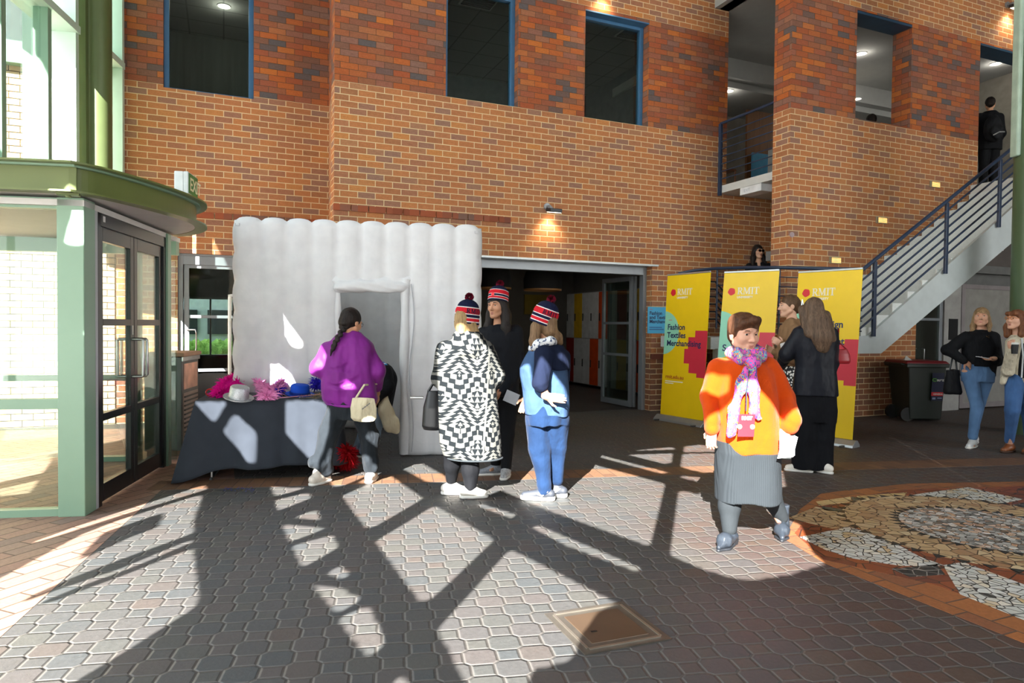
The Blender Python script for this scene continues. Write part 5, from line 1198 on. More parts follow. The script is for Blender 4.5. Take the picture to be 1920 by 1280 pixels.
def walllamp(p, label, power=26, w=.17):
    t = thing('wall_lamp', label, 'wall lamp', p, 'wall lamps'); x, y, z = p
    m = MB(); m.cyl((x-.01, y, z+.02), (x-.01, y-.03, z+.02), .055, 20); m.build('back_plate', plain('grey_cast', '#8f9295', .4, .4), t, True)
    m = MB(); m.tube([(x-.01, y-.02, z+.02), (x, y-.10, z+.02), (x+.03, y-.14, z-.03)], .02, 8); m.build('arm', plain('grey_cast', '#8f9295', .4, .4), t, True)
    m = MB(); m.obox(Vector((x-.06, y-.24, z-.10)), Vector((w+.04, 0, 0)), Vector((0, .17, .03)), UP*.06); m.build('head', plain('dark_lamp_body', '#2e3034', .4, .3), t, bevel=.008)
    m = MB(); m.obox(Vector((x-.045, y-.225, z-.106)), Vector((w+.01, 0, 0)), Vector((0, .14, .025)), UP*.005); m.build('lens', glow('flood_lens', '#fff0d0', 9), t)
    ld = bpy.data.lights.new('wall_lamp_light', 'SPOT'); ld.energy = power; ld.color = (1, .78, .5); ld.spot_size = rad(110); ld.spot_blend = .8; ld.shadow_soft_size = .06
    lo = bpy.data.objects.new('wall_lamp_light', ld); COL.objects.link(lo); lo.location = (x+.02, y-.14, z-.13); lo.rotation_euler = (rad(18), 0, 0); lo.parent = t; lo.matrix_parent_inverse = world_of(t).inverted(); return t
walllamp(PY(1026, 390, YM), 'black adjustable flood lamp lit on the brickwork above the folding door')
walllamp(PY(1128, -20, YM), 'flood lamp fixed high on the brickwork above the third window', 30)
walllamp(PY(1888, 12, YR), 'flood lamp high on the right brick wall beside the green column', 30)
def steplight(pix, label):
    p = PY(pix[0], pix[1], YR); t = thing('step_light', label, 'step light', p, 'recessed step lights along the stair'); x, y, z = p
    m = MB(); m.box(x-.13, x+.13, y-.02, y+.01, z-.055, z+.055); m.build('surround', plain('brass_surround', '#8d8168', .4, .4), t, bevel=.004)
    m = MB(); m.box(x-.085, x+.115, y-.024, y-.018, z-.04, z+.04); ln = m.build('lens', glow('step_lens', '#f0c070', 1.6), t)
    m = MB()
    for k in range(3): m.box(x-.09, x+.12, y-.028, y-.022, z-.028+k*.026, z-.02+k*.026)
    m.build('louvre', plain('brass_surround', '#8d8168', .4, .4), t); return t
steplight((1752, 346), 'small lit step light highest up the brick stair wall'); steplight((1652, 413), 'small lit step light in the middle of the three on the stair wall'); steplight((1565, 488), 'small step light lowest on the stair wall, above the right-hand banner')
m = MB(); q = PY(1484, 440, YR); m.cyl(q, q-Vector((0, .02, 0)), .04, 20); tag(m.build('round_plate', plain('pale_pink_disc', '#b9a3a8', .4), None, True), 'small pale round plate on the corner of the brick pier', 'wall plate')

# ---------------------------------------------------------------- hatch in the floor
h0, h1, h2, h3 = G(1040, 1157), G(1160, 1140), G(1237, 1190), G(1105, 1216)
hc = (h0+h1+h2+h3)/4; ht = thing('floor_hatch', 'square metal framed access cover set into the paving in the foreground', 'access cover', hc)
hx = ((h1-h0)+(h2-h3)); hx.z = 0; hx.normalize(); hy = Vector((-hx.y, hx.x, 0)); S1 = .225
m = MB(); m.obox(hc-hx*S1-hy*S1, hx*2*S1, hy*2*S1, UP*.006); m.build('frame', plain('worn_steel_frame', '#6b655c', .4, .6, .15, 12), ht)
S2 = .185
for a, b in ((hx, hy), (hy, -hx), (-hx, -hy), (-hy, hx)):
    m = MB(); m.obox(hc+a*S2-b*S2, a*.012, b*2*S2, UP*.011); m.build('rim', plain('bright_steel_rim', '#a79f92', .3, .8), ht)
S3 = .15
m = MB(); m.obox(hc-hx*S3-hy*S3, hx*2*S3, hy*2*S3, UP*.009); m.build('lid', plain('brown_bronze_lid', '#6b5847', .35, .5, .1, 4), ht, bevel=.003)
m = MB(); q = hc-hx*.10-hy*.05; m.obox(q, hx*.03, hy*.012, UP*.011); m.build('keyhole', BLACKF, ht)

# ---------------------------------------------------------------- upper walkway furnishings
YB2 = 12.2
m = MB(); a0, a1 = PY(1402, 205, YB2), PY(1452, 320, YB2); m.box(a0.x, a1.x+.4, YB2, YB2+.06, 4.02, a0.z); tag(m.build('timber_screen', plain('walnut_panel', '#6a4526', .5, 0, .25, 4, stretch=(6, 6, .4))), 'brown timber screen on the upper walkway behind the balcony rail', 'screen')
m = MB(); a0, a1 = PY(1410, 290, YB2-.1), PY(1446, 332, YB2-.1); m.box(a0.x, a1.x, YB2-.12, YB2-.08, 4.02, a0.z+.05); tag(m.build('blue_panel', plain('blue_panel_print', '#3f87ad', .5)), 'blue panel leaning on the timber screen behind the balcony rail', 'panel')
a0 = PY(1449, 235, 11.0)
for k in range(2):
    m = MB(); m.box(a0.x-.02, a0.x+.42, 10.8, 11.1, 4.03+k*.62, 4.60+k*.62); tag(m.build('storage_box', plain('white_card', '#c4c6c4', .6)), ('lower' if k == 0 else 'upper')+' white card box stacked on the walkway against the brick pier', 'box')
wc = thing('cane_chair', 'brown cane chair glimpsed between the balcony bars', 'chair', (8.75, 10.4, 4.0)); cm = plain('cane_brown', '#7c4f33', .6)
for (x, y_) in ((8.62, 10.2), (8.95, 10.2), (8.62, 10.6), (8.95, 10.6)):
    m = MB(); m.tube([(x, y_, 4.02), (x, y_, 4.46 if y_ < 10.4 else 4.9)], .016, 8); m.build('leg', cm, wc, True)
m = MB(); m.box(8.60, 8.97, 10.18, 10.62, 4.43, 4.47); m.build('seat', cm, wc, bevel=.01)
for k in range(4): m = MB(); m.tube([(8.62, 10.6, 4.55+k*.1), (8.78, 10.66, 4.57+k*.1), (8.95, 10.6, 4.55+k*.1)], .012, 8); m.build('back_slat', cm, wc, True)
m = MB(); a0 = PY(1835, 190, 11.5); m.box(13.2, 14.2, 13.12, 13.2, ZF, ZF+2.1); struct(m.build('door_6', plain('timber_door', '#6e4a2b', .5, 0, .2, 4, stretch=(6, 6, .4))))
# ================================================================ PEOPLE
def skin_mat(name, col):
    if name in _mats: return _mats[name]
    t = NT(name); v = t.obj(); f = t.noise(v, 30, 3); c = lin(col)
    nd = t.n('ShaderNodeValToRGB'); nd.color_ramp.elements[0].color = (c[0]*.92, c[1]*.86, c[2]*.84, 1); nd.color_ramp.elements[1].color = (min(1, c[0]*1.05), c[1]*1.04, c[2]*1.04, 1); t.l(f, nd.inputs[0])
    try:
        t.b.inputs['Subsurface Weight'].default_value = .12; t.b.inputs['Subsurface Radius'].default_value = (.012, .005, .003)
    except Exception: pass
    t.bump(t.noise(v, 220, 2), .08, .002); _mats[name] = t.fin(nd.outputs[0], .5, 0, .4); return _mats[name]
def hair_mat(name, c0, c1):
    if name in _mats: return _mats[name]
    t = NT(name); v = t.vscale(t.obj(), (1, 1, .06)); f = t.noise(v, 150, 3, .6); g = t.noise(t.vscale(t.obj(), (1, 1, .12)), 28, 2)
    h = t.math('ADD', t.math('MULTIPLY', f, .5), t.math('MULTIPLY', g, .5)); t.bump(h, .7, .012)
    _mats[name] = t.fin(t.ramp(h, [(.3, c0), (.7, c1)]), .5, 0, .2); return _mats[name]
EYEW = plain('eye_white', '#e9e4de', .2, var=.02); IRIS = plain('dark_iris', '#2b2018', .15, var=.02)
WSOLE = plain('white_rubber_sole', '#e2e0da', .5, var=.04)
class Person:
    def __init__(s, label, g, theta, skin='#c99878', vox=.006):
        s.g = Vector(g); s.t = thing('person', label, 'person', (s.g.x, s.g.y, s.g.z)); s.th = theta; s.skin = skin_mat('skin_'+skin[1:], skin); s.vox = vox
        s.f = s.dirv(theta); s.r = s.f.cross(UP)      # facing, and the person's own right-hand side
        s.ppm = ppm(s.g)
    def dirv(s, th): a = rad(th); return -FW*math.cos(a)+RT*math.sin(a)
    def p(s, x, y, off=0.0): return at(x, y, s.g, off)
    def ring(s, y, xl, xr, ry, off=0.0):
        c = s.p((xl+xr)/2, y, off); k = FPX/((c-CAMP).dot(FW)); return (c.z, (c.x, c.y), (xr-xl)/2/k, ry)
    def vol(s, pts, pad=.12, h=None):
        P = np.array([tuple(q) for q in pts]); return Vol(P.min(0)-pad, P.max(0)+pad, h or s.vox)
    # -- body: one continuous surface
    def body(s, J, b=1.0, head=None, hands=(), feet=True, vox=None, face=True, hs=1.0):
        """J: hd nk sa sb ea eb wa wb pv ia ib ka kb na nb ; head=(facing deg, pitch); hands: [(key, dir, palm normal, curl, thumb sign)]"""
        pts = [J[k] for k in J if k[0] != 'f']; V = s.vol(pts, .17, vox); fl = (tuple(s.f), 1.3)
        chest = (J['sa']+J['sb'])/2*.8+J['pv']*.2; waist = (J['sa']+J['sb'])/2*.42+J['pv']*.58
        V.cap(J['pv'], waist, .125*b, .11*b, .03, flat=fl); V.cap(waist, chest, .11*b, .125*b, .03, flat=fl)
        V.cap(J['sa'], J['sb'], .05*b, .05*b, .05, flat=None); V.cap(chest, J['nk'], .09, .055, .04)
        V.cap(J['ia'], J['ib'], .095*b, .095*b, .04)
        for a in 'ab':
            V.chain([(J['s'+a], .05*b), (J['e'+a], .039*b)], .02); V.chain([(J['e'+a], .039*b), (J['w'+a], .026)], .012)
            V.chain([(J['i'+a], .085*b), (J['k'+a], .052*b)], .03); kn, an = J['k'+a], J['n'+a]; V.chain([(kn, .052*b), (kn*.62+an*.38, .052*b), (an, .034)], .02)
            if feet: d = J.get('f'+a, s.f); d = Vector((d.x, d.y, 0)).normalized(); q = Vector((an.x, an.y, an.z-.05)); V.cap(q-d*.02, q+d*.085-UP*.012, .024, .014, .02)
        hf = s.dirv(head[0]) if head else s.f; hp = rad(head[1]) if head else 0
        hf = (hf*math.cos(hp)+UP*math.sin(hp)).normalized(); hr = hf.cross(UP).normalized(); hu = hr.cross(hf); c = J['hd']; s.H = (c, hr, hf, hu, hs)
        def L(x, y, z): return c+(hr*x+hf*y+hu*z)*hs
        s.L = L; E = dict(ex=tuple(hr), ey=tuple(hf), ez=tuple(hu))
        V.cap(J['nk'], L(0, -.02, -.05), .053, .05, .03)
        V.ell(L(0, -.012, .035), .074*hs, .094*hs, .088*hs, k=.02, **E)
        V.cap(L(0, .04, -.015), L(0, .058, -.075), .056*hs, .032*hs, .03); V.ell(L(0, .045, .0), .066*hs, .052*hs, .075*hs, k=.02, **E)
        for sx in (-1, 1):
            V.cap(L(.062*sx, .01, -.045), L(.02*sx, .075, -.088), .018*hs, .014*hs, .03)        # jaw line
            V.ell(L(.04*sx, .066, -.018), .022*hs, .02*hs, .02*hs, k=.02, **E)                  # cheek
            if face:
                V.ell(L(.031*sx, .101, .02), .017*hs, .013*hs, .012*hs, k=.008, mode='cut', **E)  # eye socket
                V.cap(L(.016*sx, .098, .038), L(.046*sx, .084, .036), .009*hs, .007*hs, .012)     # brow ridge
            V.ell(L(.078*sx, -.008, .0), .009*hs, .022*hs, .032*hs, k=.008, **E)                  # ear
        if face:
            V.cap(L(0, .096, .022), L(0, .118, -.018), .008*hs, .012*hs, .012); V.cap(L(-.013, .103, -.022), L(.013, .103, -.022), .008*hs, .008*hs, .008)
            V.cap(L(-.018, .092, -.051), L(.018, .092, -.051), .0075*hs, None, .008); V.cap(L(-.015, .091, -.062), L(.015, .091, -.062), .008*hs, None, .008)
            V.ell(L(0, .086, -.088), .02*hs, .016*hs, .016*hs, k=.014, **E)
        for hd_ in hands: s.hand(V, *hd_)
        o = V.mesh('body', s.skin, s.t); return o
    def hand(s, V, w, d, n, curl=.35, ts=1, sc=1.0):
        w, d, n = Vector(w), Vector(d).normalized(), Vector(n); n = (n-d*n.dot(d)).normalized(); t = d.cross(n)*ts
        V.cap(w-d*.02, w+d*.02, .024*sc, .026*sc, .01); V.cap(w+d*.025*sc, w+d*.072*sc, .034*sc, .038*sc, .012, flat=(tuple(n), 2.3))
        for i, L in enumerate((.068, .076, .071, .055)):
            b = w+(d*.088+t*(.028-.019*i))*sc; a = curl*(.8+.12*i); q = b; dd = d
            for j, fr in enumerate((.46, .31, .23)):
                ang = a*(1.0 if j else .75); ax = d.cross(n); dd = (Matrix.Rotation(ang, 3, ax) @ dd) if True else dd
                q2 = q+dd*(L*fr*sc); V.cap(q, q2, (.0094-.0011*j)*sc, (.0086-.0011*j)*sc, .004); q = q2
        b = w+(d*.03+t*.03)*sc; q = b+(d*.55+t*.62+n*.45).normalized()*.042*sc; V.cap(b, q, .0125*sc, .0105*sc, .01); V.cap(q, q+(d*.8+t*.25+n*.5).normalized()*.032*sc, .0105*sc, .008*sc, .004)
    def eyes(s, look=(0, 0), lid=True, brow='#3a2a20', lip='#b0625a', browz=.045):
        L = s.L; c, hr, hf, hu, hs = s.H; bm = plain('brow_'+brow[1:], brow, .8); lm = plain('lip_'+lip[1:], lip, .45)
        for sx in (-1, 1):
            m = MB(); q = L(.031*sx, .083, .0195); m.cur = 0; ax = (hf+hr*look[0]+hu*look[1]).normalized()
            m.lathe([(.0005, -.0115*hs)]+[(.0115*hs*math.sin(a), -.0115*hs*math.cos(a)) for a in np.linspace(.3, 2.55, 8)], q, ax, 16)
            m.cur = 1; m.lathe([(.0115*hs*math.sin(a), -.0115*hs*math.cos(a)+.0003) for a in np.linspace(2.5, 3.13, 4)], q, ax, 16); m.build('eye', [EYEW, IRIS], s.t, True)
            m = MB(); m.tube([L(.047*sx, .081, .019), L(.039*sx, .0955, .0255), L(.03*sx, .0985, .027), L(.02*sx, .0955, .024), L(.0155*sx, .09, .019)], [.0015, .0028, .003, .0026, .0015], 6); m.build('eyelid', s.skin, s.t, True)
            m = MB(); m.tube([L(.05*sx, .085, browz-.004), L(.038*sx, .0955, browz), L(.024*sx, .101, browz-.001), L(.014*sx, .1035, browz-.004)], [.0015, .0036, .0042, .003], 6); m.build('eyebrow', bm, s.t, True)
        m = MB(); m.tube([L(-.024, .089, -.056), L(-.012, .0985, -.0515), L(0, .1005, -.053), L(.012, .0985, -.0515), L(.024, .089, -.056)], [.0015, .0042, .0042, .0042, .0015], 8); m.build('upper_lip', lm, s.t, True)
        m = MB(); m.tube([L(-.021, .089, -.0575), L(-.01, .097, -.063), L(0, .0985, -.0645), L(.01, .097, -.063), L(.021, .089, -.0575)], [.0015, .0046, .0052, .0046, .0015], 8); m.build('lower_lip', lm, s.t, True)
    def cap_hair(s, mat, front=.06, grow=.012, low=-.04, extra=None, name='hair', part=0.0):
        """short or gathered hair hugging the skull; extra(V, L) adds locks"""
        L = s.L; c, hr, hf, hu, hs = s.H; E = dict(ex=tuple(hr), ey=tuple(hf), ez=tuple(hu)); V = s.vol([c, c-UP*.3, c+UP*.12], .24, .005)
        V.ell(L(0, -.018, .04), (.074+grow)*hs, (.094+grow)*hs, (.088+grow)*hs, k=.01, **E); V.cap(L(0, -.075, -.02), L(0, -.06, low), .055*hs, .045*hs, .03)
        # face opening
        V.ell(L(part, front+.075, -.055), .078*hs, .09*hs, .115*hs, k=.012, mode='cut', **E)
        for sx in (-1, 1): V.ell(L(.09*sx, .02, -.04), .03*hs, .05*hs, .05*hs, k=.01, mode='cut', **E)
        if extra: extra(V, L)
        V.ripple(.0025, 90, 4, .25); return V.mesh(name, mat, s.t, 1)
    def garment(s, name, mat, pts, build, h=None, pad=.12, rip=(.004, 16), relax=1, parent=None):
        V = s.vol(pts, pad, h or s.vox); build(V)
        if rip: V.ripple(rip[0], rip[1], 11, .6)
        return V.mesh(name, mat, parent or s.t, relax)
    def shoe(s, an, d, upper, sole=WSOLE, L=.255, name='shoe', heel=0.0, collar=.04, toe=.030, solez=.026, ground=0.0):
        d = Vector((d[0], d[1], 0)).normalized(); sd = Vector((-d.y, d.x, 0)); q = Vector((an.x, an.y, ground))-d*.055; e = q+d*(L-.07)
        V = Vol((np.minimum(q, e)-.09), (np.maximum(q, e)+np.array([.09, .09, .2+collar])), .005)
        V.cap(q+UP*.055, q+d*.07+UP*.06, .039, .042, .02); V.cap(q+d*.07+UP*.055, e+UP*.035, .042, toe, .03); V.cap(q+d*.035+UP*.06, q+d*.05+UP*(.075+collar), .037, .036, .02)
        V.plane((0, 0, ground+solez*.7), (0, 0, -1)); sh = V.mesh(name, upper, s.t)
        V = Vol((np.minimum(q, e)-.09), (np.maximum(q, e)+np.array([.09, .09, .12])), .005); V.cap(q+UP*.02, q+d*.08+UP*.02, .040, .040, .02); V.cap(q+d*.08+UP*.02, e+UP*.02, .045, toe+.008, .02)
        V.plane((0, 0, ground+solez), (0, 0, 1)); V.plane((0, 0, ground+.002), (0, 0, -1)); V.mesh('sole', sole, sh); return sh
def beanie(P, c, axis, r, h, textdir=None, flip=False, logo=None):
    """striped knitted beanie with pompom; c base centre, axis up"""
    ax = Vector(axis).normalized(); nav, red, wht = cloth('navy_knit', '#161a33', .9, .2, 60, .1, 1.0), cloth('red_knit', '#b8202c', .9, .2, 60, .1, 1.0), cloth('white_knit', '#e3e1e2', .9, .2, 60, .1, 1.0)
    def R(f): return r*(1.03-.02*f if f < .45 else 1.02*math.sqrt(max(0, 1-((f-.45)/.58)**2))*.99+.01)
    bands = [(0, .08, 0), (.08, .12, 2), (.12, .24, 1), (.24, .275, 2), (.275, .385, 0), (.385, .42, 2), (.42, .66, 1), (.66, .70, 2), (.70, 1.0, 0)]
    m = MB(); x0 = ax.cross(Vector(textdir)).cross(ax) if textdir is not None else None
    for f0, f1, k in bands:
        m.cur = k; n = 4 if f1 < 1 else 8; bul = .004
        m.lathe([(max(.001, R(f0+(f1-f0)*j/n)+bul*math.sin(math.pi*j/n)), h*(f0+(f1-f0)*j/n)) for j in range(n+1)], c, ax, 40)
    b = m.build('beanie', [nav, red, wht], P.t, True)
    rs = random.Random(3); m = MB(); pc = Vector(c)+ax*(h+.022); pr = .036
    for i in range(520):
        d = Vector((rs.gauss(0, 1), rs.gauss(0, 1), rs.gauss(0, 1))).normalized(); s_ = d.orthogonal().normalized()*.0035; q = pc+d*pr*rs.uniform(.85, 1.15); m.cur = 0 if rs.random() < .75 else 1
        m.add([pc+d*pr*.35-s_, pc+d*pr*.35+s_, q+s_*1.2, q-s_*1.2], [(0, 1, 2, 3)])
    m.build('pompom', [cloth('crimson_yarn', '#8c1730', .95, .2, 60), nav], b)
    if textdir is not None:
        td = (Vector(textdir)-ax*Vector(textdir).dot(ax)).normalized(); sd = ax.cross(td); m = MB(); hh = h*.19; z0 = h*.445; tot = .84+.12+1.1+.12+.39+.12+.78
        x = -tot/2
        for ch in 'RMIT':
            q, adv = letter_poly(ch)
            for g in q:
                g2 = []
                for p_ in g:
                    z = z0+p_.y*hh; a = (x+p_.x)*hh*1.0/r; f = z/h; rr = R(f)+.0062; g2.append(Vector(c)+ax*z+(td*math.cos(a)+sd*math.sin(a))*rr)
                nn = td; m.poly(g2, nn, .0015)
            x += adv+.12
        m.build('lettering', nav, b)
    if logo is not None:
        td = (Vector(logo)-ax*Vector(logo).dot(ax)).normalized(); sd = ax.cross(td); q = Vector(c)+ax*h*.33+td*(R(.33)+.004); m = MB()
        m.poly([q+sd*.019*math.cos(a)*(1 if k % 2 else .8)+ax*.019*math.sin(a)*(1 if k % 2 else .8) for k, a in enumerate(np.linspace(0, 2*math.pi, 16, endpoint=False))], td, .003); m.build('badge', plain('bright_red_patch', '#d8242c', .6), b)
    return b
def denim(name, col): return cloth(name, col, .85, .45, 14, .22, .5, .05)
LEATHER = plain('black_leather', '#15161a', .32, 0, .1, 8, .12, 40)

# ---------------------------------------------------------------- 1 woman in the purple jacket, back to us
P = Person('woman seen from behind in a purple puffer jacket, dark plait, leaning over the table end', G(652, 904), 165)
J = dict(hd=P.p(658, 606), nk=P.p(655, 634, .0), sa=P.p(614, 655, .0), sb=P.p(690, 653, .02), ea=P.p(603, 698, -.02), eb=P.p(704, 700, .04), wa=P.p(615, 706, .22), wb=P.p(700, 738, .18), pv=P.p(656, 752), ia=P.p(636, 762), ib=P.p(676, 762, .02), ka=P.p(624, 818, -.02), kb=P.p(689, 820, .05), na=P.p(601, 884, -.10), nb=P.p(694, 884, .02))
P.body(J, .95, (150, -18), [(J['wa'], FW+UP*-.3, -UP, .6, 1), (J['wb'], UP*-1+FW*.3, -RT, .5, -1)], face=True)
PUR = cloth('purple_puffer_nylon', '#7e2a86', .45, .9, 7, .12, .1, .05)
def bld(V):
    V.loft([P.ring(*q) for q in ((622, 640, 676, .075, .02), (634, 622, 688, .10, .0), (648, 607, 696, .125, .0), (672, 604, 698, .14, .0), (700, 605, 701, .15, .0), (728, 604, 704, .155, .0), (748, 607, 706, .15, .0), (757, 616, 700, .14, .0))], .03)
    V.chain([(J['sa'], .072), (P.p(600, 690, -.03), .072), (J['wa']*.8+J['ea']*.2, .05)], .04); V.chain([(J['sb'], .07), (P.p(706, 695, .03), .07), (J['wb']*.75+J['eb']*.25, .05)], .04)
    V.cap(P.p(655, 628), P.p(660, 617, .02), .062, .058, .02)
    for ln in (((604, 674), (628, 692), (656, 686), (700, 662)), ((606, 716), (640, 722), (664, 716), (704, 690)), ((660, 622), (664, 650), (664, 690))):
        for (x0, y0), (x1, y1) in zip(ln[:-1], ln[1:]): V.cap(P.p(x0, y0, -.155), P.p(x1, y1, -.155), .022, None, .02, 'cut')
P.garment('puffer_jacket', PUR, list(J.values()), bld, rip=(.009, 17))
m = MB(); rr = [P.ring(y, a, b, d) for y, a, b, d in ((756, 612, 703, .14),)][0]
m.tube([Vector((rr[1][0], rr[1][1], 0))+RT*rr[2]*math.cos(a)*1.02+FW*rr[3]*math.sin(a)+UP*(rr[0]+.012*math.cos(a*2)) for a in np.linspace(0, 2*math.pi, 40)], .012, 8); m.build('hem_band', PUR, P.t, True)
TRO = cloth('charcoal_cargo_cotton', '#262b30', .85, .9, 10, .15, .3, .05)
def bld(V):
    V.loft([P.ring(*q) for q in ((740, 612, 700, .13), (760, 611, 701, .135), (785, 610, 700, .13))], .03)
    V.chain([(J['ia'], .105), (P.p(620, 812, -.03), .095), (P.p(607, 862, -.07), .085), (P.p(612, 880, -.03), .075)], .03); V.cap(P.p(598, 862, -.09), P.p(613, 868, -.05), .055, .055, .03)
    V.chain([(J['ib'], .10), (J['kb'], .085), (P.p(694, 866, .02), .062), (P.p(695, 876, .02), .058)], .03); V.cap(P.p(694, 870, .02), P.p(694, 877, .02), .062, .062, .005)
P.garment('trousers', TRO, [J['pv'], J['na'], J['nb'], J['ia'], J['ib'], J['ka'], J['kb']], bld, rip=(.009, 22))
CRS = plain('cream_sneaker', '#d9d0c4', .6, 0, .1, 30)
P.shoe(J['na'], P.dirv(150), CRS); P.shoe(J['nb'], P.dirv(175), CRS)
HB = hair_mat('black_hair', '#0d0b0b', '#2a211d')
def plait(V, L):
    pts = [L(-.02, -.08, -.01), P.p(648, 618, -.10), P.p(641, 632, -.14), P.p(635, 645, -.15), P.p(630, 655, -.15)]
    for i in range(len(pts)-1):
        for k in range(3): f = k/3; q = pts[i]*(1-f)+pts[i+1]*f; V.ell(q+RT*.008*(1 if (i*3+k) % 2 else -1), .026-.003*i, .024-.003*i, .024, k=.008)
    V.cap(pts[-1], pts[-1]-UP*.05+RT*-.01, .015, .006, .01)
P.cap_hair(HB, extra=plait)
m = MB(); L = P.L
for sx in (-1, 1): m.tube([L(.03*sx, .105, .018)+P.H[1]*.022*math.cos(a)+P.H[3]*.019*math.sin(a) for a in np.linspace(0, 6.28, 18)], .0015, 5); m.tube([L(.052*sx, .10, .02), L(.078*sx, 0, .02)], .0015, 5)
m.build('spectacles', BLACKF, P.t, True)
V = Vol(P.p(690, 765, .12)-Vector((.3, .3, .3)), P.p(690, 765, .12)+Vector((.3, .3, .3)), .007); c = P.p(689, 760, -.17)
V.loft([(c.z-.125, (c.x, c.y), .10, .035), (c.z-.09, (c.x, c.y), .135, .05), (c.z, (c.x, c.y), .145, .045), (c.z+.09, (c.x, c.y), .12, .02)], .02); V.ripple(.007, 26, 4)
CAN = cloth('cream_canvas', '#d3c8aa', .9, .6, 16, .08, .5)
tb = thing('tote_bag', 'cream canvas tote bag hanging at the right hip of the woman in purple', 'bag', c); V.mesh('bag', CAN, tb)
m = MB(); m.tube([c+UP*.08-RT*.07, c+UP*.2+RT*.0+FW*.03, P.p(705, 720, .05)], .011, 6); m.build('strap', CAN, tb, True)
m = MB(); q = c-FW*.052+RT*.02+UP*.0
for k in range(4): m.obox(q+RT*(-.02+.018*k)+UP*(-.012+.014*k), RT*.015+UP*.011, FW*.002, UP*.012)
m.build('print', BLACKF, tb)

# ---------------------------------------------------------------- 2 person stooping behind her
P = Person('stooping person in black jacket and light jeans, bent over behind the woman in purple', G(682, 856), -100)
J = dict(hd=P.p(676, 690, .0), nk=P.p(696, 690), sa=P.p(712, 694, .14), sb=P.p(722, 697, -.14), ea=P.p(700, 735, .14), eb=P.p(733, 722, -.2), wa=P.p(690, 755, .1), wb=P.p(716, 742, -.22), pv=P.p(708, 775), ia=P.p(704, 780, .08), ib=P.p(706, 780, -.08), ka=P.p(682, 812, .12), kb=P.p(700, 812, -.06), na=P.p(668, 846, .12), nb=P.p(686, 846, -.04))
P.body(J, .95, (-100, -55), [(J['wb'], -UP*.9-RT*.35, -RT, .5, 1), (J['wa'], -UP, -RT, .5, -1)], face=False)
BLKJ = cloth('black_soft_jacket', '#17181b', .8, .6, 11, .12, .2)
def bld(V):
    V.cap(P.p(708, 765), P.p(720, 712), .155, .15, .04, flat=(tuple(FW), 1.0)); V.cap(J['sa'], J['sb'], .085, .085, .05)
    V.chain([(J['sb'], .082), (J['eb'], .075), (J['wb'], .05)], .03); V.chain([(J['sa'], .08), (J['ea'], .068), (J['wa'], .05)], .03)
P.garment('jacket', BLKJ, list(J.values()), bld, rip=(.007, 18))
def stripe_mat():
    t = NT('blue_white_stripes'); x, y, z = t.xyz(t.obj()); n = t.noise(t.obj(), 14, 2); f = t.math('FRACT', t.math('ADD', t.math('MULTIPLY', z, 34.0), t.math('MULTIPLY', n, .9))); return t.fin(t.ramp(f, [(0, '#2d7cc0'), (.5, '#2d7cc0'), (.55, '#e0e8ee'), (.8, '#1d5fa6')], 'CONSTANT'), .85)
def bld(V): V.cap(P.p(713, 722, -.13), P.p(719, 690, -.12), .085, .085, .03, flat=(tuple(FW), 1.6))
P.garment('scarf', stripe_mat(), [P.p(715, 705)], bld, pad=.25)
LJ = denim('light_blue_denim', '#8ea5bb')
def bld(V):
    V.cap(P.p(706, 772, .05), P.p(708, 775, -.06), .135, .135, .03)
    for a in 'ab': V.chain([(J['i'+a], .11), (J['k'+a], .085), (J['n'+a]+UP*.02, .065)], .03)
P.garment('jeans', LJ, [J[k] for k in ('pv', 'ia', 'ib', 'ka', 'kb', 'na', 'nb')], bld)
BWS = plain('black_canvas_shoe', '#1b1b1d', .7)
P.shoe(J['na'], P.dirv(-95), BWS); P.shoe(J['nb'], P.dirv(-95), BWS)
P.cap_hair(HB)
cw = Vector(P.p(732, 768, -.20)); V = cvol(cw, .35, .007)
V.chain([(P.p(722, 736, -.18), .05), (P.p(730, 765, -.2), .085), (P.p(740, 792, -.2), .075), (P.p(747, 802, -.2), .04)], .03, flat=(tuple(FW), 2.2)); V.ripple(.006, 22, 3)
o = V.mesh('folded_coat', CAN); tag(o, 'cream coat hanging over the arm of the stooping person', 'coat')

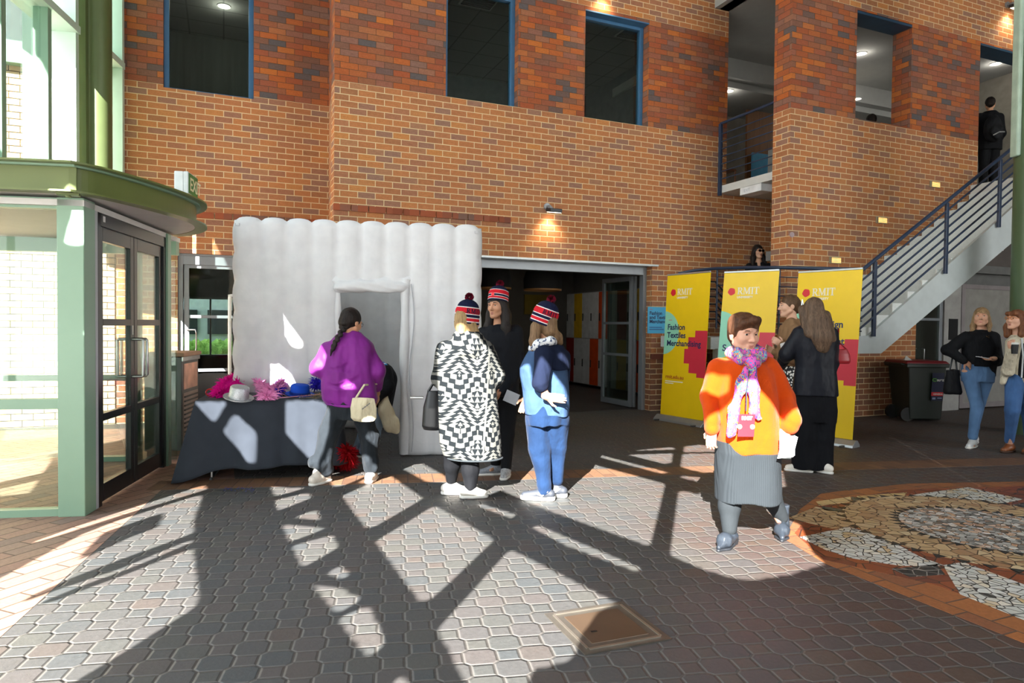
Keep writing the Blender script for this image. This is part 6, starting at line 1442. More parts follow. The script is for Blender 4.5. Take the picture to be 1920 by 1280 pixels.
# ---------------------------------------------------------------- 3 woman in the patterned coat
P = Person('woman from behind in a black and white geometric hooded coat and a striped beanie', G(876, 930), 145)
J = dict(hd=P.p(877, 604), nk=P.p(876, 632), sa=P.p(835, 655, .02), sb=P.p(910, 655, .02), ea=P.p(823, 710, .05), eb=P.p(930, 706, .05), wa=P.p(835, 735, .25), wb=P.p(918, 728, .22), pv=P.p(872, 760), ia=P.p(855, 770), ib=P.p(886, 770), ka=P.p(848, 845), kb=P.p(880, 850, -.02), na=P.p(846, 906, .06), nb=P.p(883, 916, -.06))
P.body(J, 1.0, (135, 0), [(J['wb'], FW+UP*.1-RT*.3, -UP, .5, 1), (J['wa'], FW, -UP, .5, -1)], face=False)
def aztec():
    t = NT('black_white_geometric_knit'); v = t.obj(); u = t.dot(v, tuple(RT)); x, y, z = t.xyz(v); w = t.dot(v, tuple(FW))
    u = t.math('ADD', t.math('ADD', u, t.math('MULTIPLY', w, .55)), 100.13)
    def tri(q, per): return t.math('MULTIPLY', t.math('ABSOLUTE', t.math('SUBTRACT', t.math('FRACT', t.math('DIVIDE', q, per)), .5)), 2.0)
    a = tri(u, .30); b = tri(z, .42); dm = t.math('ADD', a, b)
    jag = t.math('MULTIPLY', t.math('SUBTRACT', t.math('FRACT', t.math('DIVIDE', t.math('SUBTRACT', z, t.math('MULTIPLY', a, .03)), .040)), .5), .20)
    f = t.math('FRACT', t.math('MULTIPLY', t.math('ADD', dm, jag), 2.0)); m1 = t.math('GREATER_THAN', f, .52)
    # triangles between the diamonds
    tx = tri(u, .05); tz = t.math('FRACT', t.math('DIVIDE', z, .048)); m2 = t.math('LESS_THAN', t.math('ADD', t.math('MULTIPLY', t.math('SUBTRACT', 1.0, tx), 1.0), tz), .95)
    zone = t.math('GREATER_THAN', t.math('ABSOLUTE', t.math('SUBTRACT', t.math('FRACT', t.math('ADD', t.math('MULTIPLY', dm, .5), .08)), .5)), .36)
    seam = t.math('LESS_THAN', t.math('ABSOLUTE', t.math('SUBTRACT', t.math('FRACT', t.math('DIVIDE', t.math('ADD', t.math('SUBTRACT', u, t.math('MULTIPLY', z, .10)), .145), .30)), .5)), .028)
    mk = t.mix_f(zone, m1, m2); seam2 = t.math('MULTIPLY', seam, t.math('GREATER_THAN', t.math('SINE', t.math('MULTIPLY', u, 10.5)), .2)); mk = t.math('MAXIMUM', mk, seam2)
    h = t.noise(t.vscale(v, (1, 1, .5)), 9, 2); t.bump(t.math('ADD', h, t.math('MULTIPLY', t.noise(v, 300, 2), .08)), .4, .05)
    return t.fin(t.mix(mk, lin('#12171a'), lin('#6a6a65')), .9, 0, .2)
AZ = aztec()
def bld(V):
    V.loft([P.ring(*q) for q in ((632, 850, 906, .09), (645, 828, 920, .12), (662, 819, 928, .14), (700, 819, 930, .15), (745, 821, 932, .16), (790, 823, 937, .17), (830, 826, 941, .175), (852, 833, 942, .175), (858, 846, 941, .17))], .03)
    V.chain([(J['sa'], .075), (J['ea'], .07), (J['wa'], .05)], .04); V.chain([(J['sb'], .075), (J['eb'], .072), (J['wb'], .052)], .04)
    V.cap(P.p(862, 632, -.06), P.p(892, 634, -.06), .06, .06, .04); V.cap(P.p(868, 655, -.12), P.p(886, 655, -.12), .055, .05, .05)
P.garment('coat', AZ, list(J.values())[:10]+[P.p(885, 860)], bld, rip=(.006, 12), pad=.2)
m = MB(); r0 = P.ring(857, 838, 942, .175)
m.tube([Vector((r0[1][0], r0[1][1], r0[0]))+RT*r0[2]*math.cos(a)+FW*r0[3]*math.sin(a) for a in np.linspace(0, 2*math.pi, 40)], .008, 6); m.build('hem_binding', plain('charcoal_binding', '#33393d', .9), P.t, True)
LEG = cloth('black_leggings', '#141518', .75, .3, 12, .1, .1)
def bld(V):
    for a in 'ab': V.chain([(J['i'+a], .10), (J['k'+a], .078), (J['k'+a]*.55+J['n'+a]*.45, .072), (J['n'+a]+UP*.02, .048)], .02)
    V.cap(J['ia'], J['ib'], .12, .12, .03)
P.garment('leggings', LEG, [J[k] for k in ('ia', 'ib', 'ka', 'kb', 'na', 'nb')], bld)
WS = plain('white_slip_on', '#dcd6cc', .6, 0, .06, 20)
P.shoe(J['na'], P.dirv(95), WS, collar=-.02, L=.24); P.shoe(J['nb'], P.dirv(100), WS, collar=-.02, L=.24)
HBL = hair_mat('dark_blond_hair', '#6b5236', '#b09468')
def loose(V, L): V.cap(P.p(868, 610, -.06), P.p(866, 632, -.08), .05, .04, .03); V.cap(P.p(884, 610, -.05), P.p(893, 630, -.05), .05, .04, .03)
P.cap_hair(HBL, extra=loose)
c = P.p(874.5, 607); beanie(P, c, UP*1+RT*.10, .100, .205, textdir=-FW+RT*.75)
hb = thing('handbag', 'black leather handbag at the left side of the woman in the patterned coat', 'bag', P.p(815, 765)); c = P.p(813, 768, .02)
V = cvol(c, .3, .006); V.loft([(c.z-.17, (c.x, c.y), .085, .07), (c.z-.14, (c.x, c.y), .10, .085), (c.z+.02, (c.x, c.y), .09, .07), (c.z+.16, (c.x, c.y), .055, .03)], .02); V.mesh('bag', LEATHER, hb)
m = MB(); m.tube([c+UP*.15-RT*.05, c+UP*.27+RT*.02, P.p(826, 712, .0), c+UP*.3+RT*.07, c+UP*.15+RT*.05], .011, 8); m.build('handles', LEATHER, hb, True)
m = MB(); m.tube([c-RT*.09+UP*.10, c-RT*.20+UP*.10], .012, 8); m.build('clasp', STEEL, hb, True)

# ---------------------------------------------------------------- 4 tall woman in black
P = Person('tall woman in black with long black hair and a striped beanie, looking left', G(935, 892), -32, '#b98a6c', .0055)
J = dict(hd=P.p(933, 575), nk=P.p(937, 606, .03), sa=P.p(906, 628, .02), sb=P.p(966, 622, .02), ea=P.p(903, 690, -.02), eb=P.p(971, 684, .05), wa=P.p(915, 735, -.12), wb=P.p(944, 731, -.18), pv=P.p(938, 735), ia=P.p(925, 745), ib=P.p(953, 745), ka=P.p(928, 812), kb=P.p(950, 815), na=P.p(929, 868, .04), nb=P.p(949, 876, -.05))
P.body(J, 1.0, (-32, -4), [(J['wb'], -RT*.8-FW*.4-UP*.35, -UP*.4+FW*-.2, .5, -1), (J['wa'], RT*.6-FW*.5, UP, .5, 1)])
P.eyes(look=(-.3, 0), brow='#1a1412', lip='#9a5a50')
BJ = cloth('black_zip_jacket', '#15171c', .7, .5, 10, .12, .2)
def bld(V):
    V.loft([P.ring(*q) for q in ((610, 918, 956, .075, .02), (622, 905, 970, .11), (650, 903, 974, .135), (690, 906, 972, .14), (725, 908, 972, .15), (748, 910, 973, .15))], .03)
    V.chain([(J['sb'], .08), (J['eb'], .072), (J['wb'], .046)], .03); V.chain([(J['sa'], .075), (J['ea'], .07), (J['wa'], .046)], .03)
    V.cap(P.p(936, 612, .0), P.p(950, 612, .06), .04, .045, .03); V.ell(P.p(926, 614, -.17), .045, .07, .075, k=.02, mode='cut')
P.garment('jacket', BJ, list(J.values())[:10]+[J['pv']-UP*.1], bld, pad=.18)
def bld(V):
    for a in 'ab': V.chain([(J['i'+a], .10), (J['k'+a], .072), (J['n'+a]+UP*.0, .05)], .02)
    V.cap(J['ia'], J['ib'], .115, .115, .03)
P.garment('trousers', LEG, [J[k] for k in ('ia', 'ib', 'ka', 'kb', 'na', 'nb')], bld)
GS = plain('grey_runner_mesh', '#7d8188', .7, 0, .25, 60)
sh = P.shoe(J['na'], P.dirv(-75), GS, L=.27); P.shoe(J['nb'], P.dirv(-10), plain('pale_runner_mesh', '#a5a5a6', .7, 0, .4, 60), L=.26)
m = MB(); q = J['nb']-UP*.02-P.dirv(-10)*.06; m.obox(q-RT*.01, RT*.02, FW*.012, UP*.06); m.build('heel_tab', plain('neon_coral', '#ff5a3a', .6), P.t, bevel=.004)
def long_(V, L):
    for sx, d in ((-1, 0), (1, 0)): V.chain([(L(.07*sx, .0, .02), .04), (L(.085*sx, -.01, -.09), .045), (L(.10*sx, .02, -.20), .045), (L(.11*sx, .05, -.30), .035)], .03)
    V.chain([(L(0, -.08, .0), .06), (L(0, -.10, -.12), .07), (L(0, -.11, -.26), .06)], .03)
P.cap_hair(HB, extra=long_, front=.055)
beanie(P, P.L(0, -.006, .048), P.H[3]*1-P.H[2]*.28, .094, .155, logo=P.H[2])
m = MB(); q = P.p(955, 745, -.24); m.obox(q-RT*.06, RT*.12+UP*-.05, -FW*.0+Vector((.002, .004, 0)), UP*.10+RT*.04); o = m.build('leaflet', plain('grey_white_paper', '#b9bcc2', .6)); tag(o, 'pale leaflet held low by the tall woman in black', 'leaflet')

# ---------------------------------------------------------------- 5 woman in the blue blouse
P = Person('woman in a blue blouse, navy shrug, jeans and striped beanie, one hand behind her back', G(1025, 936), -118)
J = dict(hd=P.p(1019, 612), nk=P.p(1024, 640, .0), sa=P.p(1004, 662, .05), sb=P.p(1050, 662, -.05), ea=P.p(996, 715, .16), eb=P.p(1014, 716, -.16), wa=P.p(990, 745, .05), wb=P.p(1021, 742, -.13), pv=P.p(1027, 765), ia=P.p(1014, 772, .07), ib=P.p(1042, 772, -.03), ka=P.p(1016, 845, .0), kb=P.p(1044, 845, .06), na=P.p(1020, 912, -.03), nb=P.p(1045, 904, .08))
J['sb'] = P.p(1020, 664, -.14); J['sa'] = P.p(1040, 664, .12); J['eb'] = P.p(1012, 714, -.24); J['wb'] = P.p(1022, 738, -.235)
P.body(J, 1.0, (-128, 3), [(J['wb'], RT*.95+UP*-.12+FW*.1, -FW, .25, 1), (J['wa'], UP*-.8-RT*.3, -FW, .5, 1)], face=False)
BL = cloth('blue_chambray', '#3d5475', .85, .7, 9, .15, .4)
def bld(V):
    V.loft([P.ring(*q) for q in ((644, 1000, 1050, .09), (660, 991, 1060, .14), (690, 974, 1064, .16), (705, 974, 1066, .165), (730, 979, 1068, .165), (760, 982, 1069, .165), (776, 984, 1066, .16))], .03)
P.garment('blouse', BL, [P.p(985, 640), P.p(1068, 780)], bld, rip=(.007, 15), pad=.22)
SHR = cloth('navy_shrug_knit', '#161d31', .9, .4, 12, .1, .4)
def bld(V):
    V.loft([P.ring(*q) for q in ((646, 1006, 1056, .10, -.01), (660, 997, 1065, .15, -.005), (685, 1012, 1068, .168, -.005), (692, 1030, 1068, .168, -.005))], .02)
    V.chain([(J['sb'], .085), (J['eb'], .066), (J['eb']*.8+J['wb']*.2, .055)], .03); V.chain([(J['sa'], .08), (J['ea'], .066)], .03)
    V.cap(P.p(1058, 668, .0), P.p(1062, 712, .06), .055, .035, .03)
P.garment('shrug', SHR, [P.p(990, 640, -.2), P.p(1068, 750, .2)], bld, pad=.16)
def scarfm():
    t = NT('white_navy_print'); n = t.noise(t.obj(), 45, 2); return t.fin(t.ramp(n, [(.46, '#d8dadd'), (.54, '#3c4a6b')], 'CONSTANT'), .8)
def bld(V): V.chain([(P.p(997, 652, -.05), .03), (P.p(1008, 645, -.13), .035), (P.p(1030, 638, -.12), .035), (P.p(1042, 640, .03), .035), (P.p(1020, 645, .12), .03)], .02)
P.garment('neck_scarf', scarfm(), [P.p(1020, 645)], bld, pad=.22)
JN = denim('mid_blue_denim', '#1a2f4e')
def bld(V):
    V.loft([P.ring(*q) for q in ((758, 987, 1066, .15), (775, 986, 1067, .155), (795, 988, 1066, .14))], .03)
    V.chain([(P.p(1010, 785, .03), .115), (P.p(1012, 840, .0), .088), (P.p(1019, 905, -.03), .062), (P.p(1021, 916, -.03), .060)], .02); V.chain([(P.p(1044, 785, .0), .11), (P.p(1045, 840, .06), .082), (P.p(1045, 902, .08), .055)], .02)
P.garment('jeans', JN, [P.p(985, 760), P.p(1068, 760), J['na'], J['nb']], bld, rip=(.006, 24), pad=.18)
SN = plain('charcoal_sneaker', '#363a42', .55)
for a, sd in (('na', -1), ('nb', 1)):
    sh = P.shoe(J[a], P.dirv(-98), SN, L=.285, solez=.04, toe=.034)
    d = P.dirv(-98); q = Vector((J[a].x, J[a].y, 0)); m = MB(); m.tube([q+d*.06-FW*.047+UP*.06, q+d*.02-FW*.050+UP*.05, q-d*.03-FW*.046+UP*.085], [.004, .008, .003], 6); m.build('side_flash', WSOLE, sh, True)
    m = MB(); m.tube([q+d*.05+UP*.10, q+d*.03-FW*.02+UP*.125, q+d*.0+UP*.12], .005, 6); m.build('lace', BLACKF, sh, True)
HBR = hair_mat('light_brown_hair', '#4b3626', '#8f7355')
def loose(V, L):
    V.chain([(P.p(1004, 612, -.07), .045), (P.p(1001, 640, -.08), .04), (P.p(999, 655, -.08), .02)], .03); V.chain([(P.p(1030, 620, -.06), .05), (P.p(1044, 632, -.02), .04), (P.p(1050, 642, .0), .025)], .03)
P.cap_hair(HBR, extra=loose)
beanie(P, P.p(1016, 608), UP*1+RT*.36-FW*.05, .104, .20, textdir=-FW+RT*.35+UP*.0)

# ---------------------------------------------------------------- 6 woman in the orange jumper
P = Person('older woman walking in an orange jumper, bright scarf and grey skirt', G(1400, 1018), 14, '#cf9f88', .0048)
J = dict(hd=P.p(1394, 629), nk=P.p(1397, 668, .02), sa=P.p(1352, 692, .02), sb=P.p(1440, 688, .02), ea=P.p(1336, 745, .04), eb=P.p(1474, 748, .05), wa=P.p(1331, 800, -.06), wb=P.p(1466, 796, -.12), pv=P.p(1402, 835), ia=P.p(1380, 845), ib=P.p(1424, 845), ka=P.p(1368, 915, .0), kb=P.p(1442, 905, .10), na=P.p(1362, 995, -.06), nb=G(1464, 1003)+UP*.10)
J['fa'] = P.dirv(-38); J['fb'] = P.dirv(-25)
P.body(J, 1.1, (12, -6), [(J['wa'], -UP*.95-RT*.1, RT*.6+FW*.6, .45, -1), (J['wb'], -UP*.5-RT*.75, FW*.6-UP*.3, .75, 1)], vox=.0044, hs=1.07)
P.eyes(look=(.25, -.2), brow='#6b4a36', lip='#b5685f', browz=.041)
ORG = cloth('orange_wool', '#cc480a', .95, .45, 11, .08, .9, .1)
def bld(V):
    V.loft([P.ring(*q) for q in ((668, 1378, 1414, .07, .03), (680, 1352, 1438, .11), (700, 1344, 1452, .14), (740, 1343, 1456, .165), (780, 1343, 1458, .18), (815, 1341, 1461, .19), (838, 1342, 1462, .185), (846, 1346, 1460, .18))], .03)
    V.chain([(J['sa'], .078), (J['ea'], .064), (J['wa']+UP*.05, .054)], .03); V.chain([(J['sb'], .078), (P.p(1474, 748, .05), .076), (J['wb']+UP*.05+RT*.02, .058)], .03)
    V.cap(P.p(1331, 782, -.05), P.p(1331, 800, -.06), .055, .055, .008); V.cap(P.p(1470, 780, -.08), P.p(1467, 792, -.11), .06, .06, .008)
P.garment('jumper', ORG, list(J.values())[:11], bld, rip=(.006, 13), pad=.2, h=.006)
def ribm():
    t = NT('grey_blue_rib_knit'); v = t.obj(); u = t.math('ADD', t.dot(v, tuple(RT)), t.math('MULTIPLY', t.dot(v, tuple(FW)), .3)); w = t.math('SINE', t.math('MULTIPLY', u, 520.0)); h = t.noise(t.vscale(v, (1, 1, .4)), 7, 2)
    t.bump(t.math('ADD', t.math('MULTIPLY', w, .05), h), .5, .05); return t.fin('#2c3135', .9, 0, .2)
RIB = ribm()
def bld(V):
    V.loft([P.ring(*q) for q in ((826, 1344, 1460, .175), (845, 1343, 1462, .19), (880, 1343, 1464, .205, .02), (915, 1344, 1467, .215, .03), (938, 1344, 1467, .215, .03))], .02)
P.garment('skirt', RIB, [P.p(1342, 830), P.p(1468, 942)], bld, rip=(.010, 9), pad=.25, h=.0065)
TI = cloth('grey_tights', '#2a2e31', .8, .2, 10, .08, .3)
def bld(V):
    for a in 'ab': V.chain([(J['k'+a]+UP*.08, .078), (J['k'+a]*.6+J['n'+a]*.4, .072), (J['n'+a]+UP*.03, .048)], .02)
P.garment('tights', TI, [J[k] for k in ('ka', 'kb', 'na', 'nb')], bld, rip=None, h=.006)
BT = plain('slate_leather', '#2f353d', .28, .1, .12, 10, .25, 30); BS = plain('dark_heel', '#22252a', .5)
def boot(an, d, gz):
    d = Vector((d.x, d.y, 0)).normalized(); q = Vector((an.x, an.y, gz)); V = Vol(q-Vector((.3, .3, .02)), q+Vector((.3, .3, .3)), .005)
    V.cap(q-d*.02+UP*.08, q-d*.012+UP*.20, .042, .047, .02); V.cap(q-d*.03+UP*.055, q+d*.07+UP*.055, .042, .046, .03); V.cap(q+d*.07+UP*.05, q+d*.155+UP*.026, .044, .016, .03)
    V.plane(q+UP*.012, (0, 0, -1)); V.plane(q+UP*.215, (0, 0, 1)); V.ripple(.0025, 60, 2, 1.0); b = V.mesh('ankle_boot', BT, P.t)
    m = MB(); m.hexa([q-d*.075-d.cross(UP)*.03, q-d*.015-d.cross(UP)*.03, q-d*.015+d.cross(UP)*.03, q-d*.075+d.cross(UP)*.03]+[v+UP*.04 for v in (q-d*.078-d.cross(UP)*.036, q-d*.005-d.cross(UP)*.036, q-d*.005+d.cross(UP)*.036, q-d*.078+d.cross(UP)*.036)]); m.build('heel', BS, b, bevel=.004)
    V = Vol(q-Vector((.3, .3, .02)), q+Vector((.3, .3, .06)), .004); V.cap(q-d*.01+UP*.012, q+d*.08+UP*.008, .038, .045, .02); V.cap(q+d*.08+UP*.008, q+d*.16+UP*.008, .045, .014, .02); V.plane(q+UP*.016, (0, 0, 1)); V.plane(q+UP*.001, (0, 0, -1)); V.mesh('sole', BS, b)
boot(Vector((J['na'].x, J['na'].y, 0)), P.dirv(-42), 0.0); qn = G(1466, 1003); boot(qn, P.dirv(-22), 0.0)
HS = hair_mat('short_brown_hair', '#2d1b12', '#6a4630')
def fringe(V, L):
    V.chain([(L(-.055, .06, .105), .024), (L(-.01, .085, .107), .026), (L(.045, .075, .088), .02), (L(.064, .05, .06), .014)], .02); V.cap(L(-.062, .04, .08), L(-.076, .012, .02), .02, .014, .02); V.cap(L(.068, .03, .06), L(.078, .0, .02), .018, .014, .02); V.ell(L(0, -.02, .085), .08, .09, .06, k=.03)
P.cap_hair(HS, extra=fringe, grow=.013, front=.036, low=-.045)
def scm():
    t = NT('multicolour_silk_scarf'); n = t.noise(t.vscale(t.obj(), (1, 1, .6)), 26, 3, .6); n2 = t.noise(t.obj(), 9, 2); f = t.math('FRACT', t.math('ADD', t.math('MULTIPLY', n, 2.6), n2))
    t.bump(n2, .4, .03); return t.fin(t.ramp(f, [(0, '#d8489c'), (.16, '#2f86c8'), (.3, '#e8d24a'), (.4, '#7a3aa0'), (.55, '#35b0b8'), (.66, '#e0702a'), (.78, '#3a3f9a'), (.9, '#c84aa8')], 'CONSTANT'), .6)
SC = scm()
def bld(V):
    V.chain([(P.p(1372, 662, .0), .035), (P.p(1382, 672, -.10), .042), (P.p(1400, 676, -.13), .042), (P.p(1415, 666, -.08), .04), (P.p(1420, 656, .02), .035), (P.p(1398, 650, .09), .035), (P.p(1372, 660, .02), .035)], .02); V.cap(P.p(1380, 660, -.07), P.p(1414, 658, -.07), .036, .034, .02)
    V.ell(P.p(1388, 690, -.17), .04, .04, .03, k=.02); V.chain([(P.p(1384, 690, -.18), .03), (P.p(1370, 718, -.20), .038), (P.p(1358, 760, -.20), .036), (P.p(1352, 803, -.20), .03)], .02, flat=(tuple(FW), 1.8)); V.chain([(P.p(1390, 692, -.18), .03), (P.p(1396, 725, -.205), .034), (P.p(1394, 765, -.215), .03), (P.p(1401, 776, -.21), .02)], .02, flat=(tuple(FW), 1.8))
P.garment('scarf', SC, [P.p(1350, 655), P.p(1420, 810, -.2), P.p(1400, 660, .1)], bld, rip=(.006, 40), h=.0052, pad=.1)
ln = MB(); ln.tube([P.p(1383, 690, -.225), P.p(1377, 725, -.235), P.p(1376, 762, -.235)], .004, 6); lny = ln.build('lanyard', plain('navy_lanyard', '#22263a', .6), P.t, True)
m = MB(); q = P.p(1376, 787, -.238); m.obox(q-RT*.052-UP*.075, RT*.104, FW*.004, UP*.145+RT*.006); bd = m.build('badge', plain('red_badge_card', '#c02430', .4), lny, bevel=.002)
text('RMIT', .03, q-FW*.003-RT*.03+UP*.035, RT, UP, WHITEPAINT, bd, 'lettering', .0005, bold=.002)
for dx in (-.048, .034): m = MB(); m.lathe([(.0005, 0), (.016, 0)], q-FW*.0022+RT*(dx+.006)-UP*.01, FW, 20); m.build('print', plain('peach_print', '#e8a070', .5), bd)
pp = MB()
for k in range(3): q = P.p(1449, 828, -.22+.005*k); pp.obox(q-RT*(.055-.008*k)-UP*(.07-.004*k), RT*.10+UP*.01, FW*.001, UP*.13+RT*(.03-.015*k))
o = pp.build('paper_sheets', WHITEPAINT); tag(o, 'white folded papers in the hand of the woman in orange', 'papers')

# ---------------------------------------------------------------- 7 woman in the dark blazer
P = Person('woman from behind with long brown hair, dark blazer and wide black trousers', G(1522, 884), 178, vox=.007)
J = dict(hd=P.p(1523, 583), nk=P.p(1524, 610), sa=P.p(1499, 628), sb=P.p(1557, 626), ea=P.p(1480, 668, .05), eb=P.p(1562, 680, .02), wa=P.p(1482, 690, .25), wb=P.p(1562, 720, .10), pv=P.p(1529, 735), ia=P.p(1513, 745), ib=P.p(1545, 745), ka=P.p(1508, 810), kb=P.p(1543, 810), na=P.p(1507, 868), nb=P.p(1541, 872))
P.body(J, .95, (185, 0), [(J['wa'], FW, -UP, .5, 1), (J['wb'], -UP, FW, .5, -1)], face=False, vox=.007)
BZ = cloth('dark_leather_blazer', '#1b1d24', .42, .5, 9, .12, .05)
def bld(V):
    V.loft([P.ring(*q) for q in ((606, 1508, 1544, .08), (616, 1492, 1564, .11), (640, 1490, 1568, .135), (690, 1493, 1566, .13), (715, 1488, 1569, .145), (741, 1486, 1571, .15))], .02)
    V.chain([(J['sa'], .075), (P.p(1479, 664, .05), .068), (J['wa'], .045)], .03); V.chain([(J['sb'], .075), (J['eb'], .062), (J['wb'], .048)], .03)
P.garment('blazer', BZ, list(J.values())[:11], bld, pad=.18)
def bld(V):
    V.loft([P.ring(*q) for q in ((730, 1492, 1566, .135), (760, 1491, 1568, .14), (790, 1491, 1566, .12))], .02)
    V.chain([(P.p(1511, 770), .12), (P.p(1508, 820), .115), (P.p(1507, 874), .115)], .02); V.chain([(P.p(1547, 770), .115), (P.p(1543, 820), .11), (P.p(1542, 878), .11)], .02); V.plane((0, 0, .035), (0, 0, -1))
P.garment('trousers', cloth('black_wide_trouser', '#121317', .85, .6, 9, .1, .2), [J['pv'], J['na'], J['nb'], P.p(1490, 740), P.p(1568, 740)], bld, rip=(.008, 16), pad=.16)
P.shoe(P.p(1505, 868, -.02), P.dirv(-110), WS, L=.27); P.shoe(P.p(1541, 870, -.06), P.dirv(-150), WS, L=.26)
HL = hair_mat('long_brown_hair', '#2f2219', '#7a6350')
def lg(V, L): V.chain([(P.p(1521, 575, -.06), .085), (P.p(1526, 605, -.10), .105), (P.p(1531, 632, -.13), .10), (P.p(1532, 648, -.13), .07)], .03, flat=(tuple(FW), 1.7)); V.cap(P.p(1505, 580, .0), P.p(1508, 625, -.08), .045, .05, .03); V.cap(P.p(1545, 590, -.04), P.p(1553, 635, -.10), .045, .035, .03)
P.cap_hair(HL, extra=lg)
rb = thing('handbag', 'small red shoulder bag of the woman in the dark blazer', 'bag', P.p(1576, 668)); c = P.p(1577, 667, .0); RL = plain('red_leather', '#8f1620', .35, 0, .1, 8, .1, 40)
V = cvol(c, .25, .006); V.loft([(c.z-.08, (c.x, c.y), .085, .03), (c.z-.05, (c.x, c.y), .098, .04), (c.z+.02, (c.x, c.y), .085, .034), (c.z+.07, (c.x, c.y), .06, .015)], .02); V.mesh('bag', RL, rb)
m = MB(); m.tube([c-RT*.06+UP*.06, P.p(1570, 635, -.02), P.p(1567, 616, -.06), P.p(1576, 640, .05), c+RT*.06+UP*.06], .007, 6); m.build('strap', RL, rb, True)

# ---------------------------------------------------------------- 8 woman in the tan coat, profile
P = Person('woman in a tan coat with a hair clip, in profile facing left', G(1478, 858), -92, '#d0a68c', .006)
J = dict(hd=P.p(1480, 575), nk=P.p(1485, 602), sa=P.p(1484, 620, .14), sb=P.p(1482, 622, -.14), ea=P.p(1478, 672, .15), eb=P.p(1474, 668, -.18), wa=P.p(1460, 660, .1), wb=P.p(1459, 648, -.14), pv=P.p(1487, 715), ia=P.p(1486, 725, .08), ib=P.p(1487, 725, -.08), ka=P.p(1484, 785, .06), kb=P.p(1488, 785, -.06), na=P.p(1474, 842, .07), nb=P.p(1489, 846, -.05))
P.body(J, .95, (-92, -4), [(J['wb'], -RT*.7+UP*.5, FW, .6, -1), (J['wa'], -RT*.7+UP*.3, -FW, .6, 1)]); P.eyes(brow='#6b4c38', lip='#b5706a')
TAN = cloth('tan_wool', '#84664a', .95, .7, 9, .1, .4)
def bld(V):
    V.loft([P.ring(*q) for q in ((600, 1474, 1500, .08), (612, 1466, 1502, .14), (640, 1461, 1504, .17), (665, 1460, 1504, .17), (684, 1464, 1504, .165))], .03)
    V.chain([(J['sb'], .08), (J['eb'], .072), (J['wb'], .048)], .03); V.chain([(J['sa'], .08), (J['ea'], .07), (J['wa'], .048)], .03); V.cap(P.p(1478, 604, -.08), P.p(1492, 602, .08), .05, .05, .03)
P.garment('coat', TAN, list(J.values())[:10], bld, rip=(.007, 15), pad=.18)
def spots():
    t = NT('black_white_spot_print'); vo = t.n('ShaderNodeTexVoronoi'); vo.inputs['Scale'].default_value = 34; t.l(t.obj(), vo.inputs['Vector']); return t.fin(t.ramp(vo.outputs['Distance'], [(0, '#dcdad4'), (.42, '#17171a')], 'CONSTANT'), .85)
P.garment('skirt', spots(), [P.p(1468, 680), P.p(1505, 800)], lambda V: V.loft([P.ring(*q) for q in ((676, 1470, 1502, .14), (710, 1468, 1504, .16), (760, 1466, 1504, .17), (800, 1466, 1503, .17))], .02), pad=.2)
BEI = plain('beige_suede', '#9b7f66', .8)
P.shoe(J['na'], P.dirv(-92), BEI, L=.25); P.shoe(J['nb'], P.dirv(-88), BEI, L=.25)
HC = hair_mat('chestnut_hair', '#2e2018', '#70543c')
P.cap_hair(HC, extra=lambda V, L: V.ell(L(0, -.10, -.01), .05, .045, .065, k=.03), front=.06)
m = MB(); m.tube([P.p(1497, 562, -.10), P.p(1495, 573, -.11), P.p(1499, 573, -.105), P.p(1497, 562, -.10)], .006, 6); m.build('hair_clip', plain('pearl_clip', '#d9dde0', .2, .2), P.t, True)
m = MB(); q = P.p(1456, 652, -.2); m.obox(q-RT*.02-UP*.06, RT*.05+UP*.02, FW*.003, UP*.11-RT*.02); tag(m.build('leaflet', WHITEPAINT), 'white leaflet in the hand of the woman in the tan coat', 'leaflet')

# ---------------------------------------------------------------- 9 young woman walking at the right
P = Person('young fair-haired woman in a black jacket and jeans, holding a phone, walking', G(1822, 836), -28, '#c79a80', .0055)
J = dict(hd=P.p(1840, 596), nk=P.p(1842, 620, .02), sa=P.p(1812, 632, .0), sb=P.p(1866, 632, .04), ea=P.p(1778, 656, .02), eb=P.p(1878, 676, .08), wa=P.p(1797, 675, -.10), wb=P.p(1846, 671, -.16), pv=P.p(1832, 690), ia=P.p(1818, 698), ib=P.p(1848, 698), ka=P.p(1822, 758, -.10), kb=P.p(1846, 756, .10), na=P.p(1814, 822, -.10), nb=P.p(1846, 812, .18))
P.body(J, .92, (-38, 4), [(J['wa'], RT*.75-UP*.55, -UP*.3+FW*.6, .5, -1), (J['wb'], -RT*.85-UP*.1, UP*.9-FW*.1, .4, -1)]); P.eyes(look=(-.2, .1), brow='#6d5138', lip='#b56d66')
def bld(V):
    V.loft([P.ring(*q) for q in ((618, 1826, 1858, .07, .03), (628, 1808, 1870, .11), (650, 1806, 1873, .13), (680, 1806, 1868, .13, .01), (704, 1838, 1866, .13, .05))], .03)
    V.chain([(J['sa'], .072), (J['ea'], .066), (J['wa'], .046)], .03); V.chain([(J['sb'], .072), (J['eb'], .066), (J['wb']*.85+J['eb']*.15, .048)], .03); V.cap(P.p(1858, 680, .04), P.p(1861, 704, .05), .06, .06, .03)
P.garment('jacket', BLKJ, list(J.values())[:10]+[P.p(1860, 715)], bld, pad=.16)
P.garment('top', cloth('black_jersey', '#101114', .9, .3, 12), [P.p(1820, 620), P.p(1860, 690)], lambda V: V.loft([P.ring(*q) for q in ((624, 1824, 1858, .085, -.015), (650, 1818, 1862, .125, -.03), (686, 1812, 1856, .125, -.02))], .02), pad=.16)
JL = denim('washed_blue_denim', '#58789f')
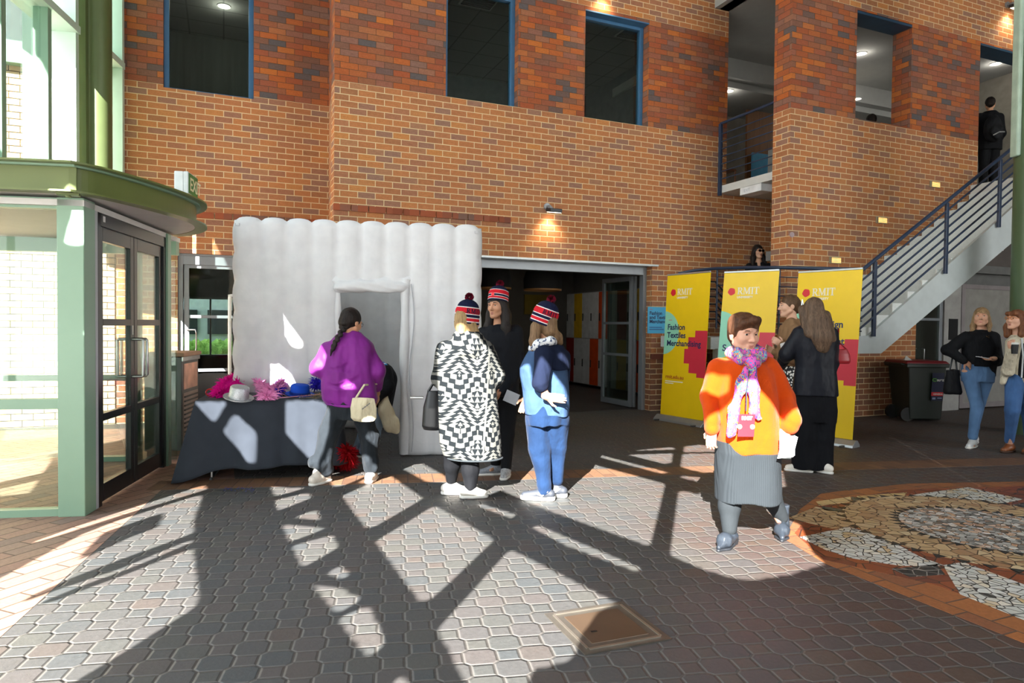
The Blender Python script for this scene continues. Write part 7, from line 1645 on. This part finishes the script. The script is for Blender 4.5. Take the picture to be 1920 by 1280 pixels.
def bld(V):
    V.loft([P.ring(*q) for q in ((682, 1806, 1857, .115), (700, 1804, 1859, .125), (715, 1804, 1860, .12))], .03)
    V.chain([(J['ia']-UP*.03, .098), (J['ka'], .068), (J['na']+UP*.05, .05)], .02); V.chain([(J['ib']-UP*.03, .096), (J['kb'], .066), (J['nb']+UP*.05, .048)], .02)
    for a in 'ab': V.cap(J['n'+a]+UP*.07, J['n'+a]+UP*.045, .053, .054, .004)
P.garment('jeans', JL, [J[k] for k in ('pv', 'ia', 'ib', 'ka', 'kb', 'na', 'nb')], bld, pad=.16)
WSN = plain('white_leather_sneaker', '#d7d8d8', .45, 0, .04, 20)
P.shoe(J['na'], P.dirv(-50), WSN, L=.28); P.shoe(J['nb'], P.dirv(-45), WSN, L=.27)
HF = hair_mat('fair_brown_hair', '#5a432e', '#a88a64')
P.cap_hair(HF, extra=lambda V, L: (V.chain([(L(.068, .0, .0), .03), (L(.08, .0, -.1), .034), (L(.085, .05, -.21), .028)], .02), V.chain([(L(-.068, .0, .0), .03), (L(-.085, .0, -.09), .03), (L(-.09, .03, -.16), .02)], .02), V.chain([(L(0, -.08, 0), .06), (L(0, -.09, -.18), .06)], .03)), front=.062)
for sx in (-1, 1): m = MB(); m.lathe([(.0005, -.008), (.007, 0), (.0005, .008)], P.L(.082*sx, .0, -.04), UP, 10); m.build('earring', WHITEPAINT, P.t, True)
m = MB(); m.tube([P.p(1836, 626, -.07), P.p(1839, 633, -.15), P.p(1844, 626, -.09)], .0022, 5); m.build('necklace', plain('gold_chain', '#b9964a', .3, .9), P.t, True)
m = MB(); q = P.p(1822, 668, -.2); m.obox(q-RT*.05, RT*.13-UP*.02, FW*.06, UP*.009); tag(m.build('phone', plain('white_phone_back', '#cfcfd2', .25), bevel=.003), 'white mobile phone held by the young woman in the black jacket', 'phone')
c = P.p(1792, 716, .06); V = cvol(c, .3, .007); V.loft([(c.z-.16, (c.x, c.y), .10, .06), (c.z-.13, (c.x, c.y), .11, .075), (c.z+.15, (c.x, c.y), .085, .05)], .02); V.ripple(.005, 20, 2)
sb_ = thing('shoulder_bag', 'black shoulder bag hanging beside the young woman in the black jacket', 'bag', c); V.mesh('bag', cloth('black_nylon', '#1c1d20', .6, .5, 12), sb_); m = MB(); m.tube([c+UP*.14-RT*.04, P.p(1800, 660, .12), P.p(1816, 622, .06), P.p(1806, 660, .16), c+UP*.14+RT*.05], .011, 6); m.build('strap', BLACKF, sb_, True)

# ---------------------------------------------------------------- 10 woman with spectacles at the right edge
P = Person('woman with amber spectacles, black vest and cream sleeves holding a coffee cup', G(1893, 848), -55, '#cda189', .006)
J = dict(hd=P.p(1905, 601), nk=P.p(1912, 628, .02), sa=P.p(1893, 642, -.05), sb=P.p(1942, 640, .06), ea=P.p(1878, 694, -.10), eb=P.p(1952, 700, .0), wa=P.p(1869, 656, -.24), wb=P.p(1925, 706, -.16), pv=P.p(1912, 705), ia=P.p(1900, 712, -.03), ib=P.p(1926, 712, .04), ka=P.p(1880, 765, -.16), kb=P.p(1928, 775, .0), na=P.p(1895, 832, .02), nb=P.p(1926, 836, -.04))
P.body(J, .95, (-72, 6), [(J['wa'], -RT*.35+UP*.75-FW*.3, RT*.6+FW*.4, .8, -1), (J['wb'], -RT*.8-UP*.3, FW, .5, 1)]); P.eyes(brow='#5a3c2a', lip='#b56a62')
CRW = cloth('cream_cable_wool', '#cfc6b0', .95, .8, 30, .08, .8)
def bld(V):
    V.loft([P.ring(*q) for q in ((628, 1898, 1932, .08), (640, 1890, 1946, .13), (680, 1889, 1946, .14), (716, 1888, 1946, .145))], .03)
    V.chain([(J['sa'], .07), (J['ea'], .062), (J['wa'], .044)], .03); V.chain([(J['sb'], .07), (J['eb'], .062), (J['wb'], .044)], .03); V.cap(P.p(1884, 690, -.02), P.p(1876, 716, -.04), .05, .03, .03)
P.garment('cardigan', CRW, list(J.values())[:10], bld, pad=.16)
def bld(V):
    V.loft([P.ring(*q) for q in ((632, 1900, 1936, .10), (645, 1893, 1945, .145), (680, 1891, 1948, .155), (708, 1890, 1948, .16))], .02)
P.garment('vest', BLKJ, [P.p(1890, 630), P.p(1948, 710)], bld, pad=.18)
m = MB(); m.tube([P.p(1903, 634, -.11), P.p(1899, 665, -.16), P.p(1896, 706, -.165)], .009, 6); m.build('zip', plain('pale_zip', '#b9c0c4', .4), P.t, True)
JR = denim('right_blue_denim', '#3f5f8d')
def bld(V):
    V.loft([P.ring(*q) for q in ((700, 1889, 1944, .12), (718, 1887, 1946, .125))], .03)
    for a in 'ab': V.chain([(J['i'+a], .10), (J['k'+a], .075), (J['n'+a]+UP*.04, .052)], .02)
P.garment('jeans', JR, [J[k] for k in ('pv', 'ia', 'ib', 'ka', 'kb', 'na', 'nb')], bld, pad=.16)
BRB = plain('tan_brown_boot', '#74411f', .4, 0, .15, 14)
P.shoe(J['na'], P.dirv(-62), BRB, plain('brown_sole', '#3c2416', .6), name='ankle_boot', collar=.07); P.shoe(J['nb'], P.dirv(-58), BRB, plain('brown_sole', '#3c2416', .6), name='ankle_boot', collar=.07)
HA = hair_mat('auburn_hair', '#3a2016', '#8a5a3c')
P.cap_hair(HA, extra=lambda V, L: (V.chain([(L(.07, -.02, .02), .04), (L(.085, -.01, -.08), .05), (L(.08, .0, -.17), .04)], .03), V.chain([(L(-.07, -.02, .02), .04), (L(-.085, -.02, -.08), .05), (L(-.08, .0, -.16), .04)], .03), V.chain([(L(0, -.08, 0), .06), (L(0, -.10, -.15), .07)], .03), V.cap(L(-.05, .075, .075), L(.05, .075, .075), .028, .028, .02)), front=.06)
m = MB(); L = P.L
for sx in (-1, 1): m.tube([L(.031*sx, .112, .02)+P.H[1]*.022*math.cos(a)+P.H[3]*.018*math.sin(a) for a in np.linspace(0, 6.28, 18)], .0028, 6); m.tube([L(.053*sx, .105, .024), L(.08*sx, .0, .02)], .0025, 6)
m.tube([L(-.009, .114, .024), L(.009, .114, .024)], .0025, 6); m.build('spectacles', plain('amber_frame', '#c0701c', .3), P.t, True)
m = MB(); m.lathe([(.0005, -.012), (.012, 0), (.0005, .012)], P.L(.083, .0, -.042), UP, 12); m.lathe([(.0005, -.012), (.012, 0), (.0005, .012)], P.L(-.083, .0, -.042), UP, 12); m.build('earrings', WHITEPAINT, P.t, True)
cu = P.p(1869, 651, -.285); ct = thing('coffee_cup', 'black takeaway coffee cup with a white lid held by the woman with spectacles', 'cup', cu-UP*.06)
m = MB(); m.lathe([(.0005, -.065), (.030, -.065), (.040, .045), (.0005, .045)], cu, UP, 24); m.build('cup', plain('black_card', '#17181a', .6), ct, True)
m = MB(); m.lathe([(.042, .043), (.043, .052), (.039, .056), (.036, .066), (.0005, .066)], cu, UP, 24); m.build('lid', WHITEPAINT, ct, True)

# ---------------------------------------------------------------- 11 woman in sunglasses behind the landing rail
gz = PY(1422, 502, 9.15); P = Person('woman with dark sunglasses and long black hair in black behind the landing rail', Vector((gz.x, gz.y, 1.305)), 12, '#c49a80', .007)
J = dict(hd=P.p(1421, 473), nk=P.p(1422, 490), sa=P.p(1405, 499), sb=P.p(1440, 499), ea=P.p(1401, 525), eb=P.p(1444, 525), wa=P.p(1404, 550), wb=P.p(1441, 550), pv=P.p(1422, 552), ia=P.p(1414, 556), ib=P.p(1430, 556), ka=P.p(1414, 595), kb=P.p(1430, 595), na=P.p(1414, 0), nb=P.p(1430, 0))
for k, x in (('na', 1414), ('nb', 1430)): J[k] = Vector((J['i'+k[1]].x, J['i'+k[1]].y, 1.36)); J['k'+k[1]] = J['i'+k[1]]*.45+J[k]*.55
P.body(J, .92, (12, 0), vox=.0065); P.eyes(lip='#9c5a58')
P.garment('jacket', BLKJ, list(J.values())[:11], lambda V: (V.loft([P.ring(*q) for q in ((492, 1414, 1431, .06), (498, 1400, 1446, .10), (515, 1399, 1447, .12), (560, 1402, 1444, .13))], .02), V.chain([(J['sa'], .06), (J['ea'], .055), (J['wa'], .042)], .02), V.chain([(J['sb'], .06), (J['eb'], .055), (J['wb'], .042)], .02), V.ell(P.p(1421, 494, -.10), .03, .05, .07, k=.02, mode='cut')), pad=.15)
P.garment('trousers', LEG, [J[k] for k in ('ia', 'ib', 'na', 'nb')], lambda V: [V.chain([(J['i'+a], .10), (J['k'+a], .07), (J['n'+a], .05)], .02) for a in 'ab'])
for a in 'ab': P.shoe(J['n'+a], P.dirv(12), BWS, ground=1.305)
P.cap_hair(HB, extra=lambda V, L: (V.chain([(L(.07, .0, .02), .035), (L(.095, .01, -.10), .045), (L(.11, .03, -.22), .03)], .03), V.chain([(L(-.07, .0, .02), .035), (L(-.095, .01, -.10), .045), (L(-.13, .03, -.22), .035)], .03), V.chain([(L(0, -.09, 0), .06), (L(0, -.1, -.2), .06)], .03)), front=.06)
m = MB(); L = P.L
for sx in (-1, 1): V_ = [L(.031*sx, .113, .018)+P.H[1]*.026*math.cos(a)+P.H[3]*.021*math.sin(a) for a in np.linspace(0, 2*math.pi, 16, endpoint=False)]; m.poly(V_, P.H[2], .004); m.tube([L(.055*sx, .11, .022), L(.08*sx, .0, .02)], .003, 5)
m.tube([L(-.01, .114, .026), L(.01, .114, .026)], .003, 5); m.build('sunglasses', plain('black_lens', '#08080a', .12), P.t)

# ---------------------------------------------------------------- 12 people on the upper level
gz = G(1872, 332, ZF); P = Person('person in black with a backpack at the top of the stairs', Vector((13.78, 8.55, ZF)), 150, vox=.009)
g = P.g; 
J = dict(hd=g+UP*1.808, nk=g+UP*1.605, sa=g+UP*1.559-RT*.19, sb=g+UP*1.559+RT*.19, ea=g+UP*1.243-RT*.24, eb=g+UP*1.243+RT*.24, wa=g+UP*1.017-RT*.22+FW*.15, wb=g+UP*1.017+RT*.22+FW*.15, pv=g+UP*1.040, ia=g+UP*0.994-RT*.09, ib=g+UP*0.994+RT*.09, ka=g+UP*0.542-RT*.1, kb=g+UP*0.542+RT*.1, na=g+UP*0.090-RT*.1, nb=g+UP*0.090+RT*.1)
P.body(J, 1.0, (150, 0), face=False, vox=.009)
P.garment('jacket', BLKJ, list(J.values())[:11], lambda V: (V.loft([(g.z+0.904, (g.x, g.y), 0.220, 0.176), (g.z+1.243, (g.x, g.y), 0.231, 0.176), (g.z+1.559, (g.x, g.y), 0.242, 0.154), (g.z+1.661, (g.x, g.y), 0.110, 0.099)], .03), V.chain([(J['sa'], .08), (J['ea'], .07), (J['wa'], .05)], .03), V.chain([(J['sb'], .08), (J['eb'], .07), (J['wb'], .05)], .03)), pad=.16)
P.garment('trousers', LEG, [J[k] for k in ('ia', 'ib', 'na', 'nb')], lambda V: [V.chain([(J['i'+a], .11), (J['k'+a], .085), (J['n'+a], .07)], .02) for a in 'ab'])
for a in 'ab': P.shoe(J['n'+a], P.dirv(150), BWS, ground=ZF)
P.cap_hair(HB)
c = g+UP*1.266-FW*.24-RT*.10; V = cvol(c, .4, .01); V.ell(c, .17, .12, .26, tuple(RT), tuple(FW), k=.02); V.ell(c-FW*.10-UP*0.090, .12, .06, .14, tuple(RT), tuple(FW), k=.03); V.ripple(.008, 16, 3)
bk = thing('backpack', 'black backpack on the back of the person at the top of the stairs', 'backpack', c); V.mesh('bag', cloth('black_nylon', '#1c1d20', .6, .5, 12), bk)
m = MB(); m.tube([c-RT*.1-FW*.15-UP*0.169, c-FW*.17-UP*0.113, c+RT*.12-FW*.14-UP*0.102], .012, 6); m.build('reflective_strip', plain('silver_tape', '#a8aaac', .3, .5), bk, True)
g = PY(1634, 219, 8.75); g = Vector((g.x, g.y, ZF-.07)); P = Person('seated person, only dark hair showing above the sill of the square brick opening', g, 160, vox=.009)
hz = PY(1634, 216, 8.75).z-.12
J = dict(hd=Vector((g.x, g.y, hz)), nk=Vector((g.x, g.y, hz-.17)))
sh_ = J['nk']-UP*.05
J.update(sa=sh_-RT*.17, sb=sh_+RT*.17, ea=sh_-RT*.2-UP*.25, eb=sh_+RT*.2-UP*.25, wa=sh_-RT*.15-UP*.3+FW*.2, wb=sh_+RT*.15-UP*.3+FW*.2, pv=g+UP*.16, ia=g+UP*.13-RT*.09, ib=g+UP*.13+RT*.09, ka=g+UP*.16-RT*.1+FW*.42, kb=g+UP*.16+RT*.1+FW*.42, na=g+UP*.08-RT*.1+FW*.6, nb=g+UP*.08+RT*.1+FW*.6)
P.body(J, .9, (160, 0), face=False, vox=.009); P.garment('jacket', BLKJ, list(J.values())[:11], lambda V: (V.cap(J['pv'], (J['sa']+J['sb'])/2, .17, .15, .02), V.cap(J['sa'], J['sb'], .08, .08, .03), V.chain([(J['sa'], .075), (J['ea'], .065), (J['wa'], .05)], .03), V.chain([(J['sb'], .075), (J['eb'], .065), (J['wb'], .05)], .03)))
P.garment('trousers', LEG, [J[k] for k in ('ia', 'ib', 'ka', 'kb', 'na', 'nb')], lambda V: [V.chain([(J['i'+a], .11), (J['k'+a], .085), (J['n'+a], .06)], .02) for a in 'ab'])
P.cap_hair(HB)
